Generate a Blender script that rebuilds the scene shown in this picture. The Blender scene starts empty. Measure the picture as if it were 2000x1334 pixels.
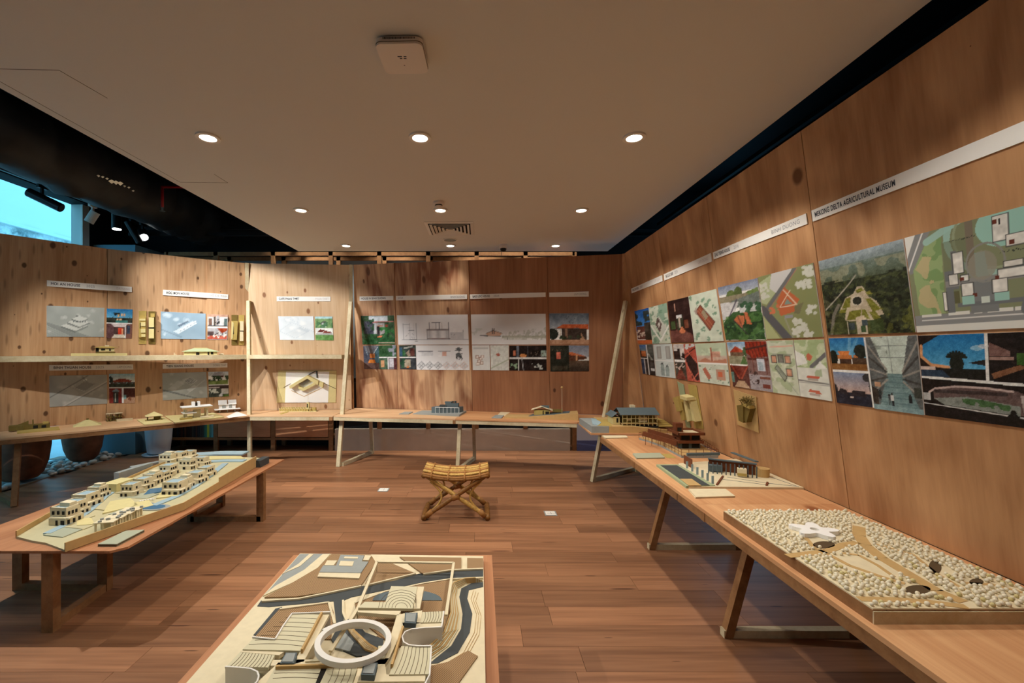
import bpy, bmesh, math, random
import numpy as np
from mathutils import Vector, Matrix

R = random.Random(7)
SC = bpy.context.scene
COL = SC.collection

# ------------------------------------------------------------------ camera
F, CX, CY, HC = 850.0, 937.0, 684.0, 1.7          # focal length and vanishing point in pixels, eye height in metres
cam_data = bpy.data.cameras.new('camera')
cam = bpy.data.objects.new('camera', cam_data)
COL.objects.link(cam)
cam.location = (0, 0, HC)
cam.rotation_euler = (math.pi / 2, 0, 0)
cam_data.sensor_fit = 'HORIZONTAL'
cam_data.sensor_width = 36.0
cam_data.lens = F / 2000 * 36
cam_data.shift_x = (1000 - CX) / 2000
cam_data.shift_y = (CY - 667) / 2000
cam_data.clip_start = 0.02
SC.camera = cam

# ------------------------------------------------------------------ view, world
SC.view_settings.view_transform = 'Standard'
SC.view_settings.look = 'None'
SC.view_settings.gamma = 1.0
SC.view_settings.exposure = 0.35
try:
    SC.view_settings.use_curve_mapping = False
except Exception:
    pass
SC.cycles.use_denoising = True
SC.cycles.max_bounces = 8
SC.cycles.diffuse_bounces = 4
SC.cycles.sample_clamp_indirect = 4.0

world = bpy.data.worlds.new('daylight')
SC.world = world
world.use_nodes = True
bg = world.node_tree.nodes['Background']
bg.inputs['Color'].default_value = (0.22, 0.66, 1.0, 1)
bg.inputs['Strength'].default_value = 2.2

WARM = (1.0, 0.935, 0.84)
NEUTRAL = (1.0, 0.975, 0.93)
ZC = 3.2                                           # underside of the white ceiling
DOWN_X = (-1.91, -0.42, 1.085)
DOWN_Y = (6.22, 4.65, 3.06, 1.48, -0.1)
DOWN_W = 60.0
DOWN_COL = (0.5, 0.85, 1.05)                      # dimmer setting of each column

def spot(name, loc, target, watts, angle, blend=0.5, color=WARM, radius=0.04):
    ld = bpy.data.lights.new(name, 'SPOT')
    ld.energy = watts
    ld.color = color
    ld.spot_size = math.radians(angle)
    ld.spot_blend = blend
    ld.shadow_soft_size = radius
    o = bpy.data.objects.new(name, ld)
    COL.objects.link(o)
    o.location = loc
    o.rotation_euler = (Vector(target) - Vector(loc)).to_track_quat('-Z', 'Y').to_euler()
    return o

# track spots on the rail beside the window, out of frame on the left, aimed at the niche and the left wall
TRACK_LAMPS = [((-5.1, 4.05, 3.62), (-2.9, 7.0, 1.5), 430, 46, 0.5, NEUTRAL), ((-5.1, 3.45, 3.62), (-2.4, 7.0, 1.6), 360, 40, 0.5, NEUTRAL),
               ((-4.05, 3.55, 3.75), (-4.95, 5.75, 1.2), 230, 40, 0.7, WARM), ((-3.5, 4.9, 3.75), (-4.0, 6.5, 1.2), 140, 48, 0.7, NEUTRAL),
               ((-3.7, 3.3, 3.7), (-1.3, 4.0, 0.0), 260, 82, 0.5, NEUTRAL)]
for a_, b_, w_, ang_, bl_, c_ in TRACK_LAMPS:
    spot('track_spot_light', a_, b_, w_, ang_, bl_, c_, 0.028)

def portal(name, loc, rot, sx, sy):
    ld = bpy.data.lights.new(name, 'AREA')
    ld.shape = 'RECTANGLE'
    ld.size, ld.size_y = sx, sy
    ld.cycles.is_portal = True
    o = bpy.data.objects.new(name, ld)
    COL.objects.link(o)
    o.location = loc
    o.rotation_euler = rot
portal('window_portal', (-6.45, 3.4, 2.0), (0, -math.pi / 2, 0), 4.0, 7.2)
portal('side_window_portal', (4.4, 6.95, 2.2), (0, math.pi / 2, 0), 3.6, 0.7)

# ------------------------------------------------------------------ projecting photo pixels
def ray(px, py):
    return Vector(((px - CX) / F, 1.0, -(py - CY) / F))
CAM = Vector((0, 0, HC))
def at_z(px, py, z):
    d = ray(px, py)
    return CAM + d * ((z - HC) / d.z)
def at_y(px, py, y):
    return CAM + ray(px, py) * y
def on_plane(px, py, p0, n):
    d = ray(px, py)
    return CAM + d * ((Vector(p0) - CAM).dot(n) / d.dot(n))

# ------------------------------------------------------------------ materials
MATS = {}
def srgb(r, g, b):
    f = lambda c: (c / 255 / 12.92) if c <= 10 else ((c / 255 + 0.055) / 1.055) ** 2.4
    return (f(r), f(g), f(b), 1.0)

def new_mat(name):
    m = bpy.data.materials.new(name)
    m.use_nodes = True
    nt = m.node_tree
    b = nt.nodes['Principled BSDF']
    MATS[name] = m
    return m, nt, b

def plain(name, col, rough=0.7, metal=0.0, noise=0.0, scale=40.0, spec=0.3):
    m, nt, b = new_mat(name)
    b.inputs['Roughness'].default_value = rough
    b.inputs['Metallic'].default_value = metal
    b.inputs['Specular IOR Level'].default_value = spec
    c = col if len(col) == 4 else (*col, 1)
    if noise:
        tc = nt.nodes.new('ShaderNodeTexCoord')
        n = nt.nodes.new('ShaderNodeTexNoise')
        n.inputs['Scale'].default_value = scale
        n.inputs['Detail'].default_value = 4
        nt.links.new(tc.outputs['Object'], n.inputs['Vector'])
        r = nt.nodes.new('ShaderNodeValToRGB')
        r.color_ramp.elements[0].position = 0.3
        r.color_ramp.elements[1].position = 0.7
        r.color_ramp.elements[0].color = (c[0] * (1 - noise), c[1] * (1 - noise), c[2] * (1 - noise), 1)
        r.color_ramp.elements[1].color = (min(1, c[0] * (1 + noise)), min(1, c[1] * (1 + noise)), min(1, c[2] * (1 + noise)), 1)
        nt.links.new(n.outputs['Fac'], r.inputs['Fac'])
        nt.links.new(r.outputs['Color'], b.inputs['Base Color'])
    else:
        b.inputs['Base Color'].default_value = c
    return m

def emit(name, col, strength):
    m, nt, b = new_mat(name)
    b.inputs['Base Color'].default_value = (*col, 1)
    b.inputs['Emission Color'].default_value = (*col, 1)
    b.inputs['Emission Strength'].default_value = strength
    return m

def wood(name, light, dark, knot=None, coords='UV', grain=(26.0, 1.1), broad=(3.2, 0.7), broad_mix=0.5,
         knot_scale=(2.6, 1.9), knot_size=0.10, streak=0.0, rough=0.6, rand=0.0, contrast=(0.3, 0.72)):
    """Veneer: u across the grain, v along it."""
    m, nt, b = new_mat(name)
    N, L = nt.nodes, nt.links
    tc = N.new('ShaderNodeTexCoord')
    src = tc.outputs[coords]
    oi = N.new('ShaderNodeObjectInfo')
    def mapped(sx, sy, warp=None):
        mp = N.new('ShaderNodeMapping')
        mp.inputs['Scale'].default_value = (sx, sy, max(sx, sy) if coords != 'UV' else 1)
        L.new(warp or src, mp.inputs['Vector'])
        return mp.outputs['Vector']
    def noise(v, det=3.0, rough_=0.55, dist=0.0):
        n = N.new('ShaderNodeTexNoise')
        n.inputs['Scale'].default_value = 1.0
        n.inputs['Detail'].default_value = det
        n.inputs['Roughness'].default_value = rough_
        n.inputs['Distortion'].default_value = dist
        L.new(v, n.inputs['Vector'])
        return n.outputs['Fac']
    def math_(op, a, c, clamp=False):
        n = N.new('ShaderNodeMath')
        n.operation = op
        n.use_clamp = clamp
        for i, x in enumerate((a, c)):
            if isinstance(x, (int, float)):
                n.inputs[i].default_value = x
            else:
                L.new(x, n.inputs[i])
        return n.outputs[0]
    fine = noise(mapped(*grain), 4.0, 0.6)
    brd = noise(mapped(*broad), 2.0, 0.5, 0.7)
    hair = noise(mapped(grain[0] * 6, grain[1] * 3), 2.0)
    f = math_('ADD', math_('MULTIPLY', fine, 0.75 * (1 - broad_mix)), math_('MULTIPLY', brd, broad_mix))
    f = math_('ADD', f, math_('MULTIPLY', hair, 0.25 * (1 - broad_mix)))
    ramp = N.new('ShaderNodeValToRGB')
    ramp.color_ramp.elements[0].position, ramp.color_ramp.elements[1].position = contrast
    ramp.color_ramp.elements[0].color, ramp.color_ramp.elements[1].color = dark, light
    L.new(f, ramp.inputs['Fac'])
    out = ramp.outputs['Color']
    if knot:
        vo = N.new('ShaderNodeTexVoronoi')
        vo.voronoi_dimensions = '2D'
        vo.inputs['Scale'].default_value = 1.0
        vo.inputs['Randomness'].default_value = 0.85
        L.new(mapped(*knot_scale), vo.inputs['Vector'])
        sep = N.new('ShaderNodeSeparateColor')
        L.new(vo.outputs['Color'], sep.inputs[0])
        size = math_('MULTIPLY', math_('SUBTRACT', sep.outputs[0], 0.3, True), knot_size * 1.6)
        k = N.new('ShaderNodeMapRange')
        L.new(math_('MULTIPLY', size, 0.5), k.inputs['From Min'])
        L.new(math_('ADD', size, 0.0001), k.inputs['From Max'])
        k.inputs['To Min'].default_value = 1.0
        k.inputs['To Max'].default_value = 0.0
        k.interpolation_type = 'SMOOTHSTEP'
        L.new(vo.outputs['Distance'], k.inputs['Value'])
        kf = k.outputs['Result']
        if streak:
            vs = N.new('ShaderNodeTexVoronoi')
            vs.voronoi_dimensions = '2D'
            vs.inputs['Scale'].default_value = 1.0
            L.new(mapped(knot_scale[0] * 2.2, knot_scale[1] * 0.55), vs.inputs['Vector'])
            k2 = N.new('ShaderNodeMapRange')
            k2.inputs['From Min'].default_value = 0.04
            k2.inputs['From Max'].default_value = 0.17
            k2.inputs['To Min'].default_value = streak
            k2.inputs['To Max'].default_value = 0.0
            k2.interpolation_type = 'SMOOTHSTEP'
            L.new(vs.outputs['Distance'], k2.inputs['Value'])
            kf = math_('MAXIMUM', kf, k2.outputs['Result'])
        kf = math_('MULTIPLY', kf, 0.85)
        mx = N.new('ShaderNodeMix')
        mx.data_type = 'RGBA'
        L.new(kf, mx.inputs['Factor'])
        L.new(out, mx.inputs[6])
        mx.inputs[7].default_value = knot
        out = mx.outputs[2]
    if rand:
        hsv = N.new('ShaderNodeHueSaturation')
        v = math_('ADD', math_('MULTIPLY', oi.outputs['Random'], 2 * rand), 1 - rand)
        L.new(v, hsv.inputs['Value'])
        L.new(out, hsv.inputs['Color'])
        out = hsv.outputs['Color']
    L.new(out, b.inputs['Base Color'])
    b.inputs['Roughness'].default_value = rough
    b.inputs['Specular IOR Level'].default_value = 0.25
    bp = N.new('ShaderNodeBump')
    bp.inputs['Strength'].default_value = 0.12
    bp.inputs['Distance'].default_value = 0.002
    L.new(fine, bp.inputs['Height'])
    L.new(bp.outputs['Normal'], b.inputs['Normal'])
    return m

wood('ply_left', srgb(212, 174, 134), srgb(158, 114, 76), srgb(70, 40, 22), knot_scale=(4.8, 3.2), knot_size=0.16, streak=0.45, broad_mix=0.35)
wood('ply_niche', srgb(218, 190, 156), srgb(184, 146, 108), srgb(120, 72, 40), knot_scale=(4.4, 2.8), knot_size=0.14, broad_mix=0.35)
wood('ply_back', srgb(204, 164, 126), srgb(132, 86, 60), srgb(96, 58, 38), broad=(4.5, 1.3), broad_mix=0.66, contrast=(0.40, 0.60), knot_scale=(2.6, 1.2), knot_size=0.13)
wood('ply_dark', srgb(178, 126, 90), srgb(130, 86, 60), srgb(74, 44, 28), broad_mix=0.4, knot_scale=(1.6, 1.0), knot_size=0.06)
wood('ply_right', srgb(208, 160, 114), srgb(146, 100, 64), srgb(92, 52, 26), grain=(10.0, 1.4), broad=(3.0, 1.3), broad_mix=0.6, knot_scale=(1.6, 1.4), knot_size=0.085, contrast=(0.36, 0.66))
wood('ply_table', srgb(224, 176, 128), srgb(176, 116, 72), srgb(132, 70, 36), grain=(22.0, 1.0), broad_mix=0.45, knot_scale=(1.8, 0.7), knot_size=0.10)
wood('ply_table_pale', srgb(226, 192, 152), srgb(190, 142, 100), srgb(150, 92, 56), grain=(22.0, 1.0), broad_mix=0.4, knot_scale=(1.8, 0.7), knot_size=0.08)
wood('ply_table_red', srgb(196, 140, 98), srgb(146, 92, 58), srgb(110, 60, 34), grain=(20.0, 1.0), broad_mix=0.45, knot_scale=(1.6, 0.7), knot_size=0.07)
wood('pine', srgb(216, 204, 172), srgb(176, 156, 118), srgb(98, 74, 46), coords='Object', grain=(30.0, 30.0), broad=(4.0, 4.0), knot_scale=(5, 5), knot_size=0.05)
wood('pine_brown', srgb(168, 124, 82), srgb(116, 78, 46), srgb(70, 44, 24), coords='Object', grain=(24.0, 24.0), broad=(4.0, 4.0), knot_scale=(5, 5), knot_size=0.05)
wood('oak_floor', srgb(174, 124, 88), srgb(106, 69, 46), srgb(76, 46, 32), grain=(34.0, 1.0), broad=(9.0, 0.55), broad_mix=0.5, knot_scale=(5, 0.5), knot_size=0.06, rough=0.42, rand=0.2)
wood('cabinet_wood', srgb(214, 156, 112), srgb(180, 120, 82), None, coords='Object', grain=(4.0, 40.0), broad=(2.0, 8.0))
plain('ceiling_white', srgb(214, 210, 202), 0.9)
plain('white_plastic', srgb(225, 215, 205), 0.45)
plain('white_metal', srgb(228, 222, 212), 0.4)
plain('black_paint', (0.006, 0.007, 0.008), 0.8)
plain('black_foil', (0.006, 0.006, 0.006), 0.6, noise=0.4, scale=9)
plain('black_metal', (0.006, 0.006, 0.007), 0.4)
plain('steel', srgb(170, 172, 170), 0.3, 0.9)
plain('dark_gap', (0.01, 0.008, 0.007), 0.9)
plain('red_pipe', srgb(150, 22, 22), 0.4)
plain('white_wall', srgb(200, 186, 168), 0.85, noise=0.05, scale=6)
plain('cool_wall', srgb(206, 210, 222), 0.85)
plain('blue_band', srgb(92, 98, 140), 0.8)
plain('teal_wall', srgb(118, 150, 164), 0.85)
plain('grey_back', srgb(120, 132, 138), 0.8)
plain('strip_white', srgb(236, 234, 228), 0.7)
plain('ink', srgb(58, 62, 72), 0.8)
plain('ink_pale', srgb(150, 152, 156), 0.8)
plain('ink_faint', srgb(205, 196, 196), 0.8)
plain('card_cream', srgb(218, 204, 170), 0.75, noise=0.04, scale=30)
plain('card_kraft', srgb(190, 156, 102), 0.8, noise=0.05, scale=30)
plain('card_olive', srgb(176, 152, 84), 0.75, noise=0.06, scale=25)
plain('card_olive_dark', srgb(110, 92, 42), 0.75, noise=0.08, scale=25)
plain('card_yellow', srgb(208, 194, 138), 0.75, noise=0.04, scale=25)
plain('bead_cream', srgb(228, 219, 194), 0.7)
plain('card_white', srgb(238, 236, 232), 0.7)
plain('card_grey', srgb(146, 150, 146), 0.75, noise=0.04, scale=25)
plain('card_dark', srgb(66, 70, 70), 0.75, noise=0.05, scale=25)
plain('card_slate', srgb(88, 100, 104), 0.7)
plain('card_blue', srgb(150, 172, 180), 0.7)
plain('card_green', srgb(156, 166, 130), 0.75)
plain('card_pale', srgb(204, 196, 164), 0.75)
plain('card_sand', srgb(188, 178, 140), 0.75, noise=0.05, scale=12)
plain('card_sage', srgb(164, 166, 142), 0.75)
plain('card_brown', srgb(112, 62, 34), 0.75, noise=0.08, scale=25)
plain('card_edge', srgb(84, 66, 42), 0.8)
plain('resin_white', srgb(226, 222, 214), 0.5)
plain('pool_blue', srgb(50, 104, 140), 0.25)
plain('model_void', (0.015, 0.012, 0.008), 0.9)
plain('terracotta', srgb(120, 78, 58), 0.7, noise=0.35, scale=7)
plain('white_ceramic', srgb(190, 196, 204), 0.35)
plain('pebble', srgb(196, 196, 192), 0.6, noise=0.08, scale=20)
plain('plaster_outside', srgb(240, 240, 236), 0.9)
plain('paving_outside', srgb(210, 214, 214), 0.9, noise=0.08, scale=2)
plain('rattan', srgb(196, 156, 84), 0.55, noise=0.25, scale=60)
plain('rattan_dark', srgb(132, 88, 40), 0.5, noise=0.3, scale=40)
plain('rattan_wrap', srgb(158, 108, 54), 0.55, noise=0.2, scale=90)
emit('lamp_glow', (1.0, 0.93, 0.82), 9.0)
emit('track_glow', (0.95, 1.0, 0.98), 8.0)

def glass_mat():
    m, nt, b = new_mat('window_glass')
    N, L = nt.nodes, nt.links
    N.remove(b)
    tr = N.new('ShaderNodeBsdfTransparent')
    tr.inputs['Color'].default_value = (0.86, 0.95, 0.98, 1)
    gl = N.new('ShaderNodeBsdfGlossy')
    gl.inputs['Roughness'].default_value = 0.02
    mx = N.new('ShaderNodeMixShader')
    mx.inputs[0].default_value = 0.05
    L.new(tr.outputs[0], mx.inputs[1])
    L.new(gl.outputs[0], mx.inputs[2])
    L.new(mx.outputs[0], N['Material Output'].inputs['Surface'])
glass_mat()

def facade_mat():
    """Exterior plaster with a weathered, streaked band under a ledge."""
    m, nt, b = new_mat('weathered_plaster')
    N, L = nt.nodes, nt.links
    tc = N.new('ShaderNodeTexCoord')
    sp = N.new('ShaderNodeSeparateXYZ')
    L.new(tc.outputs['Object'], sp.inputs[0])
    n = N.new('ShaderNodeTexNoise')
    n.inputs['Scale'].default_value = 2.2
    n.inputs['Detail'].default_value = 8
    n.inputs['Roughness'].default_value = 0.7
    L.new(tc.outputs['Object'], n.inputs['Vector'])
    mr = N.new('ShaderNodeMapRange')
    mr.interpolation_type = 'SMOOTHSTEP'
    mr.inputs['From Min'].default_value = 0.0
    mr.inputs['From Max'].default_value = 0.3
    mr.inputs['To Min'].default_value = 1.0
    mr.inputs['To Max'].default_value = 0.0
    s = N.new('ShaderNodeMath'); s.operation = 'SUBTRACT'
    L.new(sp.outputs['Z'], s.inputs[0]); s.inputs[1].default_value = 4.0
    a = N.new('ShaderNodeMath'); a.operation = 'ABSOLUTE'
    L.new(s.outputs[0], a.inputs[0])
    L.new(a.outputs[0], mr.inputs['Value'])
    th = N.new('ShaderNodeMapRange')
    th.inputs['From Min'].default_value = 0.42
    th.inputs['From Max'].default_value = 0.58
    L.new(n.outputs['Fac'], th.inputs['Value'])
    mu = N.new('ShaderNodeMath'); mu.operation = 'MULTIPLY'
    L.new(mr.outputs['Result'], mu.inputs[0]); L.new(th.outputs['Result'], mu.inputs[1])
    mx = N.new('ShaderNodeMix'); mx.data_type = 'RGBA'
    L.new(mu.outputs[0], mx.inputs['Factor'])
    mx.inputs[6].default_value = srgb(238, 236, 230)
    mx.inputs[7].default_value = srgb(96, 112, 112)
    L.new(mx.outputs[2], b.inputs['Base Color'])
    b.inputs['Roughness'].default_value = 0.9
facade_mat()

def hatch_mat():
    """Brown board engraved with fine parallel lines."""
    m, nt, b = new_mat('card_hatched')
    N, L = nt.nodes, nt.links
    tc = N.new('ShaderNodeTexCoord')
    w = N.new('ShaderNodeTexWave')
    w.wave_type = 'BANDS'
    w.bands_direction = 'DIAGONAL'
    w.inputs['Scale'].default_value = 75.0
    L.new(tc.outputs['Object'], w.inputs['Vector'])
    r = N.new('ShaderNodeValToRGB')
    r.color_ramp.elements[0].position = 0.25
    r.color_ramp.elements[1].position = 0.6
    r.color_ramp.elements[0].color = srgb(104, 76, 46)
    r.color_ramp.elements[1].color = srgb(172, 138, 96)
    L.new(w.outputs['Fac'], r.inputs['Fac'])
    L.new(r.outputs['Color'], b.inputs['Base Color'])
    b.inputs['Roughness'].default_value = 0.85
hatch_mat()

def print_mat():
    """Flat colour print: the ink colours are stored on the sheet."""
    m, nt, b = new_mat('printed_sheet')
    a = nt.nodes.new('ShaderNodeAttribute')
    a.attribute_name = 'ink_colour'
    nt.links.new(a.outputs['Color'], b.inputs['Base Color'])
    b.inputs['Roughness'].default_value = 0.5
    b.inputs['Specular IOR Level'].default_value = 0.25
print_mat()

# ------------------------------------------------------------------ mesh helpers
class MB:
    """Collects faces and links them as one mesh object."""
    def __init__(self):
        self.v, self.f, self.uv = [], [], {}
    def add(self, verts, faces):
        k = len(self.v)
        self.v.extend([tuple(p) for p in verts])
        self.f.extend([tuple(i + k for i in f) for f in faces])
        return self
    def hexa(self, lo, hi):
        """lo, hi: four points each, counter-clockwise seen from above"""
        return self.add(list(lo) + list(hi), [(3, 2, 1, 0), (4, 5, 6, 7), (0, 1, 5, 4), (1, 2, 6, 5), (2, 3, 7, 6), (3, 0, 4, 7)])
    def box(self, c, s, rz=0.0, rot=None):
        cx, cy, cz = c
        hx, hy, hz = s[0] / 2, s[1] / 2, s[2] / 2
        pts = [(-hx, -hy, -hz), (hx, -hy, -hz), (hx, hy, -hz), (-hx, hy, -hz), (-hx, -hy, hz), (hx, -hy, hz), (hx, hy, hz), (-hx, hy, hz)]
        m = rot if rot is not None else Matrix.Rotation(rz, 3, 'Z')
        pts = [m @ Vector(p) + Vector(c) for p in pts]
        return self.hexa(pts[:4], pts[4:])
    def prism(self, poly, z0, z1):
        """poly in plan, any winding; z0, z1 numbers or functions of (x, y)"""
        area = sum(poly[i - 1][0] * poly[i][1] - poly[i][0] * poly[i - 1][1] for i in range(len(poly)))
        if area < 0:
            poly = poly[::-1]
        n = len(poly)
        g = lambda z, p: z(p[0], p[1]) if callable(z) else z
        lo = [(p[0], p[1], g(z0, p)) for p in poly]
        hi = [(p[0], p[1], g(z1, p)) for p in poly]
        faces = [tuple(range(n - 1, -1, -1)), tuple(range(n, 2 * n))]
        faces += [(i, (i + 1) % n, n + (i + 1) % n, n + i) for i in range(n)]
        return self.add(lo + hi, faces)
    def bar(self, a, b, w, h=None, up=(0, 0, 1)):
        a, b = Vector(a), Vector(b)
        h = h or w
        d = (b - a).normalized()
        u = Vector(up)
        if abs(d.dot(u)) > 0.99:
            u = Vector((0, 1, 0))
        s = d.cross(u).normalized()
        t = s.cross(d).normalized()
        q = [(-w / 2, -h / 2), (w / 2, -h / 2), (w / 2, h / 2), (-w / 2, h / 2)]
        lo = [a + s * x + t * y for x, y in q]
        hi = [b + s * x + t * y for x, y in q]
        return self.add(lo + hi, [(0, 1, 2, 3), (7, 6, 5, 4), (4, 5, 1, 0), (5, 6, 2, 1), (6, 7, 3, 2), (7, 4, 0, 3)])
    def tube(self, pts, r, n=10, cap=True):
        pts = [Vector(p) for p in pts]
        rs = r if isinstance(r, (list, tuple)) else [r] * len(pts)
        rings, prev = [], None
        for i, p in enumerate(pts):
            d = (pts[min(i + 1, len(pts) - 1)] - pts[max(i - 1, 0)]).normalized()
            if prev is None:
                u = Vector((0, 0, 1)) if abs(d.z) < 0.9 else Vector((1, 0, 0))
                s = d.cross(u).normalized()
            else:
                s = (prev - d * prev.dot(d)).normalized()
            prev = s
            t = d.cross(s)
            rings.append([p + (s * math.cos(2 * math.pi * k / n) + t * math.sin(2 * math.pi * k / n)) * rs[i] for k in range(n)])
        verts = [q for ring in rings for q in ring]
        faces = [(i * n + k, i * n + (k + 1) % n, (i + 1) * n + (k + 1) % n, (i + 1) * n + k) for i in range(len(pts) - 1) for k in range(n)]
        if cap:
            faces += [tuple(range(n - 1, -1, -1)), tuple(range((len(pts) - 1) * n, len(pts) * n))]
        return self.add(verts, faces)
    def lathe(self, c, prof, n=24, cap=True):
        verts = [(c[0] + r * math.cos(2 * math.pi * k / n), c[1] + r * math.sin(2 * math.pi * k / n), c[2] + z) for r, z in prof for k in range(n)]
        m = len(prof)
        faces = [(i * n + k, i * n + (k + 1) % n, (i + 1) * n + (k + 1) % n, (i + 1) * n + k) for i in range(m - 1) for k in range(n)]
        if cap:
            faces += [tuple(range(n - 1, -1, -1)), tuple(range((m - 1) * n, m * n))]
        return self.add(verts, faces)
    def mesh(self, name, mat, smooth=False, uvf=None):
        me = bpy.data.meshes.new(name)
        me.from_pydata(self.v, [], self.f)
        me.materials.append(MATS[mat])
        if smooth:
            me.polygons.foreach_set('use_smooth', [True] * len(me.polygons))
        if uvf:
            uv = me.uv_layers.new(name='grain')
            for lp in me.loops:
                uv.data[lp.index].uv = uvf(me.vertices[lp.vertex_index].co)
        me.update()
        return me
    def build(self, name, mat, parent=None, smooth=False, uvf=None, origin=None):
        me = self.mesh(name, mat, smooth, uvf)
        o = bpy.data.objects.new(name, me)
        COL.objects.link(o)
        if parent is not None:
            o.parent = parent
            if parent.matrix_basis != Matrix.Identity(4):
                # meshes are written in world coordinates; keep them there
                o.matrix_parent_inverse = parent.matrix_basis.inverted()
        if smooth:
            pass
        return o

def tag(o, label, cat, group=None, kind=None):
    o['label'] = label
    o['category'] = cat
    if group:
        o['group'] = group
    if kind:
        o['kind'] = kind
    return o
def thing(name, label, cat, loc=(0, 0, 0), group=None):
    o = bpy.data.objects.new(name, None)
    o.empty_display_size = 0.1
    COL.objects.link(o)
    o.location = loc
    return tag(o, label, cat, group)
def structure(o, label=None):
    o['kind'] = 'structure'
    if label:
        o['label'] = label
    return o
def struct_root(name, label=None):
    o = bpy.data.objects.new(name, None)
    COL.objects.link(o)
    return structure(o, label)
def box_between(x0, x1, y0, y1, z0, z1):
    return MB().box(((x0 + x1) / 2, (y0 + y1) / 2, (z0 + z1) / 2), (x1 - x0, y1 - y0, z1 - z0))

# ================================================================== THE ROOM
def st(o, label, cat):
    o['kind'] = 'structure'; o['label'] = label; o['category'] = cat
    return o

# floor: sub-floor and the planks that show
floor = st(box_between(-6.3, 4.4, -3.2, 7.95, -0.05, -0.006).build('floor', 'dark_gap'), 'reddish brown oak plank floor running across the room', 'floor')
PW_, PL_ = 0.195, 1.22
plank_mb = MB().box((0, 0, -0.004), (PL_ - 0.002, PW_ - 0.0016, 0.008))
plank_meshes = []
for k in range(6):
    me = plank_mb.mesh('plank', 'oak_floor')
    uv = me.uv_layers.new(name='grain')
    du, dv = R.uniform(0, 40), R.uniform(0, 40)
    for lp in me.loops:
        co = me.vertices[lp.vertex_index].co
        uv.data[lp.index].uv = (co.y + du, co.x + dv)
    plank_meshes.append(me)
row = 0
y = 1.52
rest = MB()
while y < 7.9:
    off = R.uniform(0, PL_)
    x = -6.9 + off
    while x < 3.3:
        if x > -6.25 + PL_ / 2 - 0.6:
            # only the stretch that the room shows
            o = bpy.data.objects.new('plank', plank_meshes[R.randrange(6)])
            COL.objects.link(o)
            o.parent = floor
            o.location = (x, y + PW_ / 2, 0)
        x += PL_
    y += PW_
# the rest of the floor, behind and beside what the picture shows
rest = MB()
yy = -3.1
while yy < 1.5:
    rest.box((-1.0, yy + PW_ / 2, -0.004), (10.4, PW_ - 0.0016, 0.008))
    yy += PW_
o = rest.build('plank_field', 'oak_floor', floor, uvf=lambda c: (c.y, c.x))
o['kind'] = 'stuff'
o = box_between(2.6, 4.4, 1.5, 7.9, -0.0095, -0.0085).build('plank_field', 'oak_floor', floor, uvf=lambda c: (c.y, c.x))
o['kind'] = 'stuff'

# white suspended ceiling with its shadow-gap edge, open black soffit beyond
ceil = st(box_between(-2.745, 1.937, -3.1, 6.6, ZC, ZC + 0.12).build('ceiling', 'ceiling_white'), 'flat warm white suspended ceiling over the exhibition', 'ceiling')
hatch = MB()
for a, b in (((-2.56, 2.32), (-2.254, 2.331)), ((-2.254, 2.331), (-2.216, 2.59)), ((-2.678, 2.379), (-2.675, 3.887)), ((-2.675, 3.887), (-2.257, 3.899)), ((-2.257, 3.899), (-2.263, 3.706))):
    hatch.bar((*a, ZC - 0.0004), (*b, ZC - 0.0004), 0.003, 0.001)
hatch.build('access_panel_seam', 'card_edge', ceil)
st(box_between(-6.6, 4.5, -3.2, 8.1, 4.6, 4.7).build('ceiling_void', 'black_paint'), 'black painted soffit above the white ceiling', 'ceiling')

# shell
st(box_between(-6.4, 4.5, 7.9, 8.05, 0, 4.6).build('wall_back_outer', 'black_paint'), 'dark back wall behind the timber shelving', 'wall')
st(box_between(-6.4, 4.5, -3.25, -3.1, 0, 4.6).build('wall_front', 'white_wall'), 'pale wall behind the viewer', 'wall')
m = MB()
m.box((4.35, 1.7, 2.3), (0.12, 9.6, 4.6))
m.box((4.35, 7.65, 2.3), (0.12, 0.7, 4.6))
m.box((4.35, 6.9, 0.2), (0.12, 0.8, 0.4))
m.box((4.35, 6.9, 4.3), (0.12, 0.8, 0.6))
st(m.build('wall_right_outer', 'black_paint'), 'dark outer wall beyond the right partition with a window opening', 'wall')
wr = st(box_between(4.34, 4.35, 6.5, 7.3, 0.4, 4.0).build('window_2', 'window_glass'), 'tall window beyond the right partition', 'window')
# window side
WX = -6.3
w1 = struct_root('window_1'); st(w1, 'floor to soffit glazing along the left side of the room', 'window')
for (y0, y1) in ((-0.2, 2.2), (2.26, 4.6), (4.66, 6.86)):
    box_between(WX - 0.006, WX + 0.006, y0, y1, 0.06, 4.0).build('pane', 'window_glass', w1)
for yy in (-0.23, 2.23, 4.63):
    box_between(WX - 0.04, WX + 0.04, yy - 0.03, yy + 0.03, 0, 4.0).build('mullion', 'black_metal', w1)
box_between(WX - 0.05, WX + 0.05, -0.2, 6.9, 0, 0.06).build('sill_rail', 'black_metal', w1)
st(box_between(WX - 0.15, WX + 0.12, -3.1, 7.9, 4.0, 4.6).build('wall_left_bulkhead', 'black_paint'), 'black bulkhead above the window', 'wall')
st(box_between(WX - 0.15, WX + 0.1, -3.1, -0.2, 0, 4.0).build('wall_left_outer', 'white_wall'), 'pale wall at the near end of the window', 'wall')
st(box_between(WX - 0.15, WX + 0.03, 6.87, 6.99, 0, 4.0).build('trim_1', 'white_metal'), 'pale jamb at the far end of the window', 'trim')
st(box_between(WX - 0.15, -5.62, 7.1, 7.9, 0, 3.42).build('wall_column', 'teal_wall'), 'teal grey column standing beside the window', 'wall')
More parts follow.
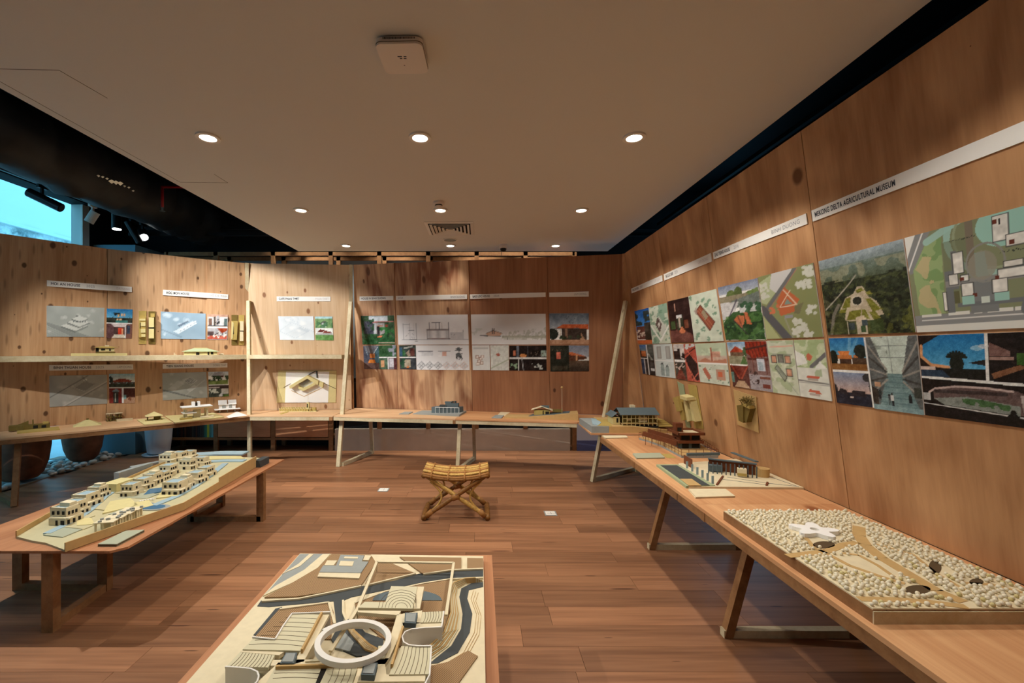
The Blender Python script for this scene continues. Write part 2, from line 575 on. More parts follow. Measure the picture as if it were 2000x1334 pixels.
st(box_between(-5.62, -5.38, 7.42, 7.9, 0, 3.2).build('wall_recess', 'black_paint'), 'dark recess between column and shelving', 'wall')
st(box_between(WX - 0.15, WX, 7.0, 7.9, 0, 4.0).build('wall_left_end', 'black_paint'), 'dark wall between window and back wall', 'wall')

# outside
st(box_between(-30, WX - 0.2, -12, 26, -0.12, -0.06).build('ground_outside', 'paving_outside'), 'pale paving outside the window', 'ground')
facade = st(box_between(-11.0, -9.2, -2, 22, -0.1, 9.0).build('wall_exterior_facade', 'weathered_plaster'), 'weathered pale building wall seen through the window', 'wall')
box_between(-9.2, -9.12, -2, 22, 4.14, 4.2).build('ledge', 'plaster_outside', facade)

# timber shelving against the back wall
XS = [-5.30, -4.466, -3.497, -2.52, -1.70, -0.872, -0.053, 0.775, 1.603]
YB0, YB1, ZB = 7.38, 7.78, 3.36
shelving = thing('timber_shelving', 'pale timber shelving frame along the back wall behind the partitions', 'shelving', (-1.8, 7.5, 0))
for x in XS:
    for yy in (YB0, YB1):
        box_between(x - 0.035, x + 0.035, yy - 0.025, yy + 0.025, 0.37 if -2.2 < x < 1.5 and yy == YB0 else 0, ZB).build('upright', 'pine_brown', shelving)
for yy in (YB0, YB1):
    box_between(XS[0], XS[-1], yy - 0.025, yy + 0.025, ZB - 0.06, ZB).build('top_rail', 'pine_brown', shelving)
for z in (0.18,):
    box_between(XS[0], XS[3], YB0 - 0.02, YB1, z, z + 0.04).build('shelf', 'pine_brown', shelving)
box_between(XS[0], XS[3], YB0 - 0.02, YB1, 0.74, 0.78).build('shelf', 'pine_brown', shelving)
box_between(XS[0], XS[-1], 7.80, 7.82, 1.2, ZB).build('back_panel', 'grey_back', shelving)
box_between(XS[0], XS[3], 7.80, 7.82, 0.0, 0.8).build('base_back', 'black_paint', shelving)
for i in (1, 2):
    box_between(XS[i] + 0.045, XS[i + 1] - 0.045, YB0 - 0.03, YB0 - 0.01, 0.235, 0.735).build('door', 'cabinet_wood', shelving)
st(box_between(-2.45, 1.53, 7.36, 7.50, 0, 0.365).build('wall_low_panel', 'white_wall'), 'low off white panel under the back table', 'wall')
st(box_between(-2.45, 1.53, 7.45, 7.50, 0.37, 1.15).build('wall_dark_band', 'black_paint'), 'black band above the low panel', 'wall')
st(box_between(1.64, 4.3, 7.34, 7.4, 0.178, 3.0).build('wall_back_right', 'cool_wall'), 'cool white wall behind the corner table', 'wall')
tb = st(box_between(1.64, 4.3, 7.335, 7.40, 0.0, 0.178).build('baseboard_back', 'blue_band'), 'violet blue band along the foot of the back wall', 'baseboard')
m = MB()
for k in range(5):
    m.box((2.25, 7.333, 0.05 + k * 0.022), (0.5, 0.002, 0.004))
m.build('printed_line', 'ink', tb)

# books in the left bay
cols = [(26, 30, 38), (44, 32, 28), (70, 40, 30), (30, 44, 60), (60, 58, 52), (88, 62, 42), (34, 34, 36)]
bright = {17: ((70, 132, 110), 'green spined book beside the yellow book in the bookcase'), 18: ((206, 200, 60), 'yellow spined book in the bookcase bay'),
          19: ((96, 150, 140), 'sea green book touching the yellow book on its window far side'), 20: ((120, 186, 190), 'pale turquoise book next to the bookcase upright'),
          16: ((60, 104, 90), 'dark green book among the bookcase spines'), 21: ((52, 120, 130), 'teal book last in the bookcase row')}
x = -5.22
for i in range(22):
    w = R.uniform(0.026, 0.040)
    h = R.uniform(0.30, 0.42)
    c = bright.get(i)
    rgb = c[0] if c else cols[R.randrange(len(cols))]
    mn = 'book_%d_%d_%d' % rgb
    if mn not in MATS:
        plain(mn, srgb(*rgb), 0.6)
    b = thing('book', c[1] if c else 'dark spined book standing in the low bookcase bay', 'book', (x + w / 2, 7.5, 0.22), 'books in the low bookcase')
    cy0 = 7.40
    box_between(x, x + 0.003, cy0, cy0 + 0.22, 0.22, 0.22 + h).build('cover', mn, b)
    box_between(x + w - 0.005, x + w - 0.002, cy0, cy0 + 0.22, 0.22, 0.22 + h).build('cover', mn, b)
    box_between(x, x + w - 0.002, cy0 - 0.003, cy0, 0.22, 0.22 + h).build('spine', mn, b)
    box_between(x + 0.003, x + w - 0.005, cy0, cy0 + 0.21, 0.225, 0.215 + h).build('page_block', 'card_white', b)
    x += w + 0.001

# ================================================================== PLYWOOD PARTITIONS
class Panel:
    """one sheet: base line and top line in world space, front face given counter-clockwise bl, br, tr, tl"""
    def __init__(self, bl, br, tr, tl, mat, parent, u0):
        bl, br, tr, tl = [Vector(p) for p in (bl, br, tr, tl)]
        # keep the sheet flat: slide the fourth corner along y into the plane of the others
        nn = (br - bl).cross(tr - bl)
        tl.y += (bl - tl).dot(nn) / nn.y
        self.c = [bl, br, tr, tl]
        self.n = (br - bl).cross(tl - bl).normalized()
        if self.n.dot(CAM - bl) < 0:
            self.n = -self.n
        self.p0 = (bl + br + tr + tl) / 4
        t = 0.018
        g = 0.0025
        e = (br - bl).normalized() * g
        f = [bl + e, br - e, tr - e, tl + e]
        back = [p - self.n * t for p in f]
        mb = MB().add([*f, *back], [(0, 1, 2, 3), (7, 6, 5, 4), (4, 5, 1, 0), (5, 6, 2, 1), (6, 7, 3, 2), (7, 4, 0, 3)])
        ax = (br - bl).normalized()
        ay = (tl - bl).normalized()
        self.o = mb.build('plywood_panel', mat, parent, uvf=lambda co: ((Vector(co) - bl).dot(ax) + u0, (Vector(co) - bl).dot(ay) + u0 * 0.37))
        # batten behind the right-hand edge, closing the joint
        MB().bar(br - self.n * (t + 0.012), tr - self.n * (t + 0.012), 0.06, 0.02, up=tuple(self.n)).build('batten', 'pine_brown', parent)
    def hit(self, px, py, off=0.0):
        return on_plane(px, py, self.p0 + self.n * off, self.n)
def lerp(a, b, t):
    return Vector(a) * (1 - t) + Vector(b) * t

ZT = 0.745
ZW = 3.02
# left partition: three sheets, turning towards the window
wall_left = struct_root('wall_left'); st(wall_left, 'knotty light plywood partition leaning forward along the window side', 'wall')
LB = [(-6.02, 4.60, ZT), (-5.05, 5.885, ZT), (-4.135, 6.585, ZT), (-3.66, 6.90, ZT)]
LT = [(-5.86, 4.35, ZW), (-4.847, 5.667, ZW), (-3.968, 6.34, ZW), (-3.52, 6.62, ZW)]
PL = [Panel(LB[i], LB[i + 1], LT[i + 1], LT[i], 'ply_left', wall_left, 3.1 * i + 1) for i in range(3)]
# niche partition
wall_niche = struct_root('wall_niche'); st(wall_niche, 'pale plywood partition of the middle niche between two posts', 'wall')
NB = [(-3.66, 6.90, ZT), at_z(545, 800, ZT), (-2.076, 7.06, ZT)]
NT = [(-3.52, 6.62, ZW), at_z(537, 517, ZW), (-2.01, 6.74, ZW)]
NB[1] = Vector((NB[1].x, 6.90 + (NB[1].x + 3.66) * 0.101, ZT))
NT[1] = Vector((NT[1].x, 6.62 + (NT[1].x + 3.52) * 0.0795, ZW))
PN = [Panel(NB[i], NB[i + 1], NT[i + 1], NT[i], 'ply_niche', wall_niche, 5.7 * i + 11) for i in range(2)]
# back partition
wall_back = struct_root('wall_back'); st(wall_back, 'reddish brown plywood partition along the back', 'wall')
b0, b1 = (-2.046, 7.215, ZT), (2.1, 6.37, ZT)
t0, t1 = (-1.953, 6.72, ZW), (1.966, 5.97, ZW)
def split_line(p, q, px):
    """parameter where the line p-q crosses image column px"""
    k = (px - CX) / F
    d = Vector(q) - Vector(p)
    return (k * p[1] - p[0]) / (d.x - k * d.y)
fb = [0] + [split_line(b0, b1, x) for x in (778, 923, 1075)] + [1]
ft = [0] + [split_line(t0, t1, x) for x in (769, 915, 1068)] + [1]
PB = []
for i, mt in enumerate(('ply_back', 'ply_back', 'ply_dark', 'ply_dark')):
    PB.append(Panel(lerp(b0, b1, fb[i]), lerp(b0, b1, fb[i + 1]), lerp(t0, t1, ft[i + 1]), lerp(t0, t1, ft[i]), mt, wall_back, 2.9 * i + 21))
# right partition
wall_right = struct_root('wall_right'); st(wall_right, 'orange brown plywood partition leaning inward along the right side', 'wall')
YS = [5.95, 4.795, 3.74, 2.62, 1.5, 0.38, -0.74]
XTOP = lambda yy: 1.92 + (yy - 1.64) * 0.0128
PR = []
for i in range(6):
    ya, yb = YS[i], YS[i + 1]
    XB = lambda yy: 2.225 + (yy - 2.627) * 0.0128
    ba = (XB(ya), ya, ZT)
    PR.append(Panel(ba, (XB(yb), yb, ZT), (XTOP(yb), yb, ZW), (XTOP(ya), ya, ZW), 'ply_right', wall_right, 2.3 * i + 33))
m = MB()
m.add([(2.10, 6.36, ZT), (2.262, 5.96, ZT), (1.985, 5.94, ZW), (1.95, 5.96, ZW), (2.14, 6.42, ZT), (2.30, 6.0, ZT), (2.03, 5.98, ZW), (2.0, 6.02, ZW)],
      [(0, 1, 2, 3), (7, 6, 5, 4), (4, 5, 1, 0), (5, 6, 2, 1), (6, 7, 3, 2), (7, 4, 0, 3)])
m.build('corner_batten', 'ply_right', wall_right, uvf=lambda c: (c.x + c.y, c.z))

# ================================================================== TABLES
def slab(poly, z1, t, name, mat, parent, along=None):
    a = Vector((along[0], along[1], 0)).normalized() if along else Vector((1, 0, 0))
    b = Vector((-a.y, a.x, 0))
    s = R.uniform(0, 30)
    return MB().prism(poly, z1 - t, z1).build(name, mat, parent, uvf=lambda c: (Vector(c).dot(b) + s, Vector(c).dot(a) + s))

# left table
tl_ = thing('plywood_table', 'long plywood table along the window with six small house models', 'table', (-4.6, 5.6, 0))
fa, fbp = (-5.80, 4.12), (-3.357, 6.342)
slab([fa, fbp, (-3.675, 6.875), (-4.145, 6.565), (-5.06, 5.865), (-6.0, 4.60)], ZT, 0.02, 'tabletop', 'ply_table_pale', tl_, (1.81, 1.65))
MB().bar((fa[0] + 0.01, fa[1] + 0.03, ZT - 0.045), (fbp[0], fbp[1] + 0.03, ZT - 0.045), 0.03, 0.05).build('apron', 'pine_brown', tl_)
MB().bar((-5.06, 4.73, 0.0), (-5.22, 4.93, ZT - 0.02), 0.05, 0.075).build('leg', 'pine_brown', tl_)
MB().bar((-5.60, 5.05, 0.0), (-5.60, 5.05, ZT - 0.02), 0.05).build('leg', 'pine_brown', tl_)
MB().bar((-5.06, 4.74, 0.025), (-5.60, 5.05, 0.025), 0.05).build('runner', 'pine_brown', tl_)
# niche table
tn = thing('plywood_table', 'short plywood table in the middle niche carrying a comb shaped model', 'table', (-2.7, 6.6, 0))
slab([(-3.357, 6.342), (-2.14, 6.342), (-2.10, 7.04), (-3.66, 6.88)], ZT, 0.02, 'tabletop', 'ply_table_pale', tn, (1, 0))
MB().bar((-3.35, 6.36, ZT - 0.045), (-2.20, 6.36, ZT - 0.045), 0.03, 0.05).build('apron', 'pine', tn)
MB().bar((-2.195, 6.36, ZT - 0.045), (-2.145, 6.36, ZT - 0.045), 0.034, 0.05).build('apron_block', 'pine_brown', tn)
PT = at_y(487, 588, 6.68)      # head of the left post, on the corner of the partitions
MB().bar((-3.36, 6.36, 0.0), (PT.x, PT.y - 0.02, PT.z), 0.05, 0.045).build('post', 'pine', wall_niche)
PT2 = at_y(686, 590, 6.80)
MB().bar((-2.066, 6.36, 0.0), (PT2.x, PT2.y - 0.02, PT2.z), 0.055, 0.045).build('post', 'pine', wall_niche)
MB().bar((-2.015, 6.80, 2.40), (-1.985, 6.71, ZW), 0.05, 0.03).build('edge_strip', 'pine', wall_niche)
MB().bar((-3.59, 6.72, 2.40), (-3.525, 6.585, ZW), 0.05, 0.03).build('edge_strip', 'pine', wall_niche)
# back table
tk = thing('plywood_table', 'long plywood table along the back partition with the dark grey building model', 'table', (-0.2, 6.5, 0))
J0, J1, J2 = Vector((-2.13, 6.342)), Vector((-0.345, 6.05)), Vector((1.29, 5.76))
slab([tuple(J0), tuple(J1), (-0.25, 6.84), (-2.06, 7.20)], ZT, 0.02, 'tabletop', 'ply_table_pale', tk, (1, -0.18))
slab([(J1.x + 0.002, J1.y), tuple(J2), (2.06, 6.35), (-0.248, 6.84)], ZT, 0.02, 'tabletop', 'ply_table', tk, (1, -0.18))
MB().bar((J0.x, J0.y + 0.02, ZT - 0.045), (J1.x - 0.03, J1.y + 0.02, ZT - 0.045), 0.03, 0.05).build('apron', 'pine', tk)
MB().bar((J1.x + 0.01, J1.y + 0.02, ZT - 0.045), (J2.x, J2.y + 0.02, ZT - 0.045), 0.03, 0.05).build('apron', 'pine', tk)
MB().bar((J1.x - 0.03, J1.y + 0.02, ZT - 0.045), (J1.x + 0.01, J1.y + 0.02, ZT - 0.045), 0.034, 0.05).build('apron_block', 'pine_brown', tk)
for (fx, fy, rx, ry) in ((-2.02, 6.38, -1.77, 7.2), (-0.31, 6.06, -0.08, 6.80)):
    if fx > -1:
        MB().bar((fx, fy, 0.0), (fx + 0.03, fy + 0.16, ZT - 0.02), 0.05, 0.05).build('leg', 'pine', tk)
    MB().bar((rx, ry - 0.03, 0.0), (rx - 0.02, ry - 0.10, ZT - 0.02), 0.05, 0.05).build('leg', 'pine', tk)
    MB().bar((fx, fy, 0.025), (rx, ry - 0.02, 0.025), 0.05).build('runner', 'pine', tk)
# corner table
tc_ = thing('plywood_table', 'corner plywood table under the house model with the grey roof', 'table', (1.6, 5.4, 0))
slab([(1.25, 4.90), (2.215, 4.88), (2.22, 6.12), (1.27, 5.60)], 0.765, 0.02, 'tabletop', 'ply_table', tc_, (1, 0))
foot = at_z(1157, 941, 0.0)
head = at_y(1222, 588, 5.90)
MB().bar(foot, head, 0.05, 0.04).build('post', 'pine', wall_right)
MB().bar((foot.x, foot.y, 0.025), (2.25, 6.2, 0.025), 0.05).build('runner', 'pine', tc_)
MB().bar((2.2, 6.08, 0.0), (2.16, 6.02, 0.745), 0.05).build('leg', 'pine', tc_)
# right table
tr_ = thing('plywood_table', 'long plywood table along the right partition with pavilion and forest models', 'table', (1.8, 2.5, 0))
XE = 1.342
slab([(XE, 2.70), (2.22, 2.70), (2.24, 4.875), (XE + 0.02, 4.875)], ZT, 0.02, 'tabletop', 'ply_table', tr_, (0, 1))
slab([(XE, -0.6), (2.17, -0.6), (2.22, 2.698), (XE, 2.698)], ZT, 0.02, 'tabletop', 'ply_table', tr_, (0, 1))
MB().bar((XE + 0.017, -0.6, ZT - 0.045), (XE + 0.017, 4.86, ZT - 0.045), 0.03, 0.05).build('apron', 'pine_brown', tr_)
for yy in (3.80, 2.62):
    MB().box((XE + 0.014, yy, ZT - 0.045), (0.031, 0.045, 0.052)).build('apron_block', 'pine_brown', tr_)
for yy in (3.72, 2.585, 0.9):
    MB().bar((1.465, yy, 0.0), (1.66, yy, ZT - 0.02), 0.05, 0.05, up=(0, 1, 0)).build('leg', 'pine_brown', tr_)
    MB().bar((2.20, yy, 0.0), (2.19, yy, ZT - 0.02), 0.05, 0.05).build('leg', 'pine_brown', tr_)
    MB().bar((1.44, yy, 0.024), (2.24, yy, 0.024), 0.045).build('runner', 'pine', tr_)
# villa table, low, in the left foreground
ZV = 0.50
tv = thing('low_table', 'low plywood table in the left foreground under the hillside villas model', 'table', (-2.7, 3.6, 0))
slab([(-3.30, 2.60), (-2.21, 2.60), (-2.15, 2.66), (-2.15, 4.79), (-3.30, 4.79)], ZV, 0.015, 'tabletop', 'ply_table_red', tv, (0.15, 1))
for (x, y) in ((-2.60, 2.64), (-3.37, 3.1), (-2.66, 3.09), (-2.175, 4.34), (-2.87, 4.34), (-2.82, 4.74)):
    MB().box((min(max(x, -3.27), -2.18), y, (ZV - 0.015) / 2), (0.07, 0.05, ZV - 0.015)).build('leg', 'pine_brown', tv)
for a, b in (((-2.60, 2.64), (-2.66, 3.09)), ((-3.27, 3.1), (-2.66, 3.09)), ((-2.175, 4.34), (-2.87, 4.34)), ((-2.87, 4.34), (-2.82, 4.74))):
    MB().bar((*a, 0.025), (*b, 0.025), 0.05, 0.05).build('runner', 'pine_brown', tv)
for yy in (3.1, 3.36, 4.34):
    MB().bar((-3.25, yy, ZV - 0.035), (-2.2, yy, ZV - 0.035), 0.05, 0.04).build('cross_rail', 'pine_brown', tv)
# centre foreground table
tf = thing('low_table', 'low plywood table in the centre foreground under the museum site model', 'table', (-0.5, 1.4, 0))
slab([(-1.09, 0.35), (0.071, 0.35), (0.071, 2.55), (-1.09, 2.55)], ZV, 0.018, 'tabletop', 'ply_table_red', tf, (0, 1))
for x in (-1.0, -0.02):
    for yy in (0.5, 2.3):
        MB().box((x, yy, (ZV - 0.018) / 2), (0.06, 0.05, ZV - 0.018)).build('leg', 'pine_brown', tf)
for yy in (0.5, 2.3):
    MB().bar((-1.0, yy, 0.025), (-0.02, yy, 0.025), 0.05).build('runner', 'pine_brown', tf)

# shelves over the left table and the niche
ZS = 1.63
def front_at(px):
    return None
sh = MB().prism([(-5.70, 4.62), (-3.50, 6.60), (-3.64, 6.80), (-4.03, 6.42), (-4.95, 5.77), (-5.9, 4.60)], ZS - 0.065, ZS)
tag(sh.build('shelf_board', 'pine'), 'long pale shelf board on the left partition with two house models', 'shelf')
sh = MB().prism([(-3.47, 6.52), (-2.09, 6.58), (-2.05, 6.90), (-3.60, 6.78)], ZS - 0.06, ZS)
tag(sh.build('shelf_board', 'pine'), 'white edged shelf board across the middle niche between the posts', 'shelf')

# ================================================================== CEILING FIXTURES
rows = ('far', 'middle', 'near')
sides = ('window side', 'centre', 'right side')
def ring(mb, c, r0, r1, z0, z1, n=28):
    prof = [(r0, z0), (r1, z0), (r1, z1), (r0, z1), (r0, z0)]
    return mb.lathe(c, prof, n, cap=False)
for j, dy in enumerate(DOWN_Y):
    for i, dx in enumerate(DOWN_X):
        if j < 3:
            t = thing('downlight', f'round recessed downlight, {rows[j]} row, {sides[i]} of the ceiling', 'light', (dx, dy, ZC), 'recessed downlights in the white ceiling')
            ring(MB(), (dx, dy, ZC), 0.054, 0.078, -0.012, 0.0).build('trim_ring', 'white_metal', t, smooth=False)
            MB().lathe((dx, dy, ZC), [(0.0535, -0.004), (0.045, -0.007), (0.025, -0.010), (0.001, -0.011)], 28).build('lens', 'lamp_glow', t, smooth=True)
            sp = spot('downlight_lamp', (dx, dy, ZC - 0.03), (dx, dy, 0), DOWN_W * DOWN_COL[i] * (0.55 if j == 0 else 1.0), 84 if j == 0 else 124, 0.6 if j == 0 else 0.28, WARM, 0.05)
            sp.parent = t
            sp.location = (0, 0, -0.03)
        else:
            t = thing('downlight', 'round recessed downlight of the rows behind the viewer', 'light', (dx, dy, ZC), 'recessed downlights in the white ceiling')
            ring(MB(), (dx, dy, ZC), 0.054, 0.078, -0.012, 0.0).build('trim_ring', 'white_metal', t)
            MB().lathe((dx, dy, ZC), [(0.0535, -0.004), (0.045, -0.007), (0.025, -0.010), (0.001, -0.011)], 28).build('lens', 'lamp_glow', t, smooth=True)
            sp = spot('downlight_lamp', (dx, dy, ZC - 0.03), (dx, dy, 0), DOWN_W * DOWN_COL[i] * (0.55 if j == 3 else 0.2), 124, 0.28, WARM, 0.05)
            sp.parent = t
            sp.location = (0, 0, -0.03)

# wireless access point
p1 = [at_z(px, py, ZC - 0.045) for px, py in ((737, 87), (827, 89), (831, 143), (752, 141))]
c = sum(p1, Vector()) / 4
ap = thing('access_point', 'square white wireless access point on the ceiling', 'access point', (c.x, c.y, ZC))
def rounded(cx, cy, w, h, r, n=5, rz=0.0):
    pts = []
    for qx, qy, a0 in ((1, 1, 0), (-1, 1, 90), (-1, -1, 180), (1, -1, 270)):
        for k in range(n + 1):
            a = math.radians(a0 + 90 * k / n)
            pts.append((qx * (w / 2 - r) + r * math.cos(a), qy * (h / 2 - r) + r * math.sin(a)))
    co, si = math.cos(rz), math.sin(rz)
    return [(cx + x * co - y * si, cy + x * si + y * co) for x, y in pts]
W = 0.225
MB().prism(rounded(c.x, c.y, W, W, 0.03, rz=-0.03), ZC - 0.045, ZC - 0.012).build('cover', 'white_plastic', ap)
MB().prism(rounded(c.x, c.y, W + 0.004, W + 0.004, 0.03, rz=-0.03), ZC - 0.034, ZC - 0.0325).build('seam', 'card_edge', ap)
MB().prism(rounded(c.x, c.y, W * 0.9, W * 0.9, 0.03, rz=-0.03), ZC - 0.012, ZC - 0.0005).build('mount', 'white_plastic', ap)
m = MB()
for k in range(26):
    m.box((c.x - 0.075 + k * 0.006, c.y - W / 2 - 0.0005, ZC - 0.018), (0.003, 0.004, 0.008))
m.build('vent_slot', 'dark_gap', ap)
MB().box((c.x, c.y + 0.045, ZC - 0.0452), (0.006, 0.004, 0.0008)).build('indicator', 'card_edge', ap)
m = MB()
for (dx, dy, w) in ((-0.012, -0.022, 0.022), (0.014, -0.022, 0.014), (-0.008, -0.008, 0.012), (0.012, -0.008, 0.014)):
    m.box((c.x + dx, c.y + dy, ZC - 0.0452), (w, 0.006, 0.0008))
m.build('marking', 'ink', ap)

# square air diffuser
v = [at_z(px, py, ZC - 0.01) for px, py in ((826, 436), (924, 436), (924, 459), (833, 459))]
vc = Vector(((v[0].x + v[1].x) / 2 + 0.01, (v[0].y + v[3].y) / 2, ZC))
df = thing('air_diffuser', 'square white air diffuser with nested louvres in the ceiling', 'air vent', vc)
def sq_ring(mb, c, a, b, z0, z1):
    """square ring, outer half-size a at z0, inner half-size b at z1, as four sloping boards"""
    o = [(-a, -a), (a, -a), (a, a), (-a, a)]
    i_ = [(-b, -b), (b, -b), (b, b), (-b, b)]
    for k in range(4):
        k2 = (k + 1) % 4
        q = [(c[0] + o[k][0], c[1] + o[k][1], z0), (c[0] + o[k2][0], c[1] + o[k2][1], z0), (c[0] + i_[k2][0], c[1] + i_[k2][1], z1), (c[0] + i_[k][0], c[1] + i_[k][1], z1)]
        mb.add(q + [(x, y, z + 0.004) for x, y, z in q], [(0, 1, 2, 3), (7, 6, 5, 4), (0, 4, 5, 1), (1, 5, 6, 2), (2, 6, 7, 3), (3, 7, 4, 0)])
    return mb
HS = 0.29
sq_ring(MB(), vc, HS, HS - 0.04, ZC - 0.006, ZC - 0.012).build('frame', 'white_metal', df)
for k in range(5):
    a = HS - 0.055 - k * 0.045
    sq_ring(MB(), vc, a, a - 0.026, ZC - 0.022, ZC - 0.004).build('louvre', 'white_metal', df)
MB().box((vc.x, vc.y, ZC - 0.0025), (2 * HS - 0.08, 2 * HS - 0.08, 0.003)).build('duct_opening', 'dark_gap', df)

# smoke detector, loudspeaker, dome camera
d = at_z(857, 394.5, ZC)
sd = thing('smoke_detector', 'small white smoke detector on the ceiling by the middle downlight', 'smoke detector', (d.x, d.y, ZC))
MB().lathe((d.x, d.y, ZC), [(0.055, 0), (0.055, -0.02), (0.045, -0.03), (0.04, -0.03)], 24).build('body', 'white_plastic', sd, smooth=False)
MB().lathe((d.x, d.y, ZC), [(0.036, -0.031), (0.036, -0.042)], 24).build('sensor_gap', 'dark_gap', sd)
MB().lathe((d.x, d.y, ZC), [(0.04, -0.042), (0.036, -0.055), (0.02, -0.062), (0.001, -0.063)], 24).build('cap', 'white_plastic', sd, smooth=True)
d = at_z(879, 468.5, ZC)
ls = thing('ceiling_speaker', 'round grey ceiling loudspeaker near the far middle downlight', 'loudspeaker', (d.x, d.y, ZC))
ring(MB(), (d.x, d.y, ZC), 0.085, 0.10, -0.006, 0.0).build('rim', 'white_metal', ls)
MB().lathe((d.x, d.y, ZC), [(0.086, -0.004), (0.001, -0.006)], 28).build('grille', 'card_grey', ls)
d = at_z(983, 478, ZC)
dc = thing('dome_camera', 'white dome security camera with black lens on the far ceiling', 'camera', (d.x, d.y, ZC))
MB().lathe((d.x, d.y, ZC), [(0.058, 0), (0.058, -0.045), (0.05, -0.055)], 24).build('housing', 'white_plastic', dc)
MB().lathe((d.x, d.y, ZC), [(0.045, -0.055), (0.043, -0.075), (0.033, -0.092), (0.015, -0.10), (0.001, -0.102)], 24).build('dome', 'black_metal', dc, smooth=True)

# ================================================================== OPEN SOFFIT ON THE LEFT
TX, TZ = -5.33, 3.72
rail = MB().box((TX, 3.9, TZ), (0.036, 7.2, 0.03))
rail = tag(rail.build('track_rail', 'black_metal'), 'black lighting track running above the window side', 'track')
def track_spot(px, tilt_dir, length, rad, mat, label, glow=False, drop=0.16, yoff=0.0):
    yy = F * TX / (px - CX)
    base = Vector((TX, yy, TZ - 0.015))
    t = thing('track_spotlight', label, 'light', base, 'spotlights on the black track')
    MB().box(base + Vector((0, 0, -0.02)), (0.035, 0.11, 0.035)).build('adapter', mat, t)
    hub = base + Vector((0, 0, -drop))
    MB().bar(base + Vector((0, 0, -0.03)), hub, 0.022, 0.03).build('stem', mat, t)
    d_ = Vector(tilt_dir).normalized()
    a_, b_ = hub - d_ * length * 0.4, hub + d_ * length * 0.6
    MB().tube([a_, b_ - d_ * 0.004], rad, 20).build('barrel', mat, t, smooth=False)
    MB().tube([b_ - d_ * 0.003, b_ + d_ * 0.002], rad * 0.88, 20).build('lens', 'track_glow' if glow else 'black_metal', t)
    if glow:
        spot('track_lamp', b_ + d_ * 0.02, b_ + d_ * 2, 20, 40, 0.5, NEUTRAL, 0.02)
    return t
track_spot(82, (0.80, 0.25, -0.42), 0.36, 0.055, 'black_metal', 'long black track spotlight hanging in front of the bright window')
track_spot(181, (-0.42, -0.1, -0.8), 0.17, 0.055, 'white_metal', 'short white track spotlight at the window edge')
track_spot(228, (0.05, -0.05, -1.0), 0.22, 0.06, 'black_metal', 'black track spotlight glowing straight down beyond the window', True, 0.10)
track_spot(259, (0.3, 0.2, -0.75), 0.34, 0.05, 'black_metal', 'slender black track spotlight tilted beside the glowing pair')
track_spot(279, (0.55, -0.55, -0.5), 0.26, 0.06, 'black_metal', 'black track spotlight glowing towards the room', True, 0.16)

# fixtures of the spotlights that hang in the open soffit, each on a stem
names = ('window end', 'near the window end', 'above the villa table, aimed at the wall', 'nearest the niche', 'aimed over the villa table')
for (a_, b_, *_), nm in zip(TRACK_LAMPS, names):
    a_, b_ = Vector(a_), Vector(b_)
    d_ = (b_ - a_).normalized()
    t = thing('track_spotlight', 'black soffit spotlight outside the picture, ' + nm, 'light', (a_.x, a_.y, 4.6), 'spotlights hanging in the open soffit')
    q_ = a_ - d_ * 0.02
    MB().tube([q_ - d_ * 0.2, q_ - d_ * 0.004], 0.055, 20).build('barrel', 'black_metal', t)
    MB().tube([q_ - d_ * 0.003, q_], 0.048, 20).build('lens', 'track_glow', t)
    h_ = q_ - d_ * 0.1
    MB().tube([h_, (h_.x, h_.y, 4.6)], 0.012, 10).build('stem', 'black_metal', t)

# rail of spotlights behind the partitions, over the gap in front of the shelving
rb_ = tag(MB().box((-0.9, 7.15, 4.585), (4.6, 0.036, 0.03)).build('track_rail', 'black_metal'), 'black lighting track behind the back partition', 'track')
for x in (-2.9, -1.5, 0.0, 1.1):
    t = thing('track_spotlight', 'black track spotlight hidden behind the back partition', 'light', (x, 7.15, 4.57), 'spotlights behind the back partition')
    MB().box((x, 7.15, 4.55), (0.11, 0.035, 0.04)).build('adapter', 'black_metal', t)
    MB().tube([(x, 7.15, 4.53), (x, 7.15, 4.375)], 0.055, 20).build('barrel', 'black_metal', t)
    MB().tube([(x, 7.15, 4.374), (x, 7.15, 4.371)], 0.048, 20).build('lens', 'track_glow', t)
    spot('track_lamp', (x, 7.15, 4.355), (x, 7.15, 0), 220, 80, 0.6, WARM, 0.04)

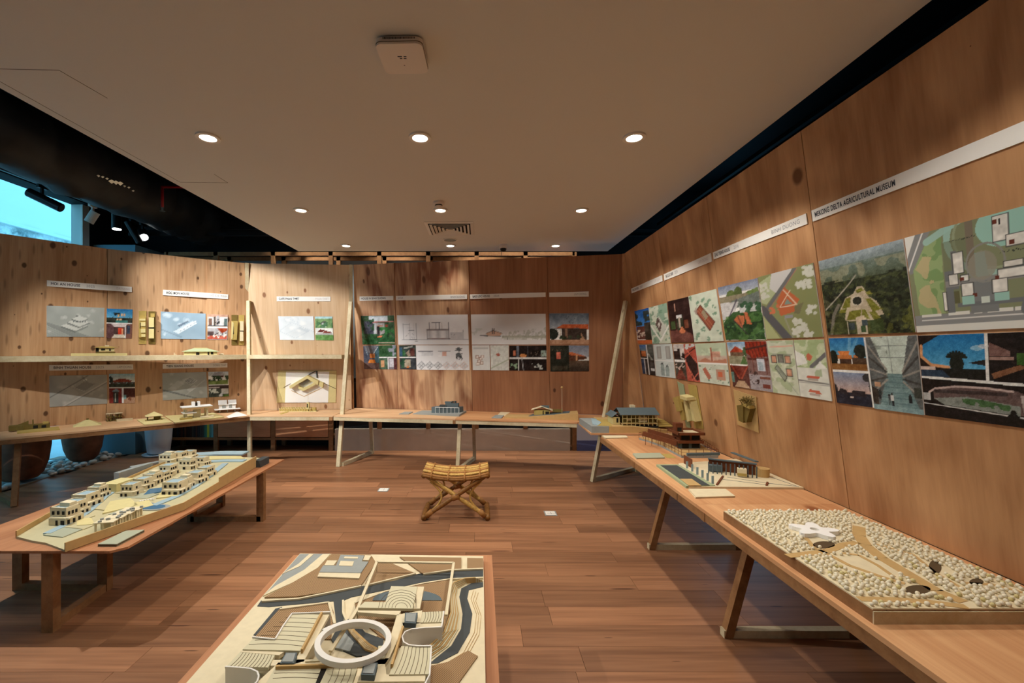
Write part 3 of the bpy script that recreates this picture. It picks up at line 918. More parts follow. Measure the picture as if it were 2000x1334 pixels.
# wrapped duct
dk = MB()
pts, rs = [], []
n = 40
for k in range(n + 1):
    yy = 1.2 + 6.2 * k / n
    pts.append((-4.62 + 0.03 * math.sin(k * 1.7), yy, 3.83 + 0.02 * math.sin(k * 2.3)))
    rs.append(0.36 + 0.02 * math.sin(k * 2.9) + R.uniform(-0.018, 0.018))
dk.tube(pts, rs, 26)
dk.v = [(x + R.uniform(-0.014, 0.014), y_ + R.uniform(-0.03, 0.03), z + R.uniform(-0.014, 0.014)) for x, y_, z in dk.v]
duct = thing('wrapped_duct', 'large black foil wrapped air duct above the left partition', 'duct', (-4.62, 4.0, 3.83))
dk.build('wrapping', 'black_foil', duct, smooth=True)
for k in range(9):
    px, py = 192 + k * 8.5, 341 + k * 3.6 + R.uniform(-3, 3)
    d_ = ray(px, py)
    # where the line of sight meets the flank of the duct
    ox, oz = CAM.x + 4.62, CAM.z - 3.83
    qa, qb, qc = d_.x ** 2 + d_.z ** 2, 2 * (ox * d_.x + oz * d_.z), ox ** 2 + oz ** 2 - 0.395 ** 2
    disc = qb * qb - 4 * qa * qc
    if disc < 0:
        continue
    q = CAM + d_ * ((-qb - math.sqrt(disc)) / (2 * qa))
    s_ = 0.03 if k in (3, 4, 5) else 0.016
    MB().add([q + Vector((-.4 * s_, -s_, R.uniform(-.3, .1) * s_)), q + Vector((.6 * s_, -.6 * s_, .5 * s_)), q + Vector((.5 * s_, s_, .4 * s_)), q + Vector((-.5 * s_, .8 * s_, -.6 * s_)), q + Vector((0, 0, .2 * s_)) - d_ * .006], [(0, 1, 4), (1, 2, 4), (2, 3, 4), (3, 0, 4)]).build('torn_foil', 'steel', duct)
hg = MB()
for yy in (2.6, 4.2, 5.8):
    for sx in (-0.41, 0.41):
        hg.bar((-4.62 + sx, yy, 3.83), (-4.62 + sx, yy, 4.6), 0.012)
hg.build('hanger_rod', 'black_metal', duct)
# sprinkler branch
s0 = at_y(317, 405, 5.75)
sprk = thing('sprinkler_pipe', 'red sprinkler pipe with steel head hanging from the dark soffit', 'sprinkler', (s0.x, s0.y, s0.z))
MB().tube([(s0.x, s0.y, s0.z), (s0.x, s0.y, s0.z + 0.27)], 0.017, 12).build('drop_pipe', 'red_pipe', sprk, smooth=True)
MB().tube([(s0.x - 0.01, s0.y, s0.z + 0.27), (s0.x + 1.3, s0.y + 0.02, s0.z + 0.27)], 0.017, 12).build('branch_pipe', 'red_pipe', sprk, smooth=True)
MB().lathe((s0.x, s0.y, s0.z - 0.05), [(0.006, 0), (0.012, 0.01), (0.014, 0.05)], 12).build('sprinkler_head', 'steel', sprk)
MB().lathe((s0.x, s0.y, s0.z - 0.05), [(0.034, -0.001), (0.034, 0.002)], 16).build('deflector', 'steel', sprk)
# dark suspended rails of the soffit, seen over the partitions
bm_ = MB()
for yy, z in ((6.95, 3.55), (7.2, 3.72)):
    bm_.box((-1.0, yy, z), (9.2, 0.04, 0.05))
for x in (-4.4, -3.0, 3.2):
    bm_.box((x, 5.0, 3.95), (0.05, 5.6, 0.05))
st(bm_.build('trim_soffit_rails', 'black_paint'), 'black painted steel rails hanging in the soffit', 'trim')
# ================================================================== POTS, PEBBLES, FLOOR BOXES
def pot(c, prof, mat, label, soil=True):
    t = thing('plant_pot', label, 'pot', c)
    n = 32
    MB().lathe(c, prof, n, cap=False).build('body', mat, t, smooth=True)
    r, z = prof[-1]
    ring(MB(), (c[0], c[1], c[2] + z), r - 0.03, r + 0.015, -0.03, 0.0, n).build('rim', mat, t)
    MB().lathe(c, [(0.001, prof[0][1] + 0.001), (prof[0][0], prof[0][1])], n, cap=False).build('foot', mat, t)
    MB().lathe(c, [(r - 0.02, z - 0.06), (0.001, z - 0.055)], n).build('soil', 'card_edge', t)
    return t
pot((-5.93, 5.62, 0.05), [(0.17, 0), (0.22, 0.06), (0.265, 0.2), (0.29, 0.4), (0.295, 0.6)], 'terracotta', 'large weathered terracotta pot nearest the table leg on white pebbles')
pot((-5.97, 6.55, 0.05), [(0.13, 0), (0.18, 0.06), (0.22, 0.18), (0.245, 0.36), (0.25, 0.58)], 'terracotta', 'smaller weathered terracotta pot further along the pebble bed')
wp = at_y(310, 885, 7.08)
wpt = pot((wp.x, wp.y, 0.03), [(0.125, 0), (0.155, 0.03), (0.18, 0.25), (0.2, 0.6)], 'white_ceramic', 'tall white ceramic pot on a saucer beside the bookcase')
MB().lathe((wp.x, wp.y, 0), [(0.17, 0.0), (0.21, 0.005), (0.225, 0.025), (0.20, 0.02), (0.16, 0.02)], 32).build('saucer', 'white_ceramic', wpt)
# pebbles: bed from the near left to the column
def pebble_mesh(seed):
    rr = random.Random(seed)
    bm2 = bmesh.new()
    bmesh.ops.create_icosphere(bm2, subdivisions=2, radius=1.0)
    for v_ in bm2.verts:
        v_.co *= 1 + rr.uniform(-0.05, 0.05)
    bmesh.ops.scale(bm2, vec=(1.0, 0.78, 0.6), verts=bm2.verts)
    me = bpy.data.meshes.new('pebble')
    bm2.to_mesh(me); bm2.free()
    me.materials.append(MATS['pebble'])
    me.polygons.foreach_set('use_smooth', [True] * len(me.polygons))
    return me
pms = [pebble_mesh(s) for s in range(4)]
MBx = box_between(-6.24, -5.76, 3.6, 7.08, 0.0, 0.012)
st(MBx.build('trim_pebble_tray', 'card_grey'), 'shallow tray of the pebble bed along the glass', 'trim')
placed = 0
for layer in range(2):
    yy = 4.05
    while yy < 7.05:
        for k in range(5 if layer == 0 else 2):
            s = R.uniform(0.035, 0.06)
            x = (-5.76 - k * 0.105 if layer == 0 else -5.88 - k * 0.16) + R.uniform(-0.02, 0.02)
            y2 = yy + R.uniform(-0.025, 0.025)
            if math.hypot(x + 5.93, y2 - 5.62) < 0.26 or math.hypot(x + 5.97, y2 - 6.55) < 0.22:
                continue
            o = bpy.data.objects.new('pebble', pms[R.randrange(4)])
            COL.objects.link(o)
            o.scale = (s, s, s)
            o.rotation_euler = (R.uniform(-0.2, 0.2), R.uniform(-0.2, 0.2), R.uniform(0, 3.1))
            o.location = (x, y2, 0.012 + s * 0.55 + (0.0 if layer == 0 else 0.05))
            tag(o, 'smooth white pebble in the bed along the window', 'pebble', 'white pebbles around the pots')
            placed += 1
        yy += 0.12 if layer == 0 else 0.2

def floor_box(px, py, label):
    c = at_z(px, py, 0)
    t = thing('floor_outlet', label, 'floor outlet', (c.x, c.y, 0))
    MB().box((c.x, c.y, 0.002), (0.125, 0.125, 0.004)).build('frame', 'card_grey', t)
    MB().box((c.x, c.y, 0.0046), (0.10, 0.10, 0.0018)).build('lid', 'white_metal', t)
    MB().box((c.x + 0.005, c.y - 0.01, 0.0058), (0.09, 0.003, 0.0008)).build('groove', 'dark_gap', t)
    MB().box((c.x + 0.005, c.y, 0.0058), (0.003, 0.06, 0.0008)).build('latch', 'dark_gap', t)
floor_box(749, 957, 'flush steel floor outlet plate left of the rattan stool')
floor_box(1075, 1003, 'flush steel floor outlet plate right of the rattan stool')

# ================================================================== RATTAN STOOL
sf = at_z(889, 1018, 0)            # middle of the front feet
SY0 = sf.y + 0.02
sx0 = (828 - CX) / F * SY0; sx1 = (952 - CX) / F * SY0
scx = (sx0 + sx1) / 2
SW = (sx1 - sx0) / 2
SD = 0.36
zh = HC - (931 - CY) / F * SY0      # seat rail height at the ends
stool = thing('rattan_stool', 'rattan folding style stool with crossed bamboo legs and curved cane seat', 'stool', (scx, SY0 + SD / 2, 0))
def bamboo(name, a, b, r, mat='rattan_dark'):
    a, b = Vector(a), Vector(b)
    k = 9
    pts, rad = [], []
    for i in range(k + 1):
        pts.append(a.lerp(b, i / k))
        rad.append(r * (1.12 if i in (3, 6) else 1.0))
    return MB().tube(pts, rad, 12).build(name, mat, stool, smooth=True)
zl = 0.03
for yy in (SY0, SY0 + SD):
    bamboo('leg', (scx - SW, yy, zl), (scx + SW - 0.03, yy, zh), 0.022)
    bamboo('leg', (scx + SW, yy + 0.012, zl), (scx - SW + 0.03, yy + 0.012, zh), 0.022, 'rattan')
    MB().tube([(scx - 0.035, yy + 0.006, (zl + zh) / 2 - 0.01), (scx + 0.035, yy + 0.006, (zl + zh) / 2 + 0.01)], 0.034, 12).build('binding', 'rattan_wrap', stool, smooth=True)
    for s in (-1, 1):
        c0 = Vector((scx + s * (SW - 0.04), yy, zl + 0.06))
        arc = []
        for k in range(13):
            q = k / 12
            zz = zl + 0.05 + (zh - zl - 0.1) * q
            arc.append((scx + s * (SW - 0.06 - 0.115 * math.sin(math.pi * q)), yy + 0.01, zz))
        MB().tube(arc, 0.010, 10).build('curved_brace', 'rattan', stool, smooth=True)
        for q in (0.09, 0.13):
            pass
        MB().tube([(scx + s * SW * 0.92, yy, zl + 0.012), (scx + s * SW * 0.74, yy, zl + 0.065)], 0.027, 12).build('binding', 'rattan_wrap', stool, smooth=True)
for s in (-1, 1):
    bamboo('floor_rail', (scx + s * SW, SY0 - 0.02, zl), (scx + s * SW, SY0 + SD + 0.02, zl), 0.027)
    bamboo('seat_rail', (scx + s * (SW + 0.0), SY0 - 0.015, zh + 0.012), (scx + s * (SW + 0.0), SY0 + SD + 0.02, zh + 0.012), 0.026)
def sag(u):
    return zh + 0.035 - 0.045 * (1 - (2 * u - 1) ** 2)
# seat rods, front to back, each its own cane
NR = 11
for k in range(NR):
    v_ = k / (NR - 1)
    yy = SY0 - 0.012 + (SD + 0.03) * v_
    rr_ = R.uniform(0.012, 0.0165)
    pts = []
    for i in range(13):
        u = i / 12
        pts.append((scx - SW - 0.012 + (2 * SW + 0.024) * u, yy + R.uniform(-0.002, 0.002), sag(u) + R.uniform(-0.0015, 0.0015) + (0.012 + 0.006 * (k % 2) if 0 < k < NR - 1 else 0.0)))
    MB().tube(pts, rr_, 8).build('seat_cane', 'rattan' if k % 3 else 'rattan_wrap', stool, smooth=True)
for yy in (SY0 - 0.016, SY0 + SD + 0.022):
    MB().tube([(scx - SW - 0.01 + (2 * SW + 0.02) * i / 12, yy, sag(i / 12) - 0.018) for i in range(13)], 0.017, 10).build('seat_edge', 'rattan_dark', stool, smooth=True)
for u in (0.12, 0.38, 0.64, 0.88):
    x = scx - SW + 2 * SW * u
    z = sag(u)
    pts = [(x, SY0 - 0.036, z - 0.03), (x, SY0 - 0.03, z + 0.004)] + [(x + 0.002 * math.sin(q), SY0 + SD * q / 10, z + 0.025 + 0.003 * math.cos(q * 3)) for q in range(11)] + [(x, SY0 + SD + 0.045, z - 0.02)]
    MB().tube(pts, 0.0085, 8).build('cane_binding', 'rattan_wrap', stool, smooth=True)

# ================================================================== PRINTS AND TITLE STRIPS
NPR = np.random.RandomState(5)
class Canvas:
    """A small picture painted in numbers: u to the right, v downwards, both 0..1; colours 0..255."""
    def __init__(self, w, h, bg=(235, 235, 232)):
        self.w, self.h = w, h
        self.a = np.zeros((h, w, 3)) + np.array(bg, float)
        v, u = np.mgrid[0:h, 0:w]
        self.u, self.v = u / max(w - 1, 1), v / max(h - 1, 1)
        self.asp = w / h
    def put(self, mask, c, al=1.0):
        m = mask[..., None] * al if mask.dtype != bool else mask.astype(float)[..., None] * al
        self.a = self.a * (1 - m) + np.array(c, float) * m
        return self
    def rect(self, x0, y0, x1, y1, c, al=1.0):
        return self.put((self.u >= x0) & (self.u <= x1) & (self.v >= y0) & (self.v <= y1), c, al)
    def grad(self, c0, c1, y0=0.0, y1=1.0, x0=0.0, x1=1.0):
        t = np.clip((self.v - y0) / (y1 - y0), 0, 1)[..., None]
        m = ((self.v >= y0) & (self.v <= y1) & (self.u >= x0) & (self.u <= x1))[..., None]
        self.a = np.where(m, np.array(c0, float) * (1 - t) + np.array(c1, float) * t, self.a)
        return self
    def inside(self, pts):
        m = np.zeros(self.u.shape, bool)
        n = len(pts)
        for i in range(n):
            (x1, y1), (x2, y2) = pts[i], pts[(i + 1) % n]
            if y1 == y2:
                continue
            m ^= ((self.v >= min(y1, y2)) & (self.v < max(y1, y2)) & (self.u < (self.v - y1) / (y2 - y1) * (x2 - x1) + x1))
        return m
    def poly(self, pts, c, al=1.0):
        return self.put(self.inside(pts), c, al)
    def ell(self, cx, cy, rx, ry, c, al=1.0):
        return self.put(((self.u - cx) / rx) ** 2 + ((self.v - cy) / ry) ** 2 <= 1, c, al)
    def ringe(self, cx, cy, rx, ry, t, c, al=1.0):
        d = np.sqrt(((self.u - cx) / rx) ** 2 + ((self.v - cy) / ry) ** 2)
        return self.put(abs(d - 1) < t, c, al)
    def line(self, x0, y0, x1, y1, w, c, al=1.0):
        ax, ay = self.u * self.asp, self.v
        px, py, qx, qy = x0 * self.asp, y0, x1 * self.asp, y1
        L2 = (qx - px) ** 2 + (qy - py) ** 2 + 1e-9
        t = np.clip(((ax - px) * (qx - px) + (ay - py) * (qy - py)) / L2, 0, 1)
        d = np.hypot(ax - px - t * (qx - px), ay - py - t * (qy - py))
        return self.put(np.clip((w - d) / (0.6 / self.h) + 0.5, 0, 1), c, al)
    def path(self, pts, w, c, al=1.0):
        for (a, b) in zip(pts[:-1], pts[1:]):
            self.line(*a, *b, w, c, al)
        return self
    def field(self, n):
        """smooth random field 0..1 with n cells down the sheet"""
        gh, gw = n + 2, int(n * self.asp) + 3
        g = NPR.rand(gh, gw)
        y, x = self.v * n, self.u * n * self.asp
        iy, ix = y.astype(int), x.astype(int)
        fy, fx = y - iy, x - ix
        fy, fx = fy * fy * (3 - 2 * fy), fx * fx * (3 - 2 * fx)
        return (g[iy, ix] * (1 - fx) + g[iy, ix + 1] * fx) * (1 - fy) + (g[iy + 1, ix] * (1 - fx) + g[iy + 1, ix + 1] * fx) * fy
    def noise(self, n, amp, mask=None):
        f = (self.field(n) * 0.6 + self.field(n * 2) * 0.4 - 0.5) * 2 * amp
        f = f if mask is None else f * mask
        self.a = np.clip(self.a + f[..., None], 0, 255)
        return self
    def blobs(self, n, thr, c, al=1.0, mask=None):
        m = (self.field(n) * 0.6 + self.field(n * 2) * 0.4) > thr
        if mask is not None:
            m = m & mask
        return self.put(m, c, al)
    def dots(self, k, c, r0, r1, x0=0, y0=0, x1=1, y1=1, al=1.0):
        for _ in range(k):
            r = NPR.uniform(r0, r1)
            self.ell(NPR.uniform(x0, x1), NPR.uniform(y0, y1), r / self.asp, r, c, al)
        return self
    def box(self, x0, y0, x1, y1):
        return (self.u >= x0) & (self.u <= x1) & (self.v >= y0) & (self.v <= y1)
    def sub(self, x0, y0, x1, y1, fn):
        """paint fn on a canvas of its own and lay it into a window of this one"""
        X0, X1 = int(round(x0 * self.w)), int(round(x1 * self.w))
        Y0, Y1 = int(round(y0 * self.h)), int(round(y1 * self.h))
        if X1 - X0 < 2 or Y1 - Y0 < 2:
            return self
        k = Canvas(X1 - X0, Y1 - Y0)
        fn(k)
        self.a[Y0:Y1, X0:X1] = k.a
        return self

# ---- kinds of picture
def p_axon(bg, lit, dk, style):
    def f(k):
        k.put(np.ones_like(k.u, bool), bg)
        k.noise(3, 10)
        for _ in range(9):
            x, y, r = NPR.uniform(0.02, 0.98), NPR.uniform(0.02, 0.98), NPR.uniform(0.06, 0.12)
            for _ in range(5):
                k.ell(x + NPR.uniform(-.04, .04), y + NPR.uniform(-.04, .04), r / k.asp * .7, r * .6, lit, 0.25)
        if style == 0:
            k.poly([(0, .62), (0, .52), (1, 1.15), (.6, 1.15)], dk, .45)
            for i in range(8):
                k.line(0, .62 + i * .05, .6, 1.0 + i * .06, .004, dk, .5)
            for (x, y, s) in ((.42, .62, 1.15), (.5, .5, 1.0), (.53, .38, .7)):
                k.poly([(x - .16 * s, y + .02), (x + .03 * s, y - .13 * s), (x + .24 * s, y), (x + .05 * s, y + .16 * s)], lit)
                k.poly([(x - .16 * s, y + .02), (x + .05 * s, y + .16 * s), (x + .05 * s, y + .22 * s), (x - .16 * s, y + .08)], dk, .8)
                k.poly([(x + .24 * s, y), (x + .05 * s, y + .16 * s), (x + .05 * s, y + .22 * s), (x + .24 * s, y + .05)], dk, .5)
            for i in range(6):
                k.rect(.44 + i * .04, .47, .455 + i * .04, .5, (60, 70, 74), .8)
            k.rect(.48, .30, .53, .325, (60, 70, 74))
        elif style == 1:
            k.poly([(.0, .62), (.0, .68), (.42, .95), (.5, .93)], dk, .3)
            k.poly([(.28, .72), (.7, .30), (.8, .38), (.38, .80)], lit)
            k.poly([(.36, .50), (.58, .30), (.62, .33), (.4, .56)], dk, .8)
            for i in range(5):
                x = .40 + i * .075
                k.poly([(x, .66 - i * .075), (x + .06, .59 - i * .075), (x + .09, .62 - i * .075), (x + .03, .69 - i * .075)], (245, 250, 252))
                k.rect(x + .02, .67 - i * .075, x + .05, .70 - i * .075, dk, .8)
            k.line(.38, .80, .8, .38, .006, (252, 252, 252))
        elif style == 2:
            k.line(0, .70, .65, .02, .012, dk)
            k.line(.22, 1.0, 1.0, .22, .018, lit)
            k.line(.26, 1.0, 1.0, .27, .007, dk)
            k.poly([(.42, .42), (.58, .22), (.78, .30), (.6, .52)], dk, .45)
            k.line(.42, .42, .6, .54, .006, lit)
            k.poly([(.56, .18), (.62, .1), (.63, .2)], (220, 226, 222))
            k.line(.55, .06, .63, .22, .012, dk)
            k.poly([(.24, .56), (.36, .40), (.5, .6), (.34, .78)], lit, .3)
        elif style == 3:
            k.line(.0, .62, .75, 1.0, .022, dk)
            k.poly([(.12, .58), (.35, .28), (.48, .42), (.22, .70)], lit, .5)
            for i in range(5):
                s = .16 - i * .03
                k.poly([(.62 - s, .32), (.62, .32 - s), (.62 + s, .32), (.62, .32 + s)], dk if i % 2 else lit, .8)
            k.line(.5, .85, .95, .30, .008, lit)
            k.poly([(.52, .66), (.7, .48), (.78, .56), (.6, .75)], lit, .7)
            for i in range(10):
                k.line(.16 + i * .02, .64 + i * .012, .18 + i * .02, .70 + i * .012, .003, dk)
        else:
            k.line(.0, .62, .45, .92, .005, dk)
            k.line(.0, .62, .38, .25, .004, dk)
            k.line(.38, .25, 1.0, .66, .006, dk)
            k.line(.45, .92, .85, .62, .005, dk)
            k.poly([(.52, .50), (.6, .44), (.88, .60), (.8, .68)], dk, .5)
            k.line(.22, .72, .55, .50, .004, dk, .7)
            k.dots(26, dk, .01, .03, .05, .02, .6, .3, .4)
    return f
def p_house_dusk(k):
    k.grad((36, 120, 186), (120, 186, 214), 0, .42)
    k.blobs(7, .5, (34, 44, 40), 1, k.box(.2, .14, .9, .42))
    k.rect(0, .30, 1, .46, (40, 46, 38)); k.noise(9, 22, k.box(0, .25, 1, .48))
    for x, y in ((.42, .2), (.55, .16), (.66, .16), (.5, .32), (.38, .32)):
        k.rect(x, y, x + .07, y + .07, (214, 176, 130))
    k.rect(.34, .38, .8, .46, (60, 124, 120))
    k.rect(0, .48, 1, .5, (236, 236, 236))
    k.rect(0, .5, 1, 1, (120, 80, 70)); k.poly([(.18, .5), (.85, .5), (.68, .62), (.3, .62)], (210, 196, 196))
    k.poly([(.0, .5), (.18, .5), (.28, .62), (.28, .88), (.16, 1), (0, 1)], (92, 62, 64))
    k.rect(.3, .62, .68, .88, (70, 50, 46)); k.rect(.44, .64, .6, .86, (206, 66, 40)); k.rect(.6, .66, .66, .86, (232, 160, 120))
    k.poly([(.2, 1), (.3, .88), (.68, .88), (.76, 1)], (214, 206, 190))
    k.rect(.27, .6, .295, .9, (236, 236, 236)); k.rect(.72, .52, .76, 1, (226, 230, 234)); k.rect(.78, .55, .9, .85, (50, 60, 80))
def p_interiors(k):
    k.rect(0, 0, 1, .5, (196, 186, 178)); k.rect(.0, .0, 1, .08, (190, 150, 130))
    k.rect(.05, .12, .26, .46, (230, 232, 234)); k.rect(.08, .16, .22, .42, (120, 92, 80))
    k.rect(.3, .10, .4, .46, (70, 62, 58)); k.rect(.42, .06, .58, .46, (170, 170, 176)); k.dots(18, (50, 50, 52), .01, .03, .42, .2, .62, .46)
    k.rect(.62, .1, .98, .45, (214, 214, 214)); k.rect(.82, .14, .97, .44, (90, 110, 110)); k.rect(.02, .44, 1, .48, (60, 70, 84))
    k.rect(0, .485, 1, .52, (240, 240, 240))
    k.rect(0, .52, 1, 1, (170, 168, 172)); k.poly([(.45, .52), (1, .52), (1, .64), (.72, .74)], (150, 62, 34))
    k.rect(.0, .66, .3, .84, (86, 70, 70)); k.poly([(0, 1), (0, .88), (.3, .82), (1, .86), (1, 1)], (190, 92, 72))
    k.dots(9, (230, 222, 214), .02, .05, .3, .72, .95, .92); k.dots(8, (60, 44, 44), .015, .03, .3, .7, .95, .9)
def p_redroof_pair(k):
    k.grad((150, 186, 196), (222, 222, 214), 0, .26); k.dots(7, (40, 52, 46), .02, .06, 0, .05, .15, .3)
    k.poly([(.12, .25), (.42, .15), (.55, .15), (.9, .24), (.85, .27), (.15, .27)], (136, 62, 44))
    k.rect(.05, .27, 1, .34, (84, 70, 66)); k.dots(12, (120, 150, 150), .01, .02, .1, .28, .95, .34); k.rect(0, .34, 1, .46, (52, 58, 48)); k.noise(8, 16, k.box(0, .3, 1, .47))
    k.rect(0, .465, 1, .5, (236, 236, 232))
    k.rect(0, .5, .5, 1, (120, 40, 36)); k.rect(.16, .56, .34, 1, (54, 58, 58)); k.poly([(.1, .6), (.26, .5), (.4, .6)], (120, 140, 150)); k.rect(.23, .66, .26, .95, (180, 190, 180))
    k.rect(.5, .5, .535, 1, (230, 234, 236)); k.rect(.54, .5, 1, 1, (76, 36, 32)); k.rect(.54, .82, 1, 1, (176, 140, 116)); k.rect(.56, .72, .64, .86, (130, 170, 176)); k.dots(7, (120, 70, 50), .02, .04, .65, .75, .98, .95)
def p_garden_pair(k):
    k.grad((196, 206, 214), (180, 186, 184), 0, .16); k.poly([(.2, .16), (.3, .02), (.7, .02), (.78, .16)], (150, 150, 156)); k.rect(.22, .16, .76, .24, (86, 52, 44))
    k.blobs(8, .42, (46, 66, 38), 1, k.box(0, .14, 1, .38)); k.dots(20, (206, 206, 196), .008, .02, .1, .22, .9, .36); k.poly([(0, .5), (0, .38), (1, .32), (1, .5)], (120, 138, 74)); k.noise(9, 18, k.box(0, 0, 1, .5))
    k.rect(0, .5, 1, .54, (230, 230, 226))
    k.rect(0, .54, 1, .68, (66, 48, 44)); k.rect(0, .6, .55, .63, (196, 186, 180)); k.rect(0, .68, 1, 1, (64, 70, 62)); k.blobs(9, .5, (196, 200, 190), 1, k.box(0, .66, .6, .86))
    k.rect(.65, .68, .98, .88, (190, 192, 188)); k.poly([(.45, 1), (.58, .86), (.7, .86), (.68, 1)], (200, 204, 206)); k.rect(.7, .9, 1, 1, (80, 110, 44))
def p_roofs_pair(k):
    k.grad((160, 206, 220), (200, 226, 220), 0, .15); k.rect(0, .1, 1, .5, (120, 156, 104)); k.noise(10, 40, k.box(0, .05, 1, .5)); k.poly([(.2, .3), (.5, .18), (.75, .26), (.5, .36)], (90, 92, 88)); k.rect(.4, .26, .6, .44, (190, 200, 196)); k.blobs(7, .55, (60, 110, 70), .8, k.box(0, .2, 1, .5))
    k.rect(0, .49, 1, .72, (236, 238, 236)); k.poly([(.08, .66), (.3, .53), (.95, .66), (.5, .64)], (110, 46, 40)); k.poly([(.4, .66), (.6, .6), (.95, .68), (.6, .74)], (130, 56, 46)); k.rect(.05, .7, .95, .78, (190, 190, 190))
    k.rect(0, .78, 1, 1, (104, 150, 84)); k.noise(9, 30, k.box(0, .76, 1, 1))
def p_courtyard(k):
    k.rect(0, 0, 1, 1, (52, 78, 50)); k.rect(.25, .02, .8, .18, (196, 206, 214)); k.rect(.1, .2, .4, .62, (66, 68, 82)); k.rect(.38, .22, .46, .66, (170, 176, 184)); k.rect(.46, .26, .7, .7, (150, 146, 146)); k.rect(.48, .38, .56, .7, (44, 40, 44))
    k.poly([(.32, .2), (1, .18), (1, .22), (.34, .24)], (170, 110, 104)); k.rect(.72, .3, .82, .44, (126, 60, 44)); k.rect(.5, .33, .66, .37, (170, 104, 66))
    k.blobs(6, .5, (30, 66, 36), .9, k.box(0, 0, .4, .5)); k.blobs(7, .46, (40, 104, 48), .95, k.box(.55, .4, 1, .9)); k.blobs(7, .42, (34, 84, 44), .95, k.box(0, .62, 1, 1)); k.noise(13, 28)
    k.poly([(.46, .76), (.54, .68), (.62, .7), (.6, .76)], (214, 118, 84)); k.rect(.5, .92, 1, .95, (180, 170, 150))
def p_corridors(k):
    k.rect(0, 0, .48, 1, (70, 74, 90)); k.poly([(.0, 0), (.45, 0), (.3, .3), (.14, .3)], (110, 112, 122)); k.poly([(.48, .0), (.3, .3), (.28, .7), (.48, .9)], (60, 92, 104)); k.rect(.2, .34, .34, .5, (196, 120, 60)); k.poly([(.16, .6), (.34, .58), (.36, .72), (.14, .74)], (214, 128, 50)); k.rect(.0, .75, .48, 1, (96, 74, 70)); k.line(.45, .05, .3, .35, .012, (214, 222, 228)); k.line(.06, .15, .14, .4, .01, (150, 176, 190))
    k.rect(.48, 0, 1, .48, (56, 92, 58)); k.rect(.7, 0, .98, .48, (140, 146, 160)); k.blobs(6, .45, (40, 80, 44), .9, k.box(.5, 0, 1, .48)); k.noise(12, 26, k.box(.48, 0, 1, .48)); k.rect(.48, .48, 1, .52, (238, 240, 242))
    k.rect(.48, .52, .72, 1, (70, 96, 76)); k.rect(.52, .62, .62, .9, (196, 150, 110)); k.rect(.735, .52, 1, 1, (120, 112, 118)); k.rect(.72, .5, .745, 1, (238, 240, 242)); k.rect(.78, .56, .9, .9, (196, 196, 206)); k.rect(.9, .52, 1, 1, (80, 40, 44)); k.noise(12, 26, k.box(.48, .54, 1, 1))
def p_two_paths(k):
    k.rect(0, 0, 1, .48, (50, 60, 56)); k.blobs(6, .5, (40, 86, 48), 1, k.box(0, .2, .6, .5)); k.line(.3, .12, .8, .05, .02, (206, 210, 204)); k.rect(.66, .12, .92, .44, (86, 44, 36)); k.poly([(.4, .3), (.6, .2), (.66, .45), (.5, .47)], (160, 146, 130)); k.rect(.0, .1, .16, .46, (50, 84, 110))
    k.rect(0, .475, 1, .51, (238, 240, 242)); k.rect(0, .51, 1, 1, (54, 58, 62)); k.rect(.3, .6, .68, .9, (170, 160, 140)); k.poly([(.36, .95), (.48, .84), (.6, .95)], (206, 120, 60)); k.blobs(7, .5, (44, 84, 60), .9, k.box(0, .5, .35, 1)); k.noise(10, 24)
    k.rect(0, .475, 1, .51, (238, 240, 242))
def p_section(k):
    k.put(np.ones_like(k.u, bool), (226, 227, 229)); k.noise(3, 5)
    g, d = (150, 154, 160), (96, 100, 108)
    k.line(.06, .83, 1.0, .83, .004, g)
    for x in (.08, .18, .24, .27):
        k.line(x, .28, x, .83, .006, g)
    k.line(.08, .32, .18, .32, .006, g); k.line(.16, .52, .24, .52, .01, d); k.line(.14, .44, .2, .44, .006, g); k.line(.17, .83, .27, .83, .012, d)
    k.dots(30, g, .004, .012, .08, .55, .27, .8, .7)
    k.line(.5, .26, .61, .26, .016, d); k.line(.42, .5, .73, .5, .018, (110, 100, 104))
    for x in (.5, .55, .6, .64, .46, .73):
        k.line(x, .26, x, .5, .006, d)
    k.line(.43, .80, .74, .80, .018, (130, 100, 100))
    for i in range(24):
        k.line(.42 + i * .013, .54, .42 + i * .013, .80, .003, g, .8)
    k.line(.42, .54, .42, .82, .008, d); k.line(.73, .42, .73, .82, .006, d); k.line(.93, .52, .93, .82, .008, g); k.rect(.75, .6, .93, .8, (196, 198, 202)); k.noise(16, 8, k.box(.4, .4, .95, .84)); k.dots(20, g, .005, .012, .76, .56, .92, .78)
    k.line(.25, .89, .28, .89, .007, d)
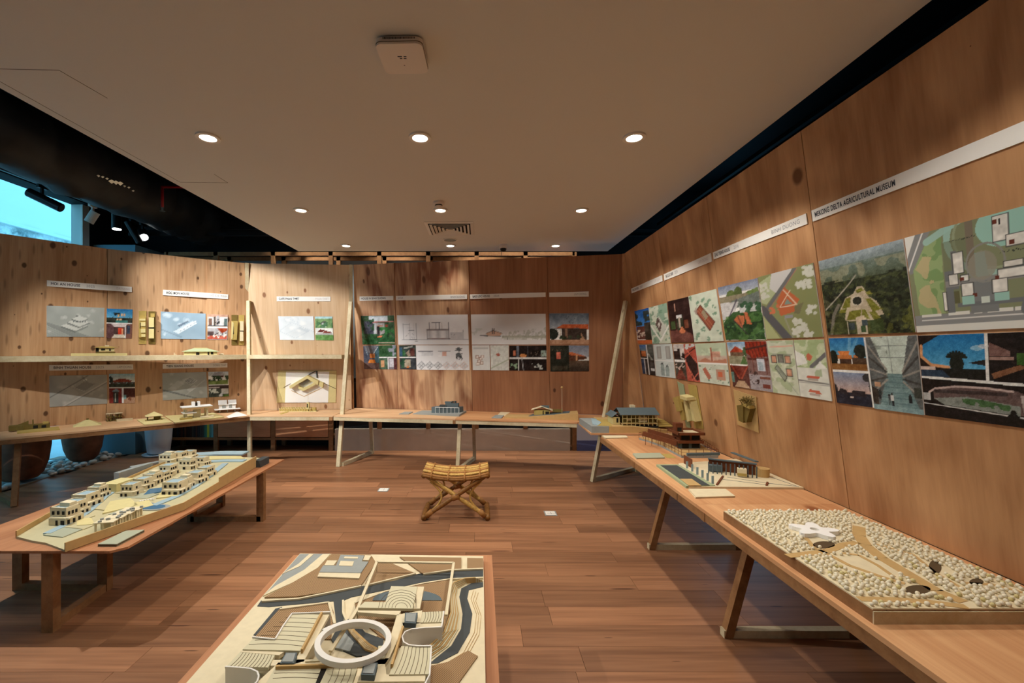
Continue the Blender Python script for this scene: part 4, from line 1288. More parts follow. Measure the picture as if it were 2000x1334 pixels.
def p_plans_row(k):
    k.put(np.ones_like(k.u, bool), (226, 227, 229))
    g, d = (150, 154, 160), (86, 90, 98)
    k.rect(.04, .24, .33, .25, d); k.rect(.1, .25, .32, .44, (206, 208, 212)); k.noise(14, 14, k.box(.06, .24, .33, .46)); k.rect(.42, .24, .66, .25, g); k.rect(.5, .25, .58, .44, (214, 170, 156)); k.noise(14, 14, k.box(.42, .24, .66, .46))
    for y in (.12, .17, .33, .4):
        k.poly([(.74, y + .04), (.8, y - .04), (.88, y + .02), (.82, y + .08)], (90, 94, 96))
    k.dots(22, (60, 62, 66), .01, .025, .76, .45, .88, .58)
    for i in range(6):
        x = .02 + i * .16
        c = d if i < 3 else (206, 164, 150)
        k.poly([(x, .82), (x + .08, .66), (x + .15, .82), (x + .07, .98)], (206, 208, 210)); k.path([(x, .82), (x + .08, .66), (x + .15, .82), (x + .07, .98), (x, .82)], .006, c); k.line(x + .03, .76, x + .11, .9, .006, c); k.line(x + .11, .74, x + .04, .9, .006, c)
        k.noise(18, 14, k.box(x, .64, x + .15, 1))
def p_landscape(k):
    k.grad((222, 222, 222), (206, 206, 206), 0, .5); k.grad((206, 206, 206), (220, 221, 222), .5, 1)
    k.noise(3, 6); k.blobs(16, .56, (168, 172, 162), .7, (k.v > .72 - k.u * .28) & (k.v < .84) & (k.u > .5)); k.blobs(12, .6, (186, 190, 184), .8, (k.v > .45) & (k.v < .72) & (k.u < .15))
    k.grad((160, 162, 146), (176, 178, 166), .7, .8, .42, 1); k.noise(18, 18, k.box(.4, .6, 1, .84))
    k.poly([(.2, .63), (.3, .54), (.42, .63), (.38, .72), (.22, .72)], (196, 160, 138)); k.path([(.2, .63), (.3, .53), (.42, .63)], .008, (96, 84, 80)); k.rect(.285, .45, .295, .66, (50, 50, 54)); k.rect(.31, .45, .318, .66, (50, 50, 54))
    k.line(.12, .69, .22, .71, .016, (66, 66, 70)); k.line(.12, .7, .4, .72, .008, (84, 84, 84)); k.rect(.485, .76, .492, .86, (60, 62, 60)); k.rect(.44, .74, .7, .84, (190, 194, 184), .5)
def p_text_plan(k):
    k.put(np.ones_like(k.u, bool), (216, 218, 216)); k.noise(10, 8)
    for i in range(6):
        k.rect(.06, .04 + i * .03, .94, .05 + i * .03, (188, 190, 190))
    for (x, y) in ((.2, .42), (.4, .48), (.3, .58), (.45, .66), (.22, .7), (.5, .4)):
        k.rect(x, y, x + .16, y + .1, (232, 226, 220)); k.path([(x, y), (x + .16, y), (x + .16, y + .1), (x, y + .1), (x, y)], .008, (150, 120, 104))
def p_pale_site(k):
    k.put(np.ones_like(k.u, bool), (204, 208, 202)); k.noise(16, 22); k.line(.0, .92, 1, .56, .02, (160, 172, 150)); k.poly([(.28, .36), (.42, .3), (.55, .37), (.44, .45)], (166, 96, 80)); k.line(.28, .36, .55, .37, .006, (120, 70, 60))
def p_dark_quad(k):
    k.rect(0, 0, 1, 1, (26, 18, 18)); k.rect(.2, 0, .26, .46, (96, 104, 116)); k.rect(.1, .2, .16, .4, (196, 120, 90)); k.ell(.37, .4, .09, .07, (206, 140, 86)); k.rect(.85, .2, 1, .44, (150, 170, 160)); k.dots(14, (110, 100, 90), .01, .03, .5, .2, 1, .44)
    k.rect(.0, .48, 1, .52, (220, 222, 222)); k.rect(.235, .5, .265, 1, (220, 222, 222)); k.line(.34, .5, .38, 1, .014, (190, 196, 200)); k.dots(10, (190, 196, 190), .02, .05, .5, .74, 1, .92); k.dots(8, (120, 150, 120), .02, .05, .0, .7, .2, .95); k.noise(9, 18); k.rect(.49, 0, .5, .48, (80, 80, 84))
def p_tiledhouse(k):
    k.grad((98, 116, 134), (156, 164, 172), 0, .5); k.noise(4, 14, k.box(0, 0, 1, .5)); k.dots(16, (60, 64, 70), .005, .016, .45, .05, .75, .4)
    k.poly([(.14, .48), (.36, .34), (1, .36), (1, .52), (.84, .52), (.76, .47)], (196, 98, 56)); k.line(.14, .48, .76, .48, .008, (80, 50, 40)); k.rect(.3, .49, .95, .84, (62, 50, 44)); k.rect(.4, .5, .46, .8, (130, 100, 80)); k.poly([(.78, .84), (.8, .6), (.9, .84)], (176, 140, 110)); k.ell(.08, .66, .14, .18, (36, 42, 36)); k.rect(.27, .5, .29, .86, (196, 186, 170)); k.dots(9, (50, 60, 40), .03, .06, .2, .74, .95, .86); k.rect(0, .86, 1, 1, (176, 136, 108)); k.noise(9, 12)
def p_dark_house_pair(k):
    k.rect(0, 0, .49, 1, (36, 40, 32)); k.rect(.17, .26, .28, .5, (206, 110, 90)); k.dots(8, (120, 100, 80), .01, .025, .05, .1, .45, .5); k.rect(.06, .78, .44, .96, (60, 56, 44)); k.noise(6, 14)
    k.grad((120, 130, 150), (176, 180, 190), 0, .46, .5, 1); k.poly([(.5, .3), (.7, .34), (.94, .44), (.94, .52), (.5, .62)], (90, 56, 40)); k.poly([(.5, .26), (.56, .25), (.94, .43), (.5, .36)], (196, 108, 66)); k.rect(.66, .34, .7, .58, (200, 150, 110)); k.grad((96, 78, 62), (52, 44, 38), .6, 1.0, .5, 1)
def p_blue_trees(k):
    k.grad((30, 96, 180), (60, 140, 214), 0, .62); k.blobs(7, .56, (44, 50, 40), .9, k.box(0, .05, 1, .6)); k.rect(.05, .48, .6, .88, (100, 56, 46)); k.dots(10, (206, 190, 176), .02, .04, .1, .6, .6, .82); k.rect(.6, .4, 1, .9, (60, 54, 46)); k.noise(10, 24); k.rect(0, .9, 1, 1, (206, 110, 60))
def p_green_site(style):
    def f(k):
        k.put(np.ones_like(k.u, bool), (206, 216, 198)); k.noise(12, 14)
        if style == 0:
            k.blobs(7, .52, (126, 164, 140), .75); k.blobs(11, .6, (96, 140, 112), .6); k.poly([(.3, .45), (.52, .28), (.86, .56), (.64, .86)], (206, 210, 200)); k.path([(.02, .5), (.5, .92), (1, .55)], .02, (236, 238, 232)); k.poly([(.3, .5), (.45, .3), (.65, .5), (.5, .7)], (104, 84, 80)); k.poly([(.42, .5), (.5, .42), (.56, .5), (.48, .58)], (214, 214, 206))
        else:
            for _ in range(16):
                k.dots(5, (120, 156, 130), .01, .03, *(lambda x, y: (x, y, x + .1, y + .08))(NPR.uniform(0, .9), NPR.uniform(0, .9)), al=.8)
            k.poly([(.2, .36), (.4, .24), (.82, .62), (.62, .78)], (150, 80, 58)); k.poly([(.4, .4), (.5, .34), (.62, .5), (.52, .56)], (150, 146, 120)); k.path([(.2, .36), (.4, .24), (.82, .62), (.62, .78), (.2, .36)], .008, (96, 60, 48)); k.line(.34, .3, .74, .7, .005, (190, 130, 100)); k.line(.28, .34, .68, .74, .005, (190, 130, 100)); k.poly([(.14, .34), (.24, .26), (.28, .36), (.2, .44)], (170, 150, 140), .7)
    return f
def p_photo_grid(k):
    k.rect(0, 0, .5, .44, (70, 60, 54)); k.grad((60, 110, 180), (110, 130, 140), 0, .2, 0, .5); k.rect(.1, .2, .4, .4, (190, 110, 60)); k.rect(.55, 0, 1, 1, (86, 90, 84)); k.line(.6, .3, 1, .6, .02, (190, 190, 180)); k.rect(.6, .5, 1, 1, (56, 52, 50)); k.rect(.7, .78, .95, .84, (214, 214, 214)); k.rect(0, .48, .25, 1, (50, 70, 100)); k.rect(.27, .48, .52, 1, (60, 56, 56)); k.noise(9, 34); k.rect(0, .455, .55, .475, (230, 232, 230)); k.rect(.51, 0, .535, 1, (230, 232, 230)); k.rect(.25, .47, .27, 1, (210, 212, 210))
def p_two_drawings(k):
    k.put(np.ones_like(k.u, bool), (206, 216, 214)); k.noise(8, 8)
    for x in (.2, .68):
        k.rect(x, .08, x + .17, .42, (178, 180, 176)); k.path([(x, .08), (x + .17, .08), (x + .17, .42), (x, .42), (x, .08)], .008, (130, 124, 118))
    k.rect(.0, .49, 1, .52, (238, 240, 238)); k.poly([(.3, .62), (.4, .54), (.5, .62)], (90, 100, 100)); k.rect(.32, .62, .5, .96, (150, 166, 164)); k.poly([(.56, .7), (.66, .6), (.76, .7)], (110, 118, 116)); k.rect(.56, .7, .74, .96, (160, 176, 174)); k.noise(18, 26, k.box(.28, .55, .78, 1))
def p_dark_corridor(k):
    k.rect(0, 0, 1, 1, (46, 24, 22)); k.poly([(.0, .72), (.34, .70), (.62, .70), (1, .84), (1, 1), (0, 1)], (110, 66, 58)); k.rect(.36, .36, .64, .72, (56, 60, 44)); k.rect(.34, .36, .62, .43, (226, 226, 226)); k.rect(.44, .42, .5, .66, (190, 176, 160)); k.poly([(.44, .72), (.56, .62), (.68, .72), (.66, .78), (.46, .78)], (214, 130, 90)); k.rect(.7, .5, .84, .68, (120, 70, 50)); k.rect(.32, .08, .36, .26, (196, 150, 130)); k.rect(.05, .5, .25, .68, (64, 84, 48)); k.noise(7, 12)
def p_red_quad(k):
    k.rect(0, 0, .48, .44, (206, 200, 196)); k.blobs(6, .45, (50, 34, 32), 1, k.box(0, .18, .48, .44)); k.rect(.2, .12, .28, .44, (40, 30, 30)); k.rect(0, .49, .48, 1, (70, 66, 58)); k.poly([(.0, 1), (.24, .6), (.48, 1)], (130, 70, 58)); k.dots(16, (220, 200, 190), .01, .022, .05, .55, .45, .7); k.noise(12, 30, k.box(0, 0, .48, 1))
    k.rect(0, .445, .5, .475, (236, 236, 234)); k.rect(.5, 0, 1, 1, (186, 88, 72)); k.poly([(.52, .4), (.76, .25), (1, .55), (1, .95), (.74, .98)], (48, 30, 30)); k.line(.5, .5, .85, 1, .014, (220, 120, 100)); k.line(.52, .3, 1, .1, .014, (90, 44, 38)); k.line(.6, .15, 1, .5, .01, (220, 120, 100)); k.dots(5, (200, 206, 206), .02, .05, .6, .02, .95, .1); k.line(.7, .98, 1, .74, .01, (220, 120, 100))
def p_section_green(k):
    k.rect(0, 0, 1, .48, (190, 206, 178)); k.noise(5, 12); k.grad((206, 196, 182), (196, 150, 126), .3, .48); k.rect(.5, .1, .56, .48, (176, 110, 88)); k.rect(.56, .2, .82, .34, (206, 160, 140)); k.noise(18, 30, k.box(.2, .12, .85, .46)); k.poly([(.0, .48), (.3, .36), (.5, .44), (1, .38), (1, .48)], (190, 130, 104)); k.rect(0, .48, 1, .52, (240, 240, 236))
    k.rect(0, .52, 1, 1, (206, 214, 198)); k.noise(14, 14, k.box(0, .52, 1, 1)); k.poly([(.14, .66), (.26, .6), (.44, .86), (.32, .92)], (186, 110, 88)); k.rect(.62, .64, .9, .9, (190, 150, 130)); k.rect(.68, .7, .8, .82, (206, 110, 78)); k.dots(14, (110, 146, 120), .01, .025, 0, .54, 1, 1)
def p_aerial_redroof(k):
    k.grad((126, 136, 160), (170, 178, 190), 0, .16); k.ell(.33, .2, .13, .1, (92, 110, 58)); k.ell(.52, .16, .1, .1, (84, 100, 56)); k.rect(0, .2, 1, .34, (140, 132, 108)); k.poly([(.3, .3), (1, .2), (1, .42), (.3, .42)], (112, 122, 116)); k.poly([(.7, .18), (1, .14), (1, .2), (.75, .24)], (110, 134, 76))
    k.poly([(0, .3), (.5, .32), (.42, .44), (.2, .62), (0, .64)], (196, 196, 196)); k.line(.46, .28, .06, .72, .012, (90, 84, 96)); k.poly([(0, .68), (.3, .5), (1, .44), (1, 1), (0, 1)], (50, 84, 44)); k.rect(.5, .4, .95, .52, (190, 194, 192)); k.dots(10, (54, 90, 62), .03, .06, .4, .36, 1, .52); k.blobs(8, .52, (30, 58, 34), .8, (k.v > .6)); k.blobs(12, .6, (84, 126, 66), .7, (k.v > .55)); k.noise(14, 18, k.v > .4)
    k.poly([(.3, .64), (.42, .56), (.58, .58), (.56, .7), (.48, .78)], (192, 112, 74)); k.poly([(.58, .52), (.66, .52), (.74, .74), (.62, .72)], (192, 108, 72)); k.line(.42, .56, .5, .78, .008, (110, 70, 56)); k.line(.3, .64, .6, .9, .01, (60, 60, 60))
def p_plan_redroof(k):
    k.put(np.ones_like(k.u, bool), (136, 142, 96)); k.noise(3, 6); k.poly([(.0, .1), (.25, .02), (.3, .3), (.1, .46), (0, .42)], (176, 186, 146)); k.poly([(.28, 0), (.66, 0), (.5, .2), (.36, .34), (.2, .22)], (206, 206, 204)); k.line(.7, .02, .1, .52, .026, (110, 112, 112)); k.line(.74, .02, .12, .56, .006, (170, 120, 104)); k.line(.0, .52, .42, 1, .06, (90, 90, 94)); k.poly([(.0, .62), (.28, 1), (0, 1)], (170, 176, 128)); k.line(.42, .7, .52, 1, .012, (150, 152, 130))
    for _ in range(11):
        x, y = [(.08, .18), (.1, .3), (.9, .08), (.95, .12), (.75, .24), (.85, .26), (.88, .62), (.7, .84), (.78, .94), (.6, .92), (.62, .76)][_]
        for _ in range(14):
            k.ell(x + NPR.uniform(-.07, .07), y + NPR.uniform(-.055, .055), .03, .024, (206, 208, 196), .9)
    k.poly([(.3, .44), (.48, .24), (.72, .46), (.62, .54), (.6, .62), (.34, .66), (.33, .5)], (190, 104, 66)); k.line(.46, .28, .66, .52, .008, (226, 206, 180)); k.line(.36, .52, .58, .3, .006, (226, 206, 180)); k.line(.36, .53, .64, .52, .007, (226, 206, 180)); k.poly([(.44, .5), (.5, .42), (.58, .5)], (130, 150, 140)); k.rect(.42, .66, .56, .70, (150, 150, 156)); k.dots(10, (206, 120, 84), .012, .03, .14, .5, .32, .62); k.poly([(.62, .54), (.78, .5), (.68, .66), (.6, .64)], (120, 116, 86))
def p_pavilions(k):
    k.grad((120, 160, 196), (214, 220, 224), 0, .2, 0, .5); k.poly([(.04, .22), (.22, .08), (.46, .2), (.44, .24)], (176, 70, 44)); k.rect(.06, .22, .42, .34, (120, 96, 76)); k.rect(0, .3, .5, .48, (150, 146, 120)); k.poly([(.3, .48), (.42, .28), (.5, .48)], (80, 112, 60)); k.ell(.47, .2, .06, .1, (70, 100, 62)); k.noise(11, 26, k.box(0, 0, .5, .48)); k.rect(0, .48, .5, .51, (240, 236, 232))
    k.rect(0, .51, .5, 1, (86, 46, 40)); k.poly([(.0, .51), (.5, .51), (.3, .8), (.2, .8)], (110, 40, 30)); k.line(.04, .52, .22, .8, .014, (160, 70, 50)); k.line(.48, .52, .28, .8, .014, (160, 70, 50)); k.poly([(.05, 1), (.18, .84), (.34, .84), (.48, 1)], (190, 160, 130)); k.rect(.0, .66, .08, .9, (96, 130, 120)); k.noise(10, 18, k.box(0, .51, .5, 1))
    k.rect(.5, 0, 1, 1, (130, 100, 96)); k.poly([(.5, 0), (1, 0), (1, .3), (.62, .34), (.5, .24)], (146, 46, 26))
    for i in range(6):
        k.line(.5 + i * .09, 0, .6 + i * .08, .32, .007, (84, 28, 20))
    k.line(.5, .16, 1, .08, .02, (70, 34, 28)); k.rect(.52, .34, 1, .39, (90, 44, 36)); k.rect(.72, .36, .9, .6, (196, 200, 210)); k.rect(.75, .42, .86, .58, (160, 176, 186)); k.rect(.62, .36, .65, .68, (110, 58, 46)); k.rect(.92, .36, .95, .66, (110, 58, 46)); k.rect(.5, .68, 1, 1, (160, 152, 156)); k.dots(14, (70, 52, 50), .01, .03, .5, .62, .72, .9); k.rect(.74, .72, .98, .76, (130, 80, 64)); k.rect(.8, .86, .96, .94, (120, 62, 52))
def p_section_plan(k):
    k.put(np.ones_like(k.u, bool), (200, 206, 184)); k.noise(10, 12); k.blobs(8, .55, (160, 176, 136), .7); k.line(.1, .12, .95, .1, .012, (220, 170, 150))
    for (x, y, c) in ((.1, .28, (206, 140, 110)), (.36, .27, (110, 106, 100)), (.62, .28, (206, 140, 110)), (.62, .52, (206, 140, 110))):
        k.rect(x, y, x + .2, y + .14, c, .8); k.path([(x, y), (x + .2, y), (x + .2, y + .14), (x, y + .14), (x, y)], .006, (66, 66, 66))
    k.poly([(.2, .52), (.3, .46), (.62, .68), (.52, .76)], (150, 156, 140)); k.path([(.2, .52), (.3, .46), (.62, .68), (.52, .76), (.2, .52)], .006, (70, 76, 70)); k.line(.62, .76, .95, .98, .006, (150, 156, 140)); k.line(.15, .26, .9, .26, .006, (90, 90, 86)); k.noise(22, 20, k.box(.1, .24, .85, .78))
def p_site_and_elevations(k):
    k.put(np.ones_like(k.u, bool), (196, 206, 172)); k.blobs(7, .5, (160, 180, 130), .8); k.poly([(.0, .18), (.3, .26), (.4, .4), (0, .46)], (226, 228, 222)); k.line(.5, .46, 1, .24, .03, (110, 110, 112)); k.poly([(.36, .28), (.46, .22), (.58, .28), (.5, .36), (.4, .34)], (196, 110, 84)); k.poly([(.6, .48), (.8, .36), (1, .48)], (226, 228, 222)); k.noise(14, 12)
    k.rect(0, .48, 1, 1, (214, 216, 206)); k.noise(12, 14, k.box(0, .48, 1, 1)); k.line(0, .71, 1, .73, .012, (120, 120, 118)); k.line(0, .74, 1, .76, .004, (150, 150, 148)); k.poly([(.28, .66), (.34, .61), (.74, .61), (.7, .66)], (196, 100, 78)); k.rect(.32, .66, .68, .70, (170, 160, 150)); k.poly([(.3, .9), (.36, .85), (.66, .86), (.72, .91)], (196, 104, 80)); k.rect(.34, .91, .68, .95, (180, 166, 156)); k.blobs(9, .56, (150, 170, 130), .7, k.box(.6, .5, 1, .62))
def p_aerial_museum(k):
    k.grad((150, 164, 172), (126, 140, 140), 0, .12); k.grad((110, 126, 118), (74, 84, 62), .12, .36); k.blobs(5, .55, (150, 148, 120), .6, k.box(0, .14, 1, .34)); k.rect(0, .32, 1, 1, (44, 52, 34)); k.blobs(16, .5, (26, 32, 22), .9, k.v > .3); k.blobs(20, .6, (84, 92, 52), .6, k.v > .3); k.blobs(12, .62, (110, 106, 76), .5, k.box(0, .5, .4, 1)); k.blobs(14, .55, (120, 122, 50), .55, k.box(.6, .7, 1, 1))
    k.path([(.02, .66), (.22, .5), (.38, .36), (.46, .28)], .008, (166, 160, 146)); k.path([(.06, .98), (.12, .74), (.2, .62)], .02, (120, 116, 104))
    k.poly([(.02, .98), (.24, .68), (.68, .64), (.66, 1)], (88, 96, 44), .55)
    roof, grn = (190, 176, 152), (116, 116, 40)
    k.poly([(.4, .5), (.46, .42), (.52, .42), (.58, .56), (.66, .62), (.72, .78), (.62, .8), (.6, .84), (.34, .84), (.26, .82), (.28, .72), (.2, .7), (.3, .54)], roof)
    for q in ([(.3, .55), (.37, .53), (.34, .66), (.24, .67)], [(.22, .68), (.3, .67), (.28, .72), (.19, .72)], [(.33, .71), (.47, .70), (.46, .82), (.28, .82)], [(.48, .7), (.52, .7), (.56, .82), (.47, .82)], [(.54, .58), (.6, .58), (.7, .72), (.6, .74)], [(.56, .74), (.63, .73), (.68, .82), (.6, .83)], [(.44, .46), (.51, .44), (.53, .48), (.45, .5)], [(.55, .5), (.6, .49), (.62, .53), (.57, .54)]):
        k.poly(q, grn)
        k.line(q[0][0], q[0][1], q[2][0], q[2][1], .004, (150, 150, 70))
    k.ell(.44, .59, .075, .065, (206, 196, 176)); k.ell(.44, .59, .055, .048, (40, 42, 34))
    k.rect(.4, .8, .52, 1, (196, 184, 164)); k.poly([(.4, .79), (.5, .77), (.5, .84), (.4, .85)], (206, 190, 166)); k.rect(.44, .9, .5, .98, (60, 84, 50)); k.rect(.3, .85, .38, .94, (54, 66, 70)); k.rect(.46, .83, .53, .9, (60, 74, 80)); k.rect(.28, .84, .295, 1, (196, 190, 170)); k.rect(.56, .84, .7, .97, (60, 76, 40)); k.noise(24, 10, k.v > .3)
def p_site_museum(k):
    k.put(np.ones_like(k.u, bool), (132, 138, 106)); k.noise(4, 4); k.rect(0, .92, 1, 1, (222, 222, 214)); k.rect(0, .83, 1, .93, (140, 142, 142)); k.rect(.06, .875, 1, .885, (214, 214, 210))
    for x in (.07, .3, .5, .6, .78, .95):
        k.rect(x, .815, x + .17 if x not in (.5,) else x + .06, .85, (222, 222, 214))
    k.poly([(0, 0), (.18, 0), (.0, .38)], (228, 228, 222)); k.line(.13, -.02, -.02, .34, .03, (134, 136, 136)); k.line(.2, -.02, .02, .36, .03, (134, 136, 136)); k.line(.165, -.02, .0, .35, .008, (226, 226, 222))
    k.poly([(.04, .36), (.2, .06), (.3, .04), (.28, .82), (.05, .82)], (150, 172, 120)); k.blobs(9, .52, (118, 150, 96), .8, k.inside([(.04, .36), (.2, .06), (.3, .04), (.28, .82), (.05, .82)])); k.blobs(6, .6, (196, 178, 136), .85, k.inside([(.05, .36), (.16, .2), (.27, .2), (.27, .82), (.06, .82)]))
    k.path([(.18, .1), (.3, .04), (.5, -.06)], .035, (160, 196, 184)); k.ell(.74, .10, .19, .19, (158, 204, 190)); k.ringe(.72, .14, .33, .32, .03, (150, 160, 130)); k.ringe(.72, .14, .38, .36, .07, (160, 200, 190), .9); k.rect(.3, .14, .48, .62, (106, 114, 88), .5)
    k.poly([(.52, .3), (.6, .3), (.62, .52), (.57, .56), (.53, .5)], (120, 178, 176)); k.rect(.48, .0, .53, .5, (126, 116, 100))
    grey = (112, 116, 118)
    k.rect(.3, .42, .36, .82, grey); k.rect(.36, .24, .4, .6, grey); k.rect(.3, .52, .92, .58, (140, 140, 138)); k.rect(.48, .56, .68, .84, (124, 128, 128)); k.rect(.38, .74, .95, .78, grey); k.line(.95, .4, .86, .84, .05, grey); k.ell(.58, .42, .1, .13, (150, 146, 132), .8); k.ringe(.6, .4, .13, .17, .05, (140, 140, 134))
    wht = (226, 224, 216)
    for (x0, y0, x1, y1) in ((.37, .26, .45, .46), (.33, .46, .4, .56), (.42, .48, .48, .54), (.42, .56, .51, .68), (.64, .56, .74, .68), (.68, .48, .86, .56), (.72, .42, .84, .47), (.66, .02, .76, .24), (.74, .2, .86, .30), (.27, .62, .3, .8)):
        k.rect(x0, y0, x1, y1, wht)
        k.path([(x0, y0), (x1, y0), (x1, y1), (x0, y1), (x0, y0)], .004, (70, 70, 70))
        k.noise(24, 26, k.box(x0 + .008, y0 + .01, x1 - .008, y1 - .01))
    for (x, y) in ((.415, .50), (.66, .53), (.76, .25), (.66, .05), (.5, .66)):
        k.rect(x, y, x + .03, y + .035, (104, 50, 34))
    k.rect(.7, .05, .71, .1, (30, 30, 30)); k.rect(.42, .68, .51, .76, (156, 200, 188)); k.rect(.65, .68, .75, .75, (156, 200, 188)); k.rect(.56, .70, .62, .76, (206, 216, 206)); k.rect(.36, .62, .4, .74, (96, 96, 66))
    for i in range(16):
        k.dots(1, (60, 66, 56), .004, .007, .36 + i * .012, .14 + i * .0, .37 + i * .012, .15); k.dots(1, (60, 66, 56), .004, .007, .7 + i * .014, .33, .71 + i * .014, .35)
def p_two_skies(k):
    k.grad((24, 104, 168), (110, 176, 206), 0, .3); k.line(.5, .3, .6, 0, .02, (150, 196, 220), .5); k.line(.5, .3, .8, 0, .02, (140, 190, 216), .4); k.poly([(.22, .2), (.55, .2), (.5, .27), (.28, .27)], (214, 128, 66)); k.rect(.2, .26, .6, .31, (196, 120, 64)); k.rect(.25, .31, .56, .40, (70, 48, 36)); k.rect(.64, .26, .86, .29, (190, 120, 66)); k.rect(.6, .29, 1, .4, (76, 56, 40)); k.ell(.08, .3, .12, .12, (24, 32, 24)); k.ell(.84, .2, .17, .1, (26, 34, 26)); k.rect(0, .39, 1, .485, (140, 96, 50)); k.noise(14, 26, k.box(0, .36, 1, .485))
    k.rect(0, .485, 1, .515, (232, 232, 228)); k.grad((120, 136, 164), (196, 164, 150), .515, .83); k.noise(4, 14, k.box(0, .52, 1, .8)); k.rect(0, .82, 1, 1, (32, 34, 48)); k.poly([(.08, .84), (.16, .76), (.34, .79), (.36, .86)], (40, 34, 40)); k.poly([(.44, .86), (.5, .78), (.82, .78), (.86, .86)], (42, 36, 42)); k.ell(.92, .58, .12, .06, (44, 44, 46)); k.ell(1.0, .7, .07, .1, (44, 44, 46)); k.ell(0, .8, .08, .1, (30, 30, 36)); k.rect(.4, .88, .5, .9, (196, 180, 170)); k.rect(.97, .0, 1, 1, (232, 232, 228))
def p_atrium(k):
    k.put(np.ones_like(k.u, bool), (96, 100, 100)); k.poly([(.1, 0), (.84, 0), (.68, .5), (.36, .5)], (196, 210, 200)); k.noise(9, 10); k.blobs(14, .6, (130, 140, 130), .7, k.inside([(.1, 0), (.4, 0), (.44, .4), (.36, .48)])); k.line(.0, .12, .9, .13, .004, (130, 140, 136)); k.line(.18, .28, .78, .28, .004, (130, 140, 136)); k.line(.45, 0, .48, .5, .004, (130, 140, 136))
    k.poly([(.36, .5), (.68, .5), (.98, 1), (.12, 1)], (112, 140, 142)); k.noise(12, 10, k.v > .5)
    for i in range(6):
        k.line(.34 - i * .05, .54 + i * .07, .7 + i * .05, .54 + i * .07, .006, (80, 104, 110), .7)
    for i in range(5):
        k.line(0, .1 + i * .17, .36, .44 + i * .035, .012, (66, 64, 60) if i % 2 else (150, 146, 138)); k.line(1, .08 + i * .18, .68, .46 + i * .035, .012, (64, 62, 60) if i % 2 else (150, 146, 138))
    k.poly([(0, .68), (.14, .72), (.12, .96), (0, .9)], (50, 44, 38)); k.rect(.08, .62, .2, .68, (190, 150, 120)); k.rect(.86, .66, 1, .80, (60, 64, 58)); k.rect(0, .93, 1, 1, (128, 156, 160))
    for (x, y, s, c) in ((.42, .86, .12, (30, 34, 38)), (.36, .86, .10, (70, 74, 78)), (.17, .8, .09, (40, 50, 50)), (.78, .82, .08, (40, 44, 46))):
        k.ell(x, y - s * .72, .022, s * .13, (36, 32, 30)); k.rect(x - .03, y - s * .58, x + .03, y, c); k.rect(x - .026, y, x - .004, y + s * .6, (30, 32, 36)); k.rect(x + .004, y, x + .026, y + s * .6, (30, 32, 36))
    k.rect(.39, .79, .45, .86, (206, 206, 204))
def p_museum_collage(k):
    k.put(np.ones_like(k.u, bool), (20, 14, 14)); k.grad((22, 110, 170), (90, 166, 206), 0, .42, 0, .56); k.poly([(0, 0), (.2, 0), (.03, .12), (.01, .28), (.14, .38), (.3, .4), (.3, .5), (0, .5)], (30, 20, 18)); k.path([(.02, .13), (.015, .26), (.1, .36), (.26, .385)], .018, (214, 156, 110)); k.ell(.5, .16, .05, .03, (176, 210, 226), .7); k.ell(.55, .14, .04, .025, (214, 206, 206), .7)
    for a in range(9):
        t = math.radians(200 + a * 18); k.line(.33, .26, .33 + .085 * math.cos(t), .26 + .085 * k.asp * .8 * math.sin(t) + .03, .014, (20, 30, 24))
    k.rect(.325, .26, .335, .44, (26, 26, 22)); k.ell(.33, .34, .06, .1, (20, 28, 22)); k.rect(.2, .40, .58, .5, (22, 24, 22)); k.rect(0, .38, .14, .42, (210, 190, 180)); k.poly([(0, .42), (.2, .42), (.26, .5), (0, .52)], (40, 60, 80)); k.poly([(.42, .33), (.58, .28), (.58, .36)], (30, 26, 26))
    k.rect(.56, 0, .585, .54, (226, 226, 222)); k.poly([(.59, .1), (.74, .2), (.74, .25), (.59, .25)], (120, 90, 84)); k.rect(.78, .22, 1, .34, (50, 84, 30)); k.noise(10, 20, k.box(.72, .18, 1, .36)); k.rect(.59, .26, .76, .29, (160, 130, 120)); k.poly([(.6, .44), (.8, .34), (.86, .36), (.62, .5)], (120, 80, 54))
    k.poly([(0, .5), (0, .53), (1, .57), (1, .54)], (226, 226, 222)); k.poly([(.1, .68), (.2, .62), (.5, .6), (.78, .62), (1, .74), (1, .9), (.1, .78)], (96, 78, 76)); k.path([(.06, .7), (.12, .65), (.3, .61), (.55, .605), (.75, .625)], .012, (190, 170, 164)); k.line(.12, .68, .7, .66, .02, (56, 46, 46)); k.poly([(.1, .77), (.4, .72), (.8, .78), (.8, .88), (.2, .84)], (130, 136, 130)); k.blobs(12, .48, (60, 96, 54), .9, k.inside([(.3, .75), (.5, .74), (.74, .78), (.72, .84), (.4, .81)])); k.poly([(.8, .66), (1, .68), (1, .92), (.82, .84)], (170, 158, 154)); k.rect(0, .71, .07, .8, (176, 176, 174)); k.poly([(0, .86), (1, .93), (1, 1), (0, 1)], (16, 12, 14)); k.line(0, .84, 1, .91, .006, (214, 214, 210)); k.ell(.75, .92, .045, .06, (14, 12, 12)); k.ell(.75, .85, .022, .03, (14, 12, 12))

PHOTOS = (p_house_dusk, p_interiors, p_redroof_pair, p_garden_pair, p_roofs_pair, p_courtyard, p_corridors, p_two_paths, p_dark_quad, p_tiledhouse, p_dark_house_pair,
          p_blue_trees, p_photo_grid, p_dark_corridor, p_red_quad, p_aerial_redroof, p_pavilions, p_aerial_museum, p_two_skies, p_atrium, p_museum_collage)
